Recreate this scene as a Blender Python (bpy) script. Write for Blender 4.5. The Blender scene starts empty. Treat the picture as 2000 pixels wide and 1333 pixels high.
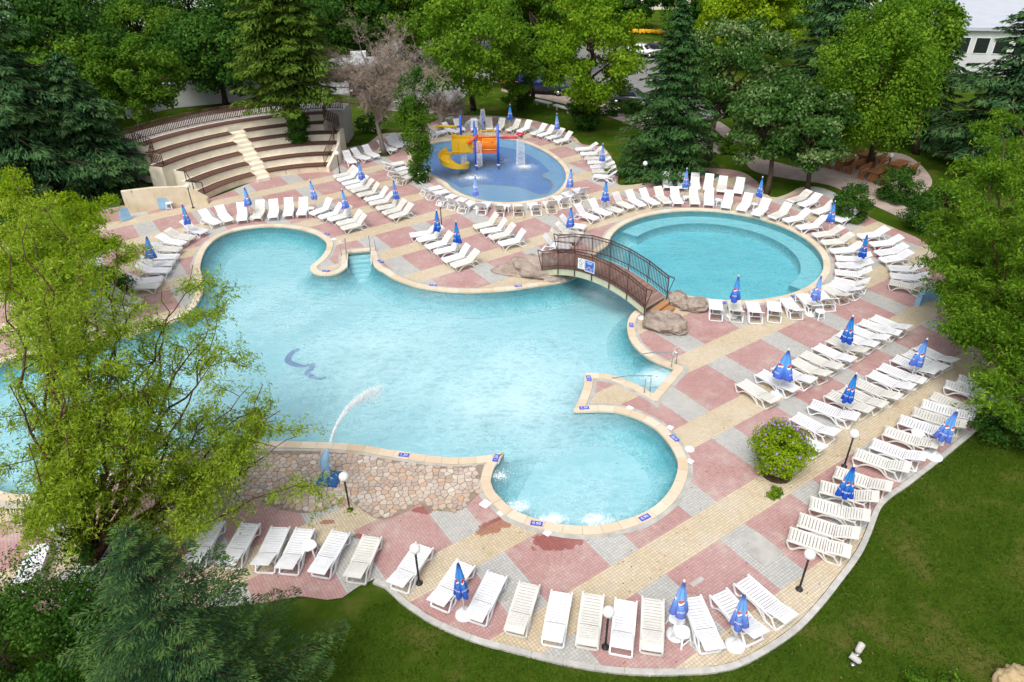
import bpy, bmesh, math, random
import numpy as np
from mathutils import Vector, Matrix
from mathutils.noise import noise as pnoise

R = math.radians
random.seed(7)
rng = np.random.default_rng(7)
scene = bpy.context.scene
col = scene.collection

# ------------------------------------------------------------------ camera
CAM_H = 17.874
PITCH, ROLL = R(32.534), R(-0.975)
FPX = 1381.8                      # focal length in pixels of a 2000 px wide frame
_F = np.array([0, math.cos(PITCH), -math.sin(PITCH)])
_u = np.array([0, math.sin(PITCH), math.cos(PITCH)])
_r = np.array([1.0, 0, 0])
_R = _r * math.cos(ROLL) + _u * math.sin(ROLL)
_U = -_r * math.sin(ROLL) + _u * math.cos(ROLL)
cam_data = bpy.data.cameras.new('camera')
cam_data.sensor_fit = 'HORIZONTAL'
cam_data.sensor_width = 36
cam_data.lens = 36 * FPX / 2000
cam_data.clip_start = 0.2
cam_data.clip_end = 2000
cam = bpy.data.objects.new('camera', cam_data)
col.objects.link(cam)
M = Matrix(((_R[0], _U[0], -_F[0], 0), (_R[1], _U[1], -_F[1], 0), (_R[2], _U[2], -_F[2], CAM_H), (0, 0, 0, 1)))
cam.matrix_world = M
scene.camera = cam

# ------------------------------------------------------------------ sky and sun (bright overcast)
SUN_EL, SUN_AZ = R(58), R(205)     # compass-like: 0 = +Y, clockwise
world = bpy.data.worlds.new('World')
scene.world = world
world.use_nodes = True
nt = world.node_tree
nt.nodes.clear()
sky = nt.nodes.new('ShaderNodeTexSky')
sky.sky_type = 'NISHITA'
sky.sun_disc = False
sky.sun_elevation = SUN_EL
sky.sun_rotation = SUN_AZ
sky.air_density = 1.0
sky.dust_density = 4.0
sky.ozone_density = 1.0
hs = nt.nodes.new('ShaderNodeHueSaturation')
hs.inputs['Saturation'].default_value = 0.38
bg = nt.nodes.new('ShaderNodeBackground')
bg.inputs[1].default_value = 0.15
wo = nt.nodes.new('ShaderNodeOutputWorld')
nt.links.new(sky.outputs[0], hs.inputs['Color'])
nt.links.new(hs.outputs[0], bg.inputs[0])
nt.links.new(bg.outputs[0], wo.inputs[0])
sun = bpy.data.lights.new('sun', 'SUN')
sun.energy = 1.25
sun.angle = R(28)
sun.color = (1.0, 0.95, 0.87)
so = bpy.data.objects.new('sun', sun)
col.objects.link(so)
sd = Vector((math.sin(SUN_AZ) * math.cos(SUN_EL), math.cos(SUN_AZ) * math.cos(SUN_EL), math.sin(SUN_EL)))
so.rotation_euler = sd.to_track_quat('Z', 'Y').to_euler()
so.location = (0, 0, 60)

vs = scene.view_settings
vs.view_transform = 'Standard'
vs.look = 'None'
vs.gamma = 1
vs.use_curve_mapping = False
vs.exposure = 0.50
scene.render.engine = 'CYCLES'
scene.cycles.use_denoising = True
scene.cycles.max_bounces = 4
scene.cycles.diffuse_bounces = 3
scene.cycles.use_adaptive_sampling = True
scene.cycles.adaptive_threshold = 0.02
scene.cycles.transparent_max_bounces = 12
scene.cycles.caustics_reflective = False
scene.cycles.caustics_refractive = False

# ------------------------------------------------------------------ helpers
def at(px, py, z=0.0):
    """ground position (at height z) of a point measured in the photograph"""
    d = _R * ((px - 1000) / FPX) - _U * ((py - 666.5) / FPX) + _F
    t = (z - CAM_H) / d[2]
    return Vector((d[0] * t, d[1] * t, z))

def tag(o, label=None, cat=None, group=None, kind=None):
    if label: o['label'] = label
    if cat: o['category'] = cat
    if group: o['group'] = group
    if kind: o['kind'] = kind
    return o

def link(o, parent=None):
    col.objects.link(o)
    if parent is not None: o.parent = parent
    return o

def empty(name, loc=(0, 0, 0), rz=0.0):
    o = bpy.data.objects.new(name, None)
    o.location = loc
    o.rotation_euler = (0, 0, rz)
    o.empty_display_size = 0.2
    return link(o)

def copy_tree(o, parent=None):
    c = o.copy()
    col.objects.link(c)
    c.parent = parent
    for ch in list(o.children):
        copy_tree(ch, c)
    return c

class MB:
    """collects boxes, tubes, lathes and sheets for ONE mesh"""
    def __init__(s):
        s.v = []; s.f = []; s.sm = []
    def add(s, vs_, fs, smooth=False):
        b = len(s.v)
        s.v += [tuple(p) for p in vs_]
        for f in fs:
            s.f.append(tuple(i + b for i in f)); s.sm.append(smooth)
    def box(s, c, size, rz=0.0, rx=0.0, ry=0.0):
        hx, hy, hz = size[0] / 2, size[1] / 2, size[2] / 2
        m = Matrix.Rotation(rz, 3, 'Z') @ Matrix.Rotation(ry, 3, 'Y') @ Matrix.Rotation(rx, 3, 'X')
        c = Vector(c)
        p = [c + m @ Vector((x * hx, y * hy, z * hz)) for z in (-1, 1) for y in (-1, 1) for x in (-1, 1)]
        s.add(p, [(0, 2, 3, 1), (4, 5, 7, 6), (0, 1, 5, 4), (2, 6, 7, 3), (0, 4, 6, 2), (1, 3, 7, 5)])
    def bar(s, a, b, w, h, up=(0, 0, 1)):
        a, b = Vector(a), Vector(b)
        d = (b - a).normalized(); up = Vector(up)
        side = d.cross(up)
        if side.length < 1e-4: side = d.cross(Vector((1, 0, 0)))
        side.normalize(); u = side.cross(d)
        p = []
        for q in (a, b):
            for i, j in ((-1, -1), (1, -1), (1, 1), (-1, 1)):
                p.append(q + side * (i * w / 2) + u * (j * h / 2))
        s.add(p, [(0, 1, 2, 3), (7, 6, 5, 4), (0, 4, 5, 1), (1, 5, 6, 2), (2, 6, 7, 3), (3, 7, 4, 0)])
    def tube(s, pts, rad, n=8, cap=True, smooth=True, squash=None):
        pts = [Vector(p) for p in pts]
        if not hasattr(rad, '__len__'): rad = [rad] * len(pts)
        rings = []; prev = None
        for i, p in enumerate(pts):
            d = (pts[min(i + 1, len(pts) - 1)] - pts[max(i - 1, 0)])
            if d.length < 1e-9: d = Vector((0, 0, 1))
            d.normalize()
            if prev is None:
                a = d.cross(Vector((0, 0, 1)))
                if a.length < 1e-3: a = d.cross(Vector((1, 0, 0)))
            else:
                a = prev - d * prev.dot(d)
                if a.length < 1e-4: a = d.cross(Vector((1, 0, 0)))
            a.normalize(); prev = a; b = d.cross(a)
            sa, sb = squash or (1, 1)
            rings.append([p + (a * math.cos(t) * sa + b * math.sin(t) * sb) * rad[i] for t in [2 * math.pi * k / n for k in range(n)]])
        vs_ = [q for r_ in rings for q in r_]
        fs = []
        for i in range(len(pts) - 1):
            for k in range(n):
                fs.append((i * n + k, i * n + (k + 1) % n, (i + 1) * n + (k + 1) % n, (i + 1) * n + k))
        if cap:
            fs.append(tuple(range(n))[::-1]); fs.append(tuple((len(pts) - 1) * n + k for k in range(n)))
        s.add(vs_, fs, smooth)
    def lathe(s, prof, n=16, c=(0, 0, 0), smooth=True):
        c = Vector(c); vs_ = []; fs = []
        for r_, z in prof:
            for k in range(n):
                t = 2 * math.pi * k / n
                vs_.append(c + Vector((r_ * math.cos(t), r_ * math.sin(t), z)))
        for i in range(len(prof) - 1):
            for k in range(n):
                fs.append((i * n + k, i * n + (k + 1) % n, (i + 1) * n + (k + 1) % n, (i + 1) * n + k))
        fs.append(tuple(range(n))[::-1]); fs.append(tuple((len(prof) - 1) * n + k for k in range(n)))
        s.add(vs_, fs, smooth)
    def prism(s, poly, z0, z1):
        n = len(poly)
        a = sum(poly[i][0] * poly[(i + 1) % n][1] - poly[(i + 1) % n][0] * poly[i][1] for i in range(n))
        if a < 0: poly = poly[::-1]
        vs_ = [(p[0], p[1], z0) for p in poly] + [(p[0], p[1], z1) for p in poly]
        fs = [tuple(range(n))[::-1], tuple(range(n, 2 * n))]
        fs += [(i, (i + 1) % n, n + (i + 1) % n, n + i) for i in range(n)]
        s.add(vs_, fs)
    def mesh(s, name):
        me = bpy.data.meshes.new(name)
        me.from_pydata(s.v, [], s.f)
        me.polygons.foreach_set('use_smooth', s.sm)
        me.update()
        return me
    def build(s, name, mat, parent=None, loc=None):
        me = s.mesh(name)
        me.materials.append(mat)
        o = bpy.data.objects.new(name, me)
        if loc is not None: o.location = loc
        return link(o, parent)

def inst(name, me, parent=None, mw=None):
    o = bpy.data.objects.new(name, me)
    if mw is not None: o.matrix_local = mw
    return link(o, parent)

def spline(pts, step=0.35, closed=False):
    """Catmull-Rom through 2-D/3-D points; a point with a trailing 'c' is a sharp corner"""
    P = [Vector((p[0], p[1])) for p in pts]
    cor = [len(p) > 2 and p[2] == 'c' for p in pts]
    n = len(P); out = []
    rngn = n if closed else n - 1
    for i in range(rngn):
        p1, p2 = P[i], P[(i + 1) % n]
        p0 = p1 * 2 - p2 if cor[i] else (P[i - 1] if (closed or i > 0) else p1 * 2 - p2)
        p3 = p2 * 2 - p1 if cor[(i + 1) % n] else (P[(i + 2) % n] if (closed or i + 2 < n) else p2 * 2 - p1)
        k = max(1, int((p2 - p1).length / step))
        for j in range(k):
            t = j / k
            out.append(0.5 * ((2 * p1) + (p2 - p0) * t + (2 * p0 - 5 * p1 + 4 * p2 - p3) * t * t + (3 * p1 - p0 - 3 * p2 + p3) * t ** 3))
    if not closed: out.append(P[-1])
    return out

def area2(P):
    return sum(P[i][0] * P[(i + 1) % len(P)][1] - P[(i + 1) % len(P)][0] * P[i][1] for i in range(len(P)))

def offset(P, d, closed=True):
    """move a polyline to the right of its direction by d"""
    n = len(P); out = []
    for i in range(n):
        a = P[i - 1] if (closed or i > 0) else P[i]
        b = P[(i + 1) % n] if (closed or i < n - 1) else P[i]
        e1 = (P[i] - a); e2 = (b - P[i])
        if e1.length < 1e-6: e1 = e2
        if e2.length < 1e-6: e2 = e1
        n1 = Vector((e1.y, -e1.x)).normalized(); n2 = Vector((e2.y, -e2.x)).normalized()
        m = (n1 + n2)
        m = m.normalized() if m.length > 1e-3 else n1
        k = 1 / max(0.5, m.dot(n1))
        out.append(P[i] + m * d * k)
    return out

def fill_sheet(name, loops, z, mat, parent=None):
    """flat sheet with holes: first loop outside, the rest holes"""
    cu = bpy.data.curves.new(name, 'CURVE')
    cu.dimensions = '2D'; cu.fill_mode = 'BOTH'
    for L in loops:
        sp = cu.splines.new('POLY')
        sp.points.add(len(L) - 1)
        for i, p in enumerate(L): sp.points[i].co = (p[0], p[1], 0, 1)
        sp.use_cyclic_u = True
    tmp = bpy.data.objects.new(name + '_tmp', cu)
    col.objects.link(tmp)
    dg = bpy.context.evaluated_depsgraph_get()
    me = bpy.data.meshes.new_from_object(tmp.evaluated_get(dg))
    bpy.data.objects.remove(tmp); bpy.data.curves.remove(cu)
    me.name = name
    bm = bmesh.new(); bm.from_mesh(me)
    for f in bm.faces:
        if f.normal.z < 0: f.normal_flip()
    bm.to_mesh(me); bm.free()
    me.materials.clear(); me.materials.append(mat)
    o = bpy.data.objects.new(name, me); o.location.z = z
    return link(o, parent)

def inside(p, poly):
    x, y = p[0], p[1]; c = False; n = len(poly); j = n - 1
    for i in range(n):
        xi, yi = poly[i][0], poly[i][1]; xj, yj = poly[j][0], poly[j][1]
        if (yi > y) != (yj > y) and x < (xj - xi) * (y - yi) / (yj - yi) + xi: c = not c
        j = i
    return c

# ------------------------------------------------------------------ materials
MATS = {}
class N:
    """tiny node-graph helper"""
    def __init__(s, name):
        s.m = bpy.data.materials.new(name); s.m.use_nodes = True
        s.t = s.m.node_tree; s.t.nodes.clear()
        s.out = s.t.nodes.new('ShaderNodeOutputMaterial')
        MATS[name] = s.m
    def n(s, typ, **kw):
        o = s.t.nodes.new('ShaderNode' + typ)
        for k, v in kw.items():
            if k in o.inputs: s.set(o.inputs[k], v)
            else: setattr(o, k, v)
        return o
    def set(s, inp, v):
        if isinstance(v, bpy.types.NodeSocket): s.t.links.new(v, inp)
        elif isinstance(v, bpy.types.Node): s.t.links.new(v.outputs[0], inp)
        else:
            if hasattr(inp.default_value, '__len__') and hasattr(v, '__len__') and len(v) == 3 and len(inp.default_value) == 4: v = (*v, 1)
            inp.default_value = v
    def math(s, op, a, b=None, c=None, clamp=False):
        o = s.t.nodes.new('ShaderNodeMath'); o.operation = op; o.use_clamp = clamp
        s.set(o.inputs[0], a)
        if b is not None: s.set(o.inputs[1], b)
        if c is not None: s.set(o.inputs[2], c)
        return o.outputs[0]
    def mix(s, f, a, b, blend='MIX'):
        o = s.t.nodes.new('ShaderNodeMix'); o.data_type = 'RGBA'; o.blend_type = blend
        s.set(o.inputs[0], f); s.set(o.inputs[6], a); s.set(o.inputs[7], b)
        return o.outputs[2]
    def noise(s, scale, detail=3, rough=0.55, vec=None, dim='3D'):
        o = s.n('TexNoise', Scale=scale, Detail=detail, Roughness=rough)
        if vec is not None: s.set(o.inputs['Vector'], vec)
        return o.outputs[0]
    def ramp(s, fac, stops):
        o = s.t.nodes.new('ShaderNodeValToRGB')
        while len(o.color_ramp.elements) < len(stops): o.color_ramp.elements.new(0.5)
        for e, (p, c) in zip(o.color_ramp.elements, stops):
            e.position = p; e.color = (*c, 1) if len(c) == 3 else c
        s.set(o.inputs[0], fac)
        return o.outputs[0]
    def smooth(s, x, lo, hi):
        o = s.t.nodes.new('ShaderNodeMapRange'); o.interpolation_type = 'SMOOTHSTEP'
        s.set(o.inputs[0], x); o.inputs[1].default_value = lo; o.inputs[2].default_value = hi
        return o.outputs[0]
    def coord(s, kind='Object'):
        return s.n('TexCoord').outputs[kind]
    def geo(s):
        return s.n('NewGeometry').outputs['Position']
    def bump(s, h, strength=0.3, dist=0.02):
        return s.n('Bump', Height=h, Strength=strength, Distance=dist).outputs[0]
    def bsdf(s, color, rough=0.6, spec=0.4, metal=0.0, normal=None, **kw):
        o = s.n('BsdfPrincipled')
        s.set(o.inputs['Base Color'], color); s.set(o.inputs['Roughness'], rough)
        s.set(o.inputs['Specular IOR Level'], spec); s.set(o.inputs['Metallic'], metal)
        if normal is not None: s.set(o.inputs['Normal'], normal)
        for k, v in kw.items(): s.set(o.inputs[k.replace('_', ' ')], v)
        s.t.links.new(o.outputs[0], s.out.inputs[0])
        return o

def simple(name, c, rough=0.6, spec=0.4, metal=0.0, var=0.12, scale=6.0, bump=0.0, bscale=40.0, objvar=0.0):
    g = N(name)
    P = g.geo()
    f = g.noise(scale, 4, 0.6, P)
    lo = tuple(max(0, x * (1 - var)) for x in c); hi = tuple(min(1, x * (1 + var)) for x in c)
    colr = g.ramp(f, [(0.3, lo), (0.7, hi)])
    if objvar:
        r_ = g.n('ObjectInfo').outputs['Random']
        v = g.math('MULTIPLY_ADD', r_, 2 * objvar, 1 - objvar)
        h = g.n('HueSaturation', Value=v, Color=colr)
        colr = h.outputs[0]
    nrm = g.bump(g.noise(bscale, 3, 0.6, P), bump, 0.02) if bump else None
    g.bsdf(colr, rough, spec, metal, nrm)
    return g.m

simple('white_plastic', (0.77, 0.78, 0.80), 0.45, 0.35, var=0.06, scale=3, objvar=0.06)
simple('old_plastic', (0.68, 0.67, 0.62), 0.5, 0.35, var=0.06, scale=3, objvar=0.06)
simple('white_paint', (0.80, 0.80, 0.78), 0.5, var=0.05)
simple('black_metal', (0.018, 0.018, 0.02), 0.4, 0.5, var=0.2)
simple('green_metal', (0.02, 0.045, 0.03), 0.45, 0.5, var=0.2)
simple('steel', (0.55, 0.56, 0.56), 0.22, 0.5, 0.9, var=0.06)
simple('brown_metal', (0.075, 0.028, 0.022), 0.5, 0.4, var=0.25, scale=9)
simple('brown_fence', (0.13, 0.055, 0.04), 0.6, 0.3, var=0.25, scale=9)
simple('concrete', (0.42, 0.41, 0.38), 0.85, 0.2, var=0.18, scale=2.2, bump=0.4, bscale=60)
simple('kerb', (0.46, 0.45, 0.42), 0.85, 0.2, var=0.15, scale=4, bump=0.4, bscale=50, objvar=0.08)
simple('cream_wall', (0.76, 0.70, 0.57), 0.85, 0.2, var=0.12, scale=1.3, bump=0.25, bscale=45)
simple('bridge_beam', (0.50, 0.50, 0.36), 0.8, 0.2, var=0.14, scale=3, bump=0.2)
simple('white_wall', (0.62, 0.63, 0.64), 0.8, 0.2, var=0.06, scale=1.0)
simple('bluegrey_roof', (0.46, 0.49, 0.54), 0.7, 0.3, var=0.08, scale=0.6)
simple('dark_glass', (0.02, 0.025, 0.03), 0.12, 0.6, var=0.2)
simple('yellow_plastic', (0.72, 0.45, 0.02), 0.32, 0.5, var=0.06)
simple('orange_plastic', (0.66, 0.10, 0.02), 0.35, 0.5, var=0.06)
simple('red_plastic', (0.55, 0.02, 0.04), 0.32, 0.5, var=0.06)
simple('blue_plastic', (0.015, 0.10, 0.55), 0.35, 0.5, var=0.06)
simple('pale_blue_paint', (0.25, 0.44, 0.62), 0.55, 0.4, var=0.12, scale=4)
simple('blue_plinth', (0.03, 0.11, 0.30), 0.6, 0.3, var=0.2, scale=8)
simple('marker_blue', (0.06, 0.09, 0.50), 0.4, 0.4, var=0.1)
simple('sign_blue', (0.01, 0.13, 0.55), 0.4, 0.4, var=0.05)
simple('sign_orange', (0.75, 0.33, 0.10), 0.5, var=0.1)
simple('sign_maroon', (0.25, 0.05, 0.06), 0.5, var=0.1)
simple('sign_grey', (0.16, 0.17, 0.18), 0.5, var=0.1)
simple('orange_wood', (0.27, 0.12, 0.045), 0.6, 0.3, var=0.3, scale=5, objvar=0.15)
simple('bark', (0.07, 0.05, 0.036), 0.9, 0.15, var=0.45, scale=9, bump=0.7, bscale=30)
simple('bark_red', (0.10, 0.058, 0.036), 0.9, 0.15, var=0.45, scale=9, bump=0.7, bscale=30)
simple('bark_grey', (0.19, 0.165, 0.14), 0.9, 0.15, var=0.35, scale=9, bump=0.7, bscale=30)
simple('rubber', (0.012, 0.012, 0.012), 0.8, 0.2)
simple('flower_purple', (0.36, 0.20, 0.55), 0.7, 0.2, var=0.3, scale=30)
simple('flower_yellow', (0.75, 0.42, 0.02), 0.7, 0.2, var=0.3, scale=30)
simple('flower_white', (0.8, 0.8, 0.76), 0.7, 0.2, var=0.05, scale=30)
simple('sandstone', (0.42, 0.32, 0.18), 0.9, 0.2, var=0.2, scale=7, bump=0.5, bscale=50)
simple('asphalt', (0.21, 0.205, 0.20), 0.9, 0.2, var=0.15, scale=1.5, bump=0.3, bscale=60)
simple('pink_path', (0.40, 0.32, 0.28), 0.9, 0.2, var=0.18, scale=1.2, bump=0.3, bscale=30)
simple('soil', (0.08, 0.055, 0.035), 0.95, 0.1, var=0.4, scale=6, bump=0.6, bscale=30)
simple('mortar', (0.27, 0.22, 0.17), 0.9, 0.15, var=0.25, scale=5, bump=0.4, bscale=40)
simple('pebble', (0.5, 0.45, 0.38), 0.9, 0.2, var=0.2)
# ---- the paving: yellow bands, red and grey fields of 10 cm blocks
AZ, MOD, V0, U0 = R(33.7495), 1.2, 16.688, -0.08
def paving_uv(g):
    P = g.geo()
    sx = g.n('SeparateXYZ'); g.set(sx.inputs[0], P)
    x, y = sx.outputs[0], sx.outputs[1]
    ca, sa = math.cos(AZ) / MOD, math.sin(AZ) / MOD
    u = g.math('ADD', g.math('MULTIPLY_ADD', x, ca, -U0), g.math('MULTIPLY', y, sa))
    v = g.math('ADD', g.math('MULTIPLY_ADD', x, -sa, -V0 / MOD), g.math('MULTIPLY', y, ca))
    return P, u, v
def wet_mask(g, P, spots):
    nz = g.noise(3.2, 4, 0.65, P); tot = None
    for (px, py, rx, ry, rot) in spots:
        c = at(px, py)
        mp = g.n('Mapping'); mp.vector_type = 'TEXTURE'
        g.set(mp.inputs['Vector'], P)
        mp.inputs['Location'].default_value = c; mp.inputs['Rotation'].default_value = (0, 0, rot)
        mp.inputs['Scale'].default_value = (rx, ry, 1e3)
        ln = g.n('VectorMath', operation='LENGTH'); g.set(ln.inputs[0], mp.outputs[0])
        d = g.math('ADD', ln.outputs['Value'], g.math('MULTIPLY_ADD', nz, 1.5, -0.75))
        k = g.math('SUBTRACT', 1.0, g.smooth(d, 0.80, 0.92))
        tot = k if tot is None else g.math('MAXIMUM', tot, k)
    return tot
def make_paving():
    g = N('paving'); P, u, v = paving_uv(g)
    fr = lambda a: g.math('MULTIPLY', g.math('FRACT', g.math('DIVIDE', a, 3.0)), 3.0)
    istan = g.math('LESS_THAN', fr(v), 1.0)
    isgrey = g.math('LESS_THAN', fr(u), 1.0)
    tu, tv = g.math('MULTIPLY', u, 12.0), g.math('MULTIPLY', v, 12.0)
    cb = g.n('CombineXYZ'); g.set(cb.inputs[0], g.math('FLOOR', tu)); g.set(cb.inputs[1], g.math('FLOOR', tv))
    wn = g.n('TexWhiteNoise'); g.set(wn.inputs['Vector'], cb.outputs[0])
    c2 = g.mix(isgrey, (0.46, 0.245, 0.23), (0.46, 0.46, 0.44))
    c3 = g.mix(istan, c2, (0.58, 0.47, 0.305))
    big = g.noise(0.35, 4, 0.6, P); fine = g.noise(9.0, 3, 0.6, P)
    val = g.math('ADD', g.math('MULTIPLY_ADD', wn.outputs['Value'], 0.16, 0.92), g.math('MULTIPLY_ADD', big, 0.46, -0.23))
    val = g.math('ADD', val, g.math('MULTIPLY_ADD', fine, 0.26, -0.13))
    sat = g.math('MULTIPLY_ADD', big, -0.7, 1.22)
    h = g.n('HueSaturation', Color=c3, Value=val, Saturation=sat)
    # dark grime blotches and chalky wear
    grime = g.smooth(g.noise(2.3, 6, 0.75, P), 0.56, 0.75)
    h = g.n('HueSaturation', Color=h.outputs[0], Value=g.math('MULTIPLY_ADD', grime, -.26, 1.0))
    wear = g.smooth(g.noise(0.8, 6, 0.75, P), 0.48, 0.70)
    c4 = g.mix(g.math('MULTIPLY', wear, 0.46), h.outputs[0], (0.60, 0.55, 0.48))
    edge = lambda a: g.math('MINIMUM', g.math('FRACT', a), g.math('SUBTRACT', 1.0, g.math('FRACT', a)))
    e = g.math('MINIMUM', edge(tu), edge(tv))
    joint = g.math('SUBTRACT', 1.0, g.smooth(e, 0.03, 0.10))
    c5 = g.mix(g.math('MULTIPLY', joint, g.math('MULTIPLY_ADD', fine, 0.6, 0.25)), c4, (0.16, 0.13, 0.105))
    wet = wet_mask(g, P, [(1088, 1058, 1.0, 0.42, 0.05), (968, 1026, .85, 0.36, 0.5), (828, 996, 0.45, 0.22, 0), (700, 1048, 0.22, 0.14, 0), (640, 1020, 0.3, 0.12, 0)])
    c6 = g.mix(wet, c5, g.mix(0.78, c5, (0.60, 0.25, 0.22), 'MULTIPLY'))
    rough = g.math('MULTIPLY_ADD', wet, -0.5, 0.85)
    hgt = g.math('ADD', g.math('MULTIPLY', joint, -1.0), g.math('MULTIPLY', wn.outputs['Value'], 0.25))
    g.bsdf(c6, rough, 0.3, 0, g.bump(hgt, 0.7, 0.008))
make_paving()

def make_lawn():
    g = N('lawn'); P = g.geo()
    a = g.noise(0.45, 5, 0.65, P); b = g.noise(7, 4, 0.7, P); c = g.noise(55, 2, 0.6, P)
    base = g.ramp(a, [(0.30, (0.034, 0.080, 0.006)), (0.52, (0.062, 0.118, 0.009)), (0.66, (0.150, 0.150, 0.036))])
    base = g.mix(g.math('MULTIPLY', g.smooth(b, 0.45, 0.75), 0.5), base, (0.105, 0.140, 0.020))
    base = g.mix(g.math('MULTIPLY', g.smooth(c, 0.35, 0.65), 0.4), base, (0.03, 0.06, 0.010))
    g.bsdf(base, 1.0, 0.0, 0, g.bump(g.math('ADD', c, b), 0.9, 0.05))
make_lawn()

def make_coping():
    g = N('coping_stone'); P = g.geo()
    r_ = g.n('ObjectInfo').outputs['Random']
    f = g.noise(2.5, 4, 0.6, P)
    c = g.ramp(g.math('MULTIPLY_ADD', r_, 0.5, g.math('MULTIPLY', f, 0.6)), [(0.2, (0.56, 0.44, 0.31)), (0.55, (0.64, 0.53, 0.40)), (0.9, (0.68, 0.60, 0.49))])
    g.bsdf(c, 0.8, 0.25, 0, g.bump(g.noise(40, 3, 0.6, P), 0.25, 0.01))
make_coping()

def make_flag():
    g = N('flagstone'); P = g.geo()
    r_ = g.n('ObjectInfo').outputs['Random']
    vo = g.n('TexVoronoi', Scale=3.1); g.set(vo.inputs['Vector'], P)
    k = g.math('FRACT', g.math('ADD', g.math('MULTIPLY', r_, 3.7), g.math('MULTIPLY', g.noise(0.8, 2, 0.5, P), 0.4)))
    c = g.ramp(k, [(0.0, (0.66, 0.58, 0.48)), (0.25, (0.50, 0.37, 0.27)), (0.45, (0.70, 0.64, 0.56)), (0.62, (0.42, 0.33, 0.28)), (0.8, (0.60, 0.38, 0.24)), (1.0, (0.62, 0.58, 0.54))])
    c = g.mix(g.math('MULTIPLY', g.noise(14, 4, 0.7, P), 0.5), c, (0.33, 0.25, 0.2))
    g.bsdf(c, 0.8, 0.25, 0, g.bump(g.noise(18, 4, 0.7, P), 0.5, 0.02))
make_flag()

def make_pool_shell(name, c1, c2, tile=0.05):
    g = N(name); P = g.geo()
    v = g.n('VectorMath', operation='SCALE'); g.set(v.inputs[0], P); v.inputs['Scale'].default_value = 1 / 0.06
    fl = g.n('VectorMath', operation='FLOOR'); g.set(fl.inputs[0], v.outputs[0])
    wn = g.n('TexWhiteNoise'); g.set(wn.inputs['Vector'], fl.outputs[0])
    f = g.math('ADD', g.math('MULTIPLY', wn.outputs['Value'], 0.35), g.math('MULTIPLY', g.noise(0.5, 3, 0.5, P), 0.65))
    g.bsdf(g.ramp(f, [(0.25, c1), (0.75, c2)]), 0.5, 0.3)
make_pool_shell('pool_floor', (0.50, 0.82, 0.89), (0.66, 0.92, 0.96))
def make_shaded_wall_tiles():
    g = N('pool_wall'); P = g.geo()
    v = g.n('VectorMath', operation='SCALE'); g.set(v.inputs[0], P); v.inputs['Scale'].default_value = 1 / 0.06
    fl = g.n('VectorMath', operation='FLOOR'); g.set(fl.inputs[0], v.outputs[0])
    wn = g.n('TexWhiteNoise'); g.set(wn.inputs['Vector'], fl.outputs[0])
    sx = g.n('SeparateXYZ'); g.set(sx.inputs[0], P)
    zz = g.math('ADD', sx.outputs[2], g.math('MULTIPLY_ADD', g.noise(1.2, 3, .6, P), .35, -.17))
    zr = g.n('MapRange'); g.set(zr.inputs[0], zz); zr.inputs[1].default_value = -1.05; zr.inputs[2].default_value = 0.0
    c = g.ramp(zr.outputs[0], [(0.0, (.50, .80, .85)), (.22, (.22, .62, .68)), (.45, (.04, .42, .48)), (.86, (.015, .30, .35)), (.9, (.20, .36, .30))])  # teal tile colour deepens upwards, painting in the shade along the pool edge
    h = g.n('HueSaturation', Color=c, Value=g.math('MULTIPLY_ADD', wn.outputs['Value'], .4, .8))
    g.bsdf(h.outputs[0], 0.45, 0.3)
make_shaded_wall_tiles()
make_pool_shell('round_floor', (0.10, 0.60, 0.70), (0.26, 0.80, 0.88))
make_pool_shell('round_ledge', (0.28, 0.74, 0.82), (0.44, 0.86, 0.92))
make_pool_shell('kids_floor', (0.10, 0.29, 0.70), (0.17, 0.41, 0.82))
make_pool_shell('kids_beach', (0.34, 0.58, 0.82), (0.46, 0.70, 0.88))
make_pool_shell('mosaic_blue', (0.03, 0.10, 0.42), (0.07, 0.18, 0.52))

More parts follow.
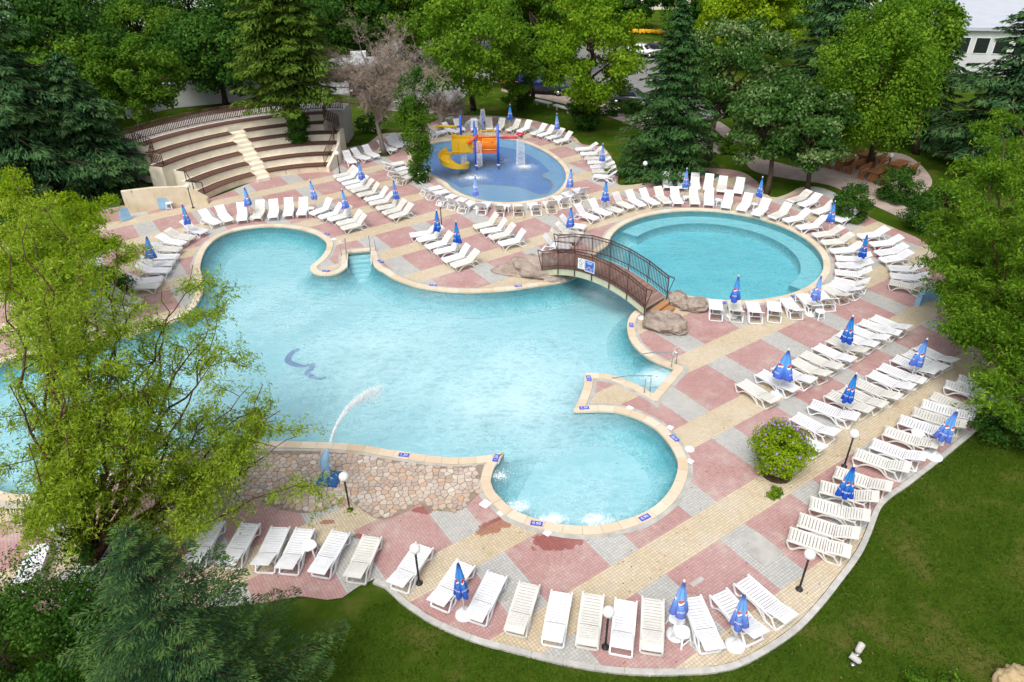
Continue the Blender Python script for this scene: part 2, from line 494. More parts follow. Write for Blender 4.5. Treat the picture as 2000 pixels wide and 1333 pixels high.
def make_water(name, tint, milk, milk_col, jets, scale=1.0, bump=0.5, foams=()):
    """pool water: clear tinted body, sky-reflecting ripples, pale air bubbles near the jets"""
    g = N(name); P = g.geo()
    mp = g.n('Mapping'); g.set(mp.inputs['Vector'], P); mp.inputs['Rotation'].default_value = (0, 0, R(20)); mp.inputs['Scale'].default_value = (0.55 * scale, 1.15 * scale, 1)
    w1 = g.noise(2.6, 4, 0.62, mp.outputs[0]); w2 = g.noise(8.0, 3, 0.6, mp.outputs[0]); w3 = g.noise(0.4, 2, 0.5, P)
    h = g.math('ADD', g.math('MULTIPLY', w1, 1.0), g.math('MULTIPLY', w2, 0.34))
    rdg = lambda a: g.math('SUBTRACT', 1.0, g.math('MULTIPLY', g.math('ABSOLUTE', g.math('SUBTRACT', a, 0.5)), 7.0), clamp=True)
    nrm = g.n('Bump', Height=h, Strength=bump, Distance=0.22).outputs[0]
    # ripple highlights painted as paler ridges in the water's tint and milk
    ripple_glint = g.math('ADD', g.math('MULTIPLY', rdg(w1), 0.55), g.math('MULTIPLY', rdg(w2), 0.45))
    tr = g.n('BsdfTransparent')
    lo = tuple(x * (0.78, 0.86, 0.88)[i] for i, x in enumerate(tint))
    g.set(tr.inputs[0], g.mix(ripple_glint, lo, tint))
    air = None
    for (px, py, rad, amt) in jets:
        c = at(px, py)
        dd = g.n('VectorMath', operation='DISTANCE'); g.set(dd.inputs[0], P); dd.inputs[1].default_value = c
        k = g.math('MULTIPLY', g.math('SUBTRACT', 1.0, g.smooth(dd.outputs['Value'], rad * 0.1, rad)), amt)
        air = k if air is None else g.math('MAXIMUM', air, k)
    am = g.math('MULTIPLY_ADD', ripple_glint, milk, milk * 0.6)
    if air is not None:
        am = g.math('ADD', am, g.math('MULTIPLY', air, g.math('MULTIPLY_ADD', w3, 0.75, g.math('MULTIPLY', ripple_glint, 0.28))), clamp=True)
    fm = None
    for (px, py, rx, ry, rot, amt) in foams:
        c = at(px, py)
        mq = g.n('Mapping'); mq.vector_type = 'TEXTURE'; g.set(mq.inputs['Vector'], P)
        mq.inputs['Location'].default_value = c; mq.inputs['Rotation'].default_value = (0, 0, rot); mq.inputs['Scale'].default_value = (rx, ry, 1e3)
        ln = g.n('VectorMath', operation='LENGTH'); g.set(ln.inputs[0], mq.outputs[0])
        k = g.math('MULTIPLY', g.math('SUBTRACT', 1.0, g.smooth(ln.outputs['Value'], 0.0, 1.0)), amt)
        fm = k if fm is None else g.math('MAXIMUM', fm, k)
    if fm is not None:
        fn = g.math('ADD', g.math('MULTIPLY', g.noise(5.0, 5, .7, P), 0.7), g.math('MULTIPLY', g.noise(18.0, 4, .7, P), 0.5))
        fmm = g.smooth(g.math('ADD', fm, g.math('MULTIPLY', g.math('SUBTRACT', fn, 0.78), 2.6)), 0.25, 1.25)
        am = g.math('ADD', am, g.math('MULTIPLY', fmm, 0.9), clamp=True)
        milk_col = g.mix(fmm, milk_col, (0.93, 0.96, 0.97))
    df = g.n('BsdfDiffuse'); g.set(df.inputs[0], milk_col)
    m1 = g.n('MixShader'); g.set(m1.inputs[0], am); g.t.links.new(tr.outputs[0], m1.inputs[1]); g.t.links.new(df.outputs[0], m1.inputs[2])
    gl = g.n('BsdfGlossy'); gl.inputs['Roughness'].default_value = 0.08; g.set(gl.inputs['Normal'], nrm)
    fz = g.n('Fresnel'); fz.inputs[0].default_value = 1.33; g.set(fz.inputs['Normal'], nrm)
    m2 = g.n('MixShader'); g.set(m2.inputs[0], fz.outputs[0]); g.t.links.new(m1.outputs[0], m2.inputs[1]); g.t.links.new(gl.outputs[0], m2.inputs[2])
    g.t.links.new(m2.outputs[0], g.out.inputs[0])
make_water('water_main', (0.80, 0.96, 0.985), 0.07, (0.66, 0.90, 0.96),
           [(1000, 760, 7.0, 0.75), (760, 700, 9.0, 0.55), (560, 600, 6.0, 0.35), (1150, 960, 3.2, 0.35), (1200, 560, 2.2, 0.6), (830, 600, 6.0, 0.3), (300, 800, 9.0, 0.35), (1290, 735, 1.3, 1.1)], 1.0, 0.5, [(1012, 984, 1.0, .8, 0, 1.35), (1078, 1010, 1.3, .9, 0, 1.4), (1165, 1012, 1.5, .85, 0, 1.3), (976, 922, .7, .6, 0, 1.25), (1292, 930, 1.0, .9, 0, .8), (1290, 970, 1.2, .6, .6, .75), (1010, 945, 1.8, .4, .2, .55), (1180, 850, 2.0, .9, 0, .35)])
make_water('water_kids', (0.76, 0.89, 0.98), 0.07, (0.62, 0.78, 0.92), [(923, 345, 1.8, 0.4), (1023, 325, 1.4, 0.5)], 1.3, 0.6, [(925, 345, 1.9, 1.0, 0, 1.3), (1023, 323, 1.2, 1.0, 0, 1.35), (980, 312, 1.1, 1.0, 0, 1.0)])

# ------------------------------------------------------------------ pool outlines
def W(pts):
    out = []
    for p in pts:
        q = at(p[0], p[1])
        out.append((q.x, q.y, 'c') if len(p) > 2 else (q.x, q.y))
    return out
CC, CR = Vector((11.78, 37.49)), 6.07
a0 = (lambda q: math.atan2(q.y - CC.y, q.x - CC.x))(at(1176, 478))
a1 = (lambda q: math.atan2(q.y - CC.y, q.x - CC.x))(at(1352, 580))
if a0 < 0: a0 += 2 * math.pi
if a1 < 0: a1 += 2 * math.pi
circ = []
ang = a0; end = a1 - 2 * math.pi if a1 > a0 else a1
k = 34
for i in range(k + 1):
    t = a0 + (end - a0) * i / k
    circ.append((CC.x + CR * math.cos(t), CC.y + CR * math.sin(t)))
main_px_a = [(390, 521), (403, 485), (432, 461), (475, 448), (530, 443), (580, 447), (617, 458), (638, 474), (637, 491), (625, 507), (608, 521), (609, 531), (622, 537), (645, 538), (665, 532), (678, 522, 'c'),
             (679, 494, 'c'), (723, 490, 'c'), (732, 521), (748, 531), (770, 545), (804, 558), (838, 565.5), (888, 571), (939, 571), (1000, 566.5), (1049, 559), (1095, 552), (1125, 541), (1143, 523), (1158, 500)]
main_px_b = [(1318, 577), (1285, 583), (1262, 592), (1245, 605), (1231, 620), (1226, 637), (1230, 661), (1243, 680), (1263, 697), (1287, 710), (1319, 722, 'c'), (1276, 772, 'c'), (1256, 760), (1229, 747), (1202, 737), (1175, 732), (1143.5, 731, 'c'),
             (1142, 754), (1134, 778), (1121, 805, 'c'), (1148, 804), (1176, 803), (1209, 806), (1243, 817), (1277, 834), (1304, 862), (1321, 890), (1326, 912), (1321, 936), (1309, 961), (1287, 986), (1253, 1007), (1203, 1023), (1152, 1031), (1101, 1028), (1051, 1018), (1004, 1000), (980, 980), (963, 962), (956, 942), (961, 920), (972, 900), (984.5, 886, 'c'),
             (949, 893), (905, 896.5), (871, 896), (824, 891), (787, 885), (750, 880), (719, 874), (652, 868), (560, 865), (500, 867), (420, 875), (334, 890), (220, 922), (111, 952), (60, 968), (0, 962), (-70, 920), (-110, 850), (-90, 770), (-40, 728), (30, 700), (111, 689), (175, 676), (241, 659), (320, 636), (368, 612), (392, 580), (396, 550)]
MAIN = spline(W(main_px_a) + circ + W(main_px_b), 0.3, True)
if area2(MAIN) < 0: MAIN = MAIN[::-1]      # counter-clockwise, so offset(+) points outwards
kids_px = [(835, 283), (872, 275.5), (920, 271), (960, 269.5), (997, 272.5), (1028, 280), (1058, 293), (1083, 309), (1098, 324), (1105, 337), (1106, 350), (1099, 365), (1081, 381), (1053, 390), (1010, 396), (975, 396.5), (950, 394), (925, 388.5), (898, 378), (880, 367), (874, 360), (858, 350), (841, 342), (819, 332), (806, 315), (810, 297)]
KIDS = spline(W(kids_px), 0.3, True)
if area2(KIDS) < 0: KIDS = KIDS[::-1]

# ------------------------------------------------------------------ deck and lawn
deck_px = [(-420, 1180), (0, 1195), (300, 1190), (480, 1182), (590, 1165), (640, 1172), (668, 1168), (700, 1146), (735, 1130), (760, 1140), (790, 1168), (821, 1190), (851, 1209), (922, 1240), (1000, 1262), (1101, 1286), (1182, 1300), (1257, 1306), (1338, 1305), (1412, 1298), (1472, 1274), (1544, 1227), (1591, 1180), (1632, 1129), (1669, 1079), (1689, 1038), (1709, 988), (1733, 964), (1763, 944), (1794, 920), (1838, 886), (1892, 842), (1930, 815), (1985, 785), (2080, 735), (2160, 690),
           (2100, 660), (1990, 620), (1910, 585), (1850, 545), (1835, 505), (1800, 470), (1745, 445), (1700, 425), (1660, 395), (1610, 368), (1565, 366), (1540, 378), (1505, 385), (1475, 352), (1440, 334), (1370, 328), (1300, 330), (1290, 350), (1212, 362), (1207, 335), (1180, 290), (1138, 282), (1122, 268), (1090, 250), (1060, 240), (1010, 230), (940, 226), (880, 228), (840, 240), (790, 258), (745, 262), (715, 282), (670, 292), (640, 330), (560, 330), (400, 390), (250, 400), (100, 440), (-300, 560)]
DECK = spline(W(deck_px), 0.5, True)
if area2(DECK) < 0: DECK = DECK[::-1]
deck = tag(fill_sheet('pool_deck', [DECK, offset(MAIN, 0.10), offset(KIDS, 0.10)], 0.0, MATS['paving']), kind='structure')
big = [Vector((-420, -30)), Vector((420, -30)), Vector((420, 700)), Vector((-420, 700))]
lawn = tag(fill_sheet('lawn', [big, offset(DECK, -0.08)], -0.05, MATS['lawn']), kind='structure')

def basin(name, outline, depth, wall_m, floor_m, water_m, wz, label):
    root = empty(name); tag(root, kind='structure')
    mb = MB(); n = len(outline)
    rings = [(0.0, 0.0), (0.0, -.42 * depth), (-.22, -.66 * depth), (-.55, -.86 * depth), (-.95, -.985 * depth)]
    v = []
    for o_, z_ in rings: v += [(p.x, p.y, z_) for p in (offset(outline, o_) if o_ else outline)]
    for r_ in range(len(rings) - 1):
        mb.add(v[r_ * n:(r_ + 2) * n], [((i + 1) % n, i, n + i, n + (i + 1) % n) for i in range(n)], True)
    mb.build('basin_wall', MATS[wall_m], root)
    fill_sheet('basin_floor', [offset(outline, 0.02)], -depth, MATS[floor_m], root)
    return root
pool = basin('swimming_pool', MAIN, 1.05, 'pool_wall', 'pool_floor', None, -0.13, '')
kpool = basin('children_pool', KIDS, 0.42, 'kids_beach', 'kids_floor', None, -0.10, '')
water = tag(fill_sheet('pool_water', [offset(MAIN, 0.01)], -0.13, MATS['water_main']), kind='structure')
kwater = tag(fill_sheet('children_pool_water', [offset(KIDS, 0.01)], -0.10, MATS['water_kids']), kind='structure')

# darker tiled floor and the underwater ledge of the round basin
rf = [CC + Vector((math.cos(t), math.sin(t))) * (CR - 0.03) for t in [2 * math.pi * i / 72 for i in range(72)]]
fill_sheet('round_basin_floor', [rf], -1.02, MATS['round_floor'], pool)
la, lb = R(-48), R(142)
led = [CC + Vector((math.cos(t), math.sin(t))) * (CR - 0.01) for t in [la + (lb - la) * i / 50 for i in range(51)]]
led2 = [CC + Vector((math.cos(t), math.sin(t))) * (CR - 1.15) for t in [la + (lb - la) * i / 50 for i in range(51)]]
mb = MB(); n = 51
mb.add([(p.x, p.y, -0.42) for p in led] + [(p.x, p.y, -0.42) for p in led2], [(i, i + 1, n + i + 1, n + i) for i in range(n - 1)])
mb.build('ledge', MATS['round_ledge'], pool)
mb = MB()
mb.add([(p.x, p.y, -0.422) for p in led2] + [(p.x, p.y, -1.03) for p in led2], [(i + 1, i, n + i, n + i + 1) for i in range(n - 1)])
for e, f_ in ((led[0], led2[0]), (led2[-1], led[-1])):
    mb.add([(e.x, e.y, -0.422), (f_.x, f_.y, -0.422), (f_.x, f_.y, -1.03), (e.x, e.y, -1.03)], [(0, 1, 2, 3)])
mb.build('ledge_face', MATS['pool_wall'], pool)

# coping stones, one by one
def coping(outline, name, width, parent_label, seg=0.62, skip=None):
    root = empty(name); tag(root, kind='structure')
    n = len(outline); cum = [0]
    for i in range(n): cum.append(cum[-1] + (outline[(i + 1) % n] - outline[i]).length)
    L = cum[-1]; cnt = int(L / seg); sg = L / cnt
    inn = offset(outline, -0.035); out = offset(outline, width)
    def pt(P, s):
        s %= L
        lo = 0; hi = n
        while hi - lo > 1:
            m = (lo + hi) // 2
            if cum[m] <= s: lo = m
            else: hi = m
        t = (s - cum[lo]) / max(1e-6, cum[lo + 1] - cum[lo])
        return P[lo].lerp(P[(lo + 1) % n], t)
    for k_ in range(cnt):
        s0 = k_ * sg + 0.005; s1 = (k_ + 1) * sg - 0.005
        mid = pt(outline, (s0 + s1) / 2)
        if skip and skip(mid): continue
        ts = [s0 + (s1 - s0) * j / 3 for j in range(4)]
        A = [pt(inn, s) for s in ts]; B = [pt(out, s) for s in ts]
        z = 0.045 + random.uniform(-.004, .004); mb = MB()
        poly = A + B[::-1]
        m = len(poly)
        vs_ = [(p.x, p.y, -0.05) for p in poly] + [(p.x, p.y, z) for p in poly]
        fs = [(i, 7 - i, 6 - i, i + 1) for i in range(3)]
        top = [(8 + i, 8 + i + 1, 8 + 6 - i, 8 + 7 - i) for i in range(3)]
        side = [(i, (i + 1) % m, m + (i + 1) % m, m + i) for i in range(m)]
        mb.add(vs_, top + side)
        me = mb.mesh('coping_stone'); me.materials.append(MATS['coping_stone'])
        o = inst('coping_stone', me, root)
        bm = bmesh.new(); bm.from_mesh(me); bmesh.ops.recalc_face_normals(bm, faces=bm.faces); bm.to_mesh(me); bm.free()
    return root
coping(MAIN, 'pool_coping', 0.33, '')
coping(KIDS, 'children_pool_coping', 0.30, '')
# mortar bed under the coping and the screeded strip round it
for nm, P_, w_ in (('screed_strip', MAIN, 0.50), ('screed_strip', KIDS, 0.42)):
    A_, B_ = offset(P_, .02), offset(P_, w_); B_ = [p + Vector((random.uniform(-.04, .04), random.uniform(-.04, .04))) for p in B_]
    mb = MB(); n_ = len(P_)
    zj = [.003 + .009 * random.random() for _ in P_]
    mb.add([(*p, z) for p, z in zip(A_, zj)] + [(*p, z) for p, z in zip(B_, zj)], [(i, n_ + i, n_ + (i + 1) % n_, (i + 1) % n_) for i in range(n_)])
    tag(mb.build(nm, MATS['concrete']), kind='structure')

# kerb along the lawn
kroot = empty('lawn_kerb'); tag(kroot, kind='structure')
kp = spline(W(deck_px[8:36]), 0.25)
if True:
    o1 = offset(kp, 0.02, False); o2 = offset(kp, 0.20, False)
    c0 = kp[len(kp) // 2]; cen = at(1300, 1000).to_2d()
    if (o2[len(kp) // 2] - cen).length < (o1[len(kp) // 2] - cen).length: o2 = offset(kp, -0.20, False); o1 = offset(kp, -0.02, False)
    i = 0
    while i + 3 < len(kp):
        poly = [o1[i], o1[i + 1], o1[i + 2], o1[i + 3], o2[i + 3], o2[i + 2], o2[i + 1], o2[i]]
        cpt = sum((Vector(p) for p in poly), Vector((0, 0))) / 8
        poly = [cpt + (p - cpt) * 0.992 for p in poly]
        mb = MB(); mb.prism([tuple(p) for p in poly], -0.12, 0.035 + random.uniform(-.006, .006))
        mb.build('kerb_stone', MATS['kerb'], kroot); i += 3

# ------------------------------------------------------------------ flagstone terrace
flag_px = [(366, 930), (420, 902), (500, 885), (560, 881), (652, 884), (719, 891), (750, 897), (787, 902), (824, 908), (871, 912), (905, 912), (945, 908), (940, 928), (937, 945), (938, 962), (925, 975), (905, 994), (888, 1001), (858, 999), (829, 991), (817, 983), (797, 999), (770, 1010), (750, 1016), (730, 1012), (709, 998), (687, 981), (680, 972), (662, 984), (635, 997), (600, 1003), (560, 999), (520, 985), (495, 972), (470, 985), (430, 1000), (390, 985)]
FLAG = [Vector((p[0], p[1])) for p in W(flag_px)]
terr = tag(fill_sheet('flagstone_terrace', [spline([tuple(p) for p in FLAG], 0.3, True)], 0.010, MATS['mortar']), kind='structure')
def clip(poly, p0, nrm):
    out = []
    for i in range(len(poly)):
        a, b = poly[i], poly[(i + 1) % len(poly)]
        da, db = (a - p0).dot(nrm), (b - p0).dot(nrm)
        if da <= 0: out.append(a)
        if (da < 0 < db) or (db < 0 < da): out.append(a + (b - a) * (da / (da - db)))
    return out
xs = [p.x for p in FLAG]; ys = [p.y for p in FLAG]
seeds = []
g_ = 0.215; rr = random.Random(3)
yy = min(ys)
row = 0
while yy < max(ys):
    xx = min(xs) + (row % 2) * g_ * 0.5
    while xx < max(xs):
        seeds.append(Vector((xx + rr.uniform(-.075, .075), yy + rr.uniform(-.07, .07)))); xx += g_ * rr.uniform(0.8, 1.35)
    yy += g_ * 0.84; row += 1
stones = []
for s_ in seeds:
    if not inside(s_, FLAG): continue
    poly = [s_ + Vector(q) for q in ((-.3, -.3), (.3, -.3), (.3, .3), (-.3, .3))]
    for q in seeds:
        d = q - s_
        if 1e-6 < d.length < 0.62: poly = clip(poly, s_ + d * 0.5, d.normalized())
        if len(poly) < 3: break
    if len(poly) < 3: continue
    c_ = sum(poly, Vector((0, 0))) / len(poly)
    k_ = 0.90
    poly = [c_ + (p - c_) * k_ * rr.uniform(0.94, 1.03) for p in poly]
    if sum(inside(p, FLAG) for p in poly) < len(poly) * 0.7: continue
    stones.append((abs(area2(poly)), poly))
stones.sort(key=lambda t: -t[0])
rest = MB()
for i, (a_, poly) in enumerate(stones):
    zt = 0.028 + rr.uniform(0, .012)
    if i < 300:
        mb = MB(); mb.prism([tuple(p) for p in poly], 0.0, zt); mb.build('paving_stone', MATS['flagstone'], terr).location.z = -0.010 + 0.0
    else: rest.prism([tuple(p) for p in poly], 0.0, zt)
if rest.v:
    o = rest.build('small_paving_stones', MATS['flagstone'], terr); o['kind'] = 'stuff'

# inspection slab, skimmer lids, pale repair patch
def quad_slab(name, px, z0, z1, mat, parent=None, kind=None):
    mb = MB(); mb.prism([tuple(at(*p).to_2d()) for p in px], z0, z1)
    o = mb.build(name, mat, parent)
    if kind: o['kind'] = kind
    return o
tag(quad_slab('inspection_slab', [(1432, 1052), (1470, 1033), (1528, 1077), (1494, 1109)], 0.002, 0.012, MATS['concrete']), 'grey concrete inspection slab set into the paving', 'manhole slab')
tag(quad_slab('repair_patch', [(1347, 1141), (1369, 1126), (1376, 1132), (1354, 1147)], 0.002, 0.008, MATS['concrete']), 'pale narrow mortar patch on the red paving', 'patch')
def lid(px, py, w=0.2, round_=False, lab=''):
    mb = MB(); c = at(px, py)
    if round_: mb.lathe([(w * .6, 0.0), (w * .6, 0.018), (w * .5, 0.024)], 14, (c.x, c.y, 0))
    else:
        mb.box((c.x, c.y, 0.012), (w, w, 0.024), AZ + .3)
    return tag(mb.build('skimmer_lid', MATS['white_paint']), lab, 'lid', 'white lids beside the coping')
for q, rd, w_, lb_ in [((1347, 878), True, .3, 'round white lid beside the whirlpool coping'), ((1348, 902), False, .22, 'square white lid beside the whirlpool coping, below the round one'), ((1069, 1042), False, .22, 'square white lid at the wet red paving'), ((948, 985), False, .32, 'larger square white lid beside the flagstone terrace'), ((978, 1003), False, .2, 'small square white lid beside the wet grey paving'), ((1309, 836), False, .22, 'square white lid on the red paving behind the whirlpool'),
                   ((1253, 622), True, .3, 'round white lid beside the boulder at the bridge'), ((652, 468), False, .25, 'square white lid beside the top lobe of the pool'), ((1230, 798), False, .25, 'square white lid on the peninsula between pool and whirlpool')]:
    lid(*q, w_, rd, lb_)
# ------------------------------------------------------------------ sun loungers
SEAT_L, BACK_L, LW = 1.10, 0.74, 0.66
def slat_panel(x0, x1, n, zfun, width, th=0.022, m_edge=0.055, slot=0.020, end0=0.10, end1=0.10):
    """moulded sheet with real slots: two side strips, end plates and slats"""
    mb = MB(); k = 10
    def strip(xa, xb, ya, yb, nn):
        vs_ = []; fs = []
        for i in range(nn + 1):
            x = xa + (xb - xa) * i / nn; z = zfun(x)
            vs_ += [(x, ya, z), (x, yb, z), (x, ya, z - th), (x, yb, z - th)]
        for i in range(nn):
            a = i * 4; b = a + 4
            fs += [(a, b, b + 1, a + 1), (a + 2, a + 3, b + 3, b + 2), (a, a + 2, b + 2, b), (a + 1, b + 1, b + 3, a + 3)]
        fs += [(0, 1, 3, 2), (nn * 4, nn * 4 + 2, nn * 4 + 3, nn * 4 + 1)]
        mb.add(vs_, fs)
    h = width / 2
    strip(x0, x1, -h, -h + m_edge, k); strip(x0, x1, h - m_edge, h, k)
    strip(x0, x0 + end0, -h + m_edge, h - m_edge, 2); strip(x1 - end1, x1, -h + m_edge, h - m_edge, 2)
    a, b = x0 + end0, x1 - end1; p = (b - a) / n
    for i in range(n):
        strip(a + p * i + slot, a + p * (i + 1) - (slot if i == n - 1 else 0), -h + m_edge, h - m_edge, 1)
    return mb
def make_lounger(ang, mat):
    root = empty('sun_lounger')
    zf = lambda x: 0.365 + 0.018 * math.cos(x * 5.2) - (0.10 * max(0, 0.07 - x) / 0.07)
    slat_panel(0.0, SEAT_L, 9, zf, LW - 0.06, end0=0.13, end1=0.05).build('seat', mat, root)
    zb = lambda x: 0.02 * math.sin(x * 4.2) - 0.012
    bm_ = slat_panel(0.02, BACK_L, 5, zb, LW - 0.07, end0=0.05, end1=0.24)
    o = bm_.build('backrest', mat, root); o.location = (SEAT_L, 0, 0.375); o.rotation_euler = (0, -ang, 0)
    prof = [(0.0, .345), (0.015, .29), (0.06, .17), (0.12, .05), (0.17, .025), (0.23, .03), (0.30, .10), (0.40, .20), (0.54, .268), (0.72, .29), (0.90, .268), (1.03, .20), (1.14, .10), (1.22, .035), (1.30, .022), (1.48, .022), (1.62, .03), (1.68, .07)]
    for s in (-1, 1):
        mb = MB(); y = s * (LW / 2 - 0.025)
        vs_ = []; fs = []; P_ = [Vector((x, 0, z)) for x, z in prof]
        for i, p in enumerate(P_):
            d = (P_[min(i + 1, len(P_) - 1)] - P_[max(0, i - 1)]).normalized(); nn = Vector((-d.z, 0, d.x)) * 0.019
            vs_ += [(p + nn)[:], (p - nn)[:]]
        m = len(P_)
        V = [(v[0], y - .026, v[2]) for v in vs_] + [(v[0], y + .026, v[2]) for v in vs_]
        q = 2 * m
        for i in range(m - 1):
            a = 2 * i
            fs += [(a, a + 2, q + a + 2, q + a), (a + 1, q + a + 1, q + a + 3, a + 3), (a, a + 1, a + 3, a + 2), (q + a, q + a + 2, q + a + 3, q + a + 1)]
        mb.add(V, fs)
        mb.bar((0.0, y, .335), (SEAT_L + .04, y, .345), .05, .04)          # side rail
        mb.bar((1.25, y, .03), (SEAT_L - .03, y, .33), .045, .04)
        mb.bar((1.62, y, .03), (1.40, y, .33), .045, .04)
        mb.bar((SEAT_L, y, .335), (1.44, y, .335), .04, .035)
        mb.build('side_frame', mat, root)
    mb = MB(); mb.box((1.64, 0, .04), (.05, LW - .06, .04)); mb.build('cross_bar', mat, root)
    mb = MB(); mb.box((1.41, 0, .30), (.04, LW - .06, .03)); mb.build('cross_bar', mat, root)
    hx, hz = SEAT_L + 0.45 * math.cos(ang), 0.36 + 0.45 * math.sin(ang)
    for s in (-1, 1):
        mb = MB(); mb.bar((1.43, s * .2, .30), (hx, s * .2, hz - .02), .03, .025); mb.build('back_support', mat, root)
    tag(root, 'x', 'sun lounger')
    return root
protos = {}
for key, angs in (('low', (8, 14, 20)), ('mid', (24, 30, 37)), ('high', (40, 46, 51))):
    for mk in ('white_plastic', 'old_plastic'):
        for q_, a_ in enumerate(angs): protos[key, mk, q_] = [make_lounger(R(a_), MATS[mk]), R(a_), False]
ORD = ['first', 'second', 'third', 'fourth', 'fifth', 'sixth', 'seventh', 'eighth', 'ninth', 'tenth', 'eleventh', 'twelfth', 'thirteenth', 'fourteenth', 'fifteenth', 'sixteenth', 'seventeenth', 'eighteenth', 'nineteenth', 'twentieth']
lrand = random.Random(11)
def place_lounger(foot, head, key, label, group):
    mk = 'old_plastic' if lrand.random() < 0.3 else 'white_plastic'
    pr = protos[key, mk, lrand.choice((0, 1, 1, 2))]; a_ = pr[1]
    f_ = at(*foot, .36); h_ = at(*head, .37 + BACK_L * math.sin(a_))
    d = (h_ - f_); d.z = 0
    Lm = SEAT_L + BACK_L * math.cos(a_)
    mid = (f_ + h_) / 2; dn = d.normalized()
    loc = mid - dn * Lm / 2
    if pr[2]: o = copy_tree(pr[0])
    else: o = pr[0]; pr[2] = True
    o.location = (loc.x, loc.y, 0.006); o.rotation_euler = (0, 0, math.atan2(dn.y, dn.x) + lrand.uniform(-.06, .06))
    tag(o, label, 'sun lounger', group)
    return o
def row(items, key, phrase, start, group):
    n = len(items)
    for i, (f_, h_) in enumerate(items):
        place_lounger(f_, h_, key, ('lounger, %s from %s in ' % (ORD[i], start)) + phrase, group)
def lerp_row(f0, h0, f1, h1, n):
    F0, F1 = at(*f0), at(*f1); H0, H1 = at(*h0), at(*h1); out = []
    for i in range(n):
        t = i / (n - 1)
        def bk(A, B, a, b):     # equal spacing on the ground
            q = A.lerp(B, t); d = np.array(q) - np.array((0, 0, CAM_H))
            return (1000 + FPX * (d @ _R) / (d @ _F), 666.5 - FPX * (d @ _U) / (d @ _F))
        out.append((bk(F0, F1, f0, f1), bk(H0, H1, h0, h1)))
    return out
row([((75, 1070), (42, 1128)), ((200, 1050), (172, 1104)), ((300, 1040), (268, 1096)), ((415, 1028), (378, 1086)), ((485, 1030), (446, 1092)), ((545.6, 1033), (507, 1097)), ((593, 1038), (556, 1102)), ((662, 1047), (628, 1109)), ((724.5, 1053), (689, 1119)), ((824, 1072), (777, 1133)), ((905, 1106), (854.5, 1168)), ((967.6, 1128), (929, 1200)), ((1032, 1146), (1003, 1224)), ((1096, 1162.5), (1079, 1242.5)), ((1158, 1168), (1148.5, 1249)), ((1223, 1178), (1221, 1258)), ((1276, 1179.5), (1278.5, 1258)), ((1354.5, 1177), (1391.6, 1254)), ((1408.5, 1161.5), (1483, 1232)), ((1455, 1138), (1535, 1203))],
    'low', 'the nearest row along the lawn', 'the left', 'loungers in the nearest row')
row([((1544, 1043), (1658.7, 1075)), ((1562.5, 1014.7), (1675.6, 1043)), ((1586, 982.6), (1696, 1008)), ((1606, 950.5), (1712.7, 971)), ((1635, 922), (1738, 949)), ((1674, 886), (1773, 912)), ((1706, 866), (1806, 890)), ((1733, 842), (1826, 868)), ((1760, 819), (1857, 847)), ((1783.6, 803), (1888, 828)), ((1804, 788), (1902, 811)), ((1822, 772.5), (1915, 796)), ((1851, 750.6), (1942, 772.5)), ((1878, 740), (1966, 761))],
    'low', 'the right-hand row along the lawn', 'the front', 'loungers in the right-hand lawn row')
row([((1533, 838), (1604, 870)), ((1554, 813), (1635, 842)), ((1586, 788), (1672, 815)), ((1621.5, 769), (1699, 798)), ((1648.5, 759), (1724.5, 790)), ((1675.5, 747), (1753, 774)), ((1702.6, 730), (1780, 754)), ((1726, 717), (1800, 740)), ((1750, 700), (1827, 723)), ((1773.5, 690), (1844, 716)), ((1797, 679), (1862, 700))],
    'low', 'the straight row behind the flowering bush', 'the front', 'loungers in the straight row behind the bush')
row([((1447, 745), (1518, 782)), ((1484.5, 727), (1556, 760)), ((1515, 714), (1588, 744)), ((1550, 703), (1618, 729)), ((1569, 690), (1642, 715)), ((1595.5, 676), (1668, 700)), ((1619, 661), (1692, 686)), ((1638, 650), (1712, 673)), ((1661, 640), (1732, 660)), ((1684, 629), (1756, 648)), ((1705, 619), (1778, 637))],
    'low', 'the straight row nearest the boulders', 'the front', 'loungers in the straight row near the boulders')
row([((1397, 588), (1398, 601)), ((1434, 591), (1440, 603)), ((1469, 593), (1478, 606)), ((1512, 592), (1520, 604)), ((1537, 588), (1556, 600)), ((1570, 579), (1592, 591)), ((1598, 570), (1626, 580)), ((1613, 561), (1655, 571)), ((1622, 553), (1682, 562)), ((1626, 545), (1700, 547)), ((1630, 531), (1704, 524)), ((1633, 517.7), (1706, 509)), ((1633, 504), (1703, 495.7)), ((1623, 490.6), (1689, 475.5)), ((1604.7, 473.8), (1667, 455)), ((1586, 460), (1648.5, 440))],
    'mid', 'the arc right of the round pool', 'the bridge', 'loungers right of the round pool')
row([((1165, 427), (1128, 398)), ((1189, 418.6), (1155, 388)), ((1211, 412), (1179, 385)), ((1233, 405), (1202.6, 374.7)), ((1256.6, 402), (1228, 369.7)), ((1282, 398), (1253, 368)), ((1305.5, 396.7), (1285, 363)), ((1326, 398), (1319, 363)), ((1358, 396.7), (1353, 364.6)), ((1385, 400), (1388, 366)), ((1417, 405), (1427, 371)), ((1447, 410), (1462.5, 376.4)), ((1479, 417), (1498, 390)), ((1505, 425.5), (1544, 395)), ((1534, 430.5), (1581, 408.5)), ((1561, 444), (1608, 422))],
    'high', 'the arc behind the round pool', 'the left', 'loungers behind the round pool')
row([((1306, 366), (1304, 334)), ((1334, 367), (1332.5, 337)), ((1359, 368), (1361, 337)), ((1383, 368), (1388, 341)), ((1408.5, 373), (1415, 344)), ((1440.6, 376), (1445.6, 346))],
    'high', 'the short back row by the spruce', 'the left', 'loungers in the short back row')
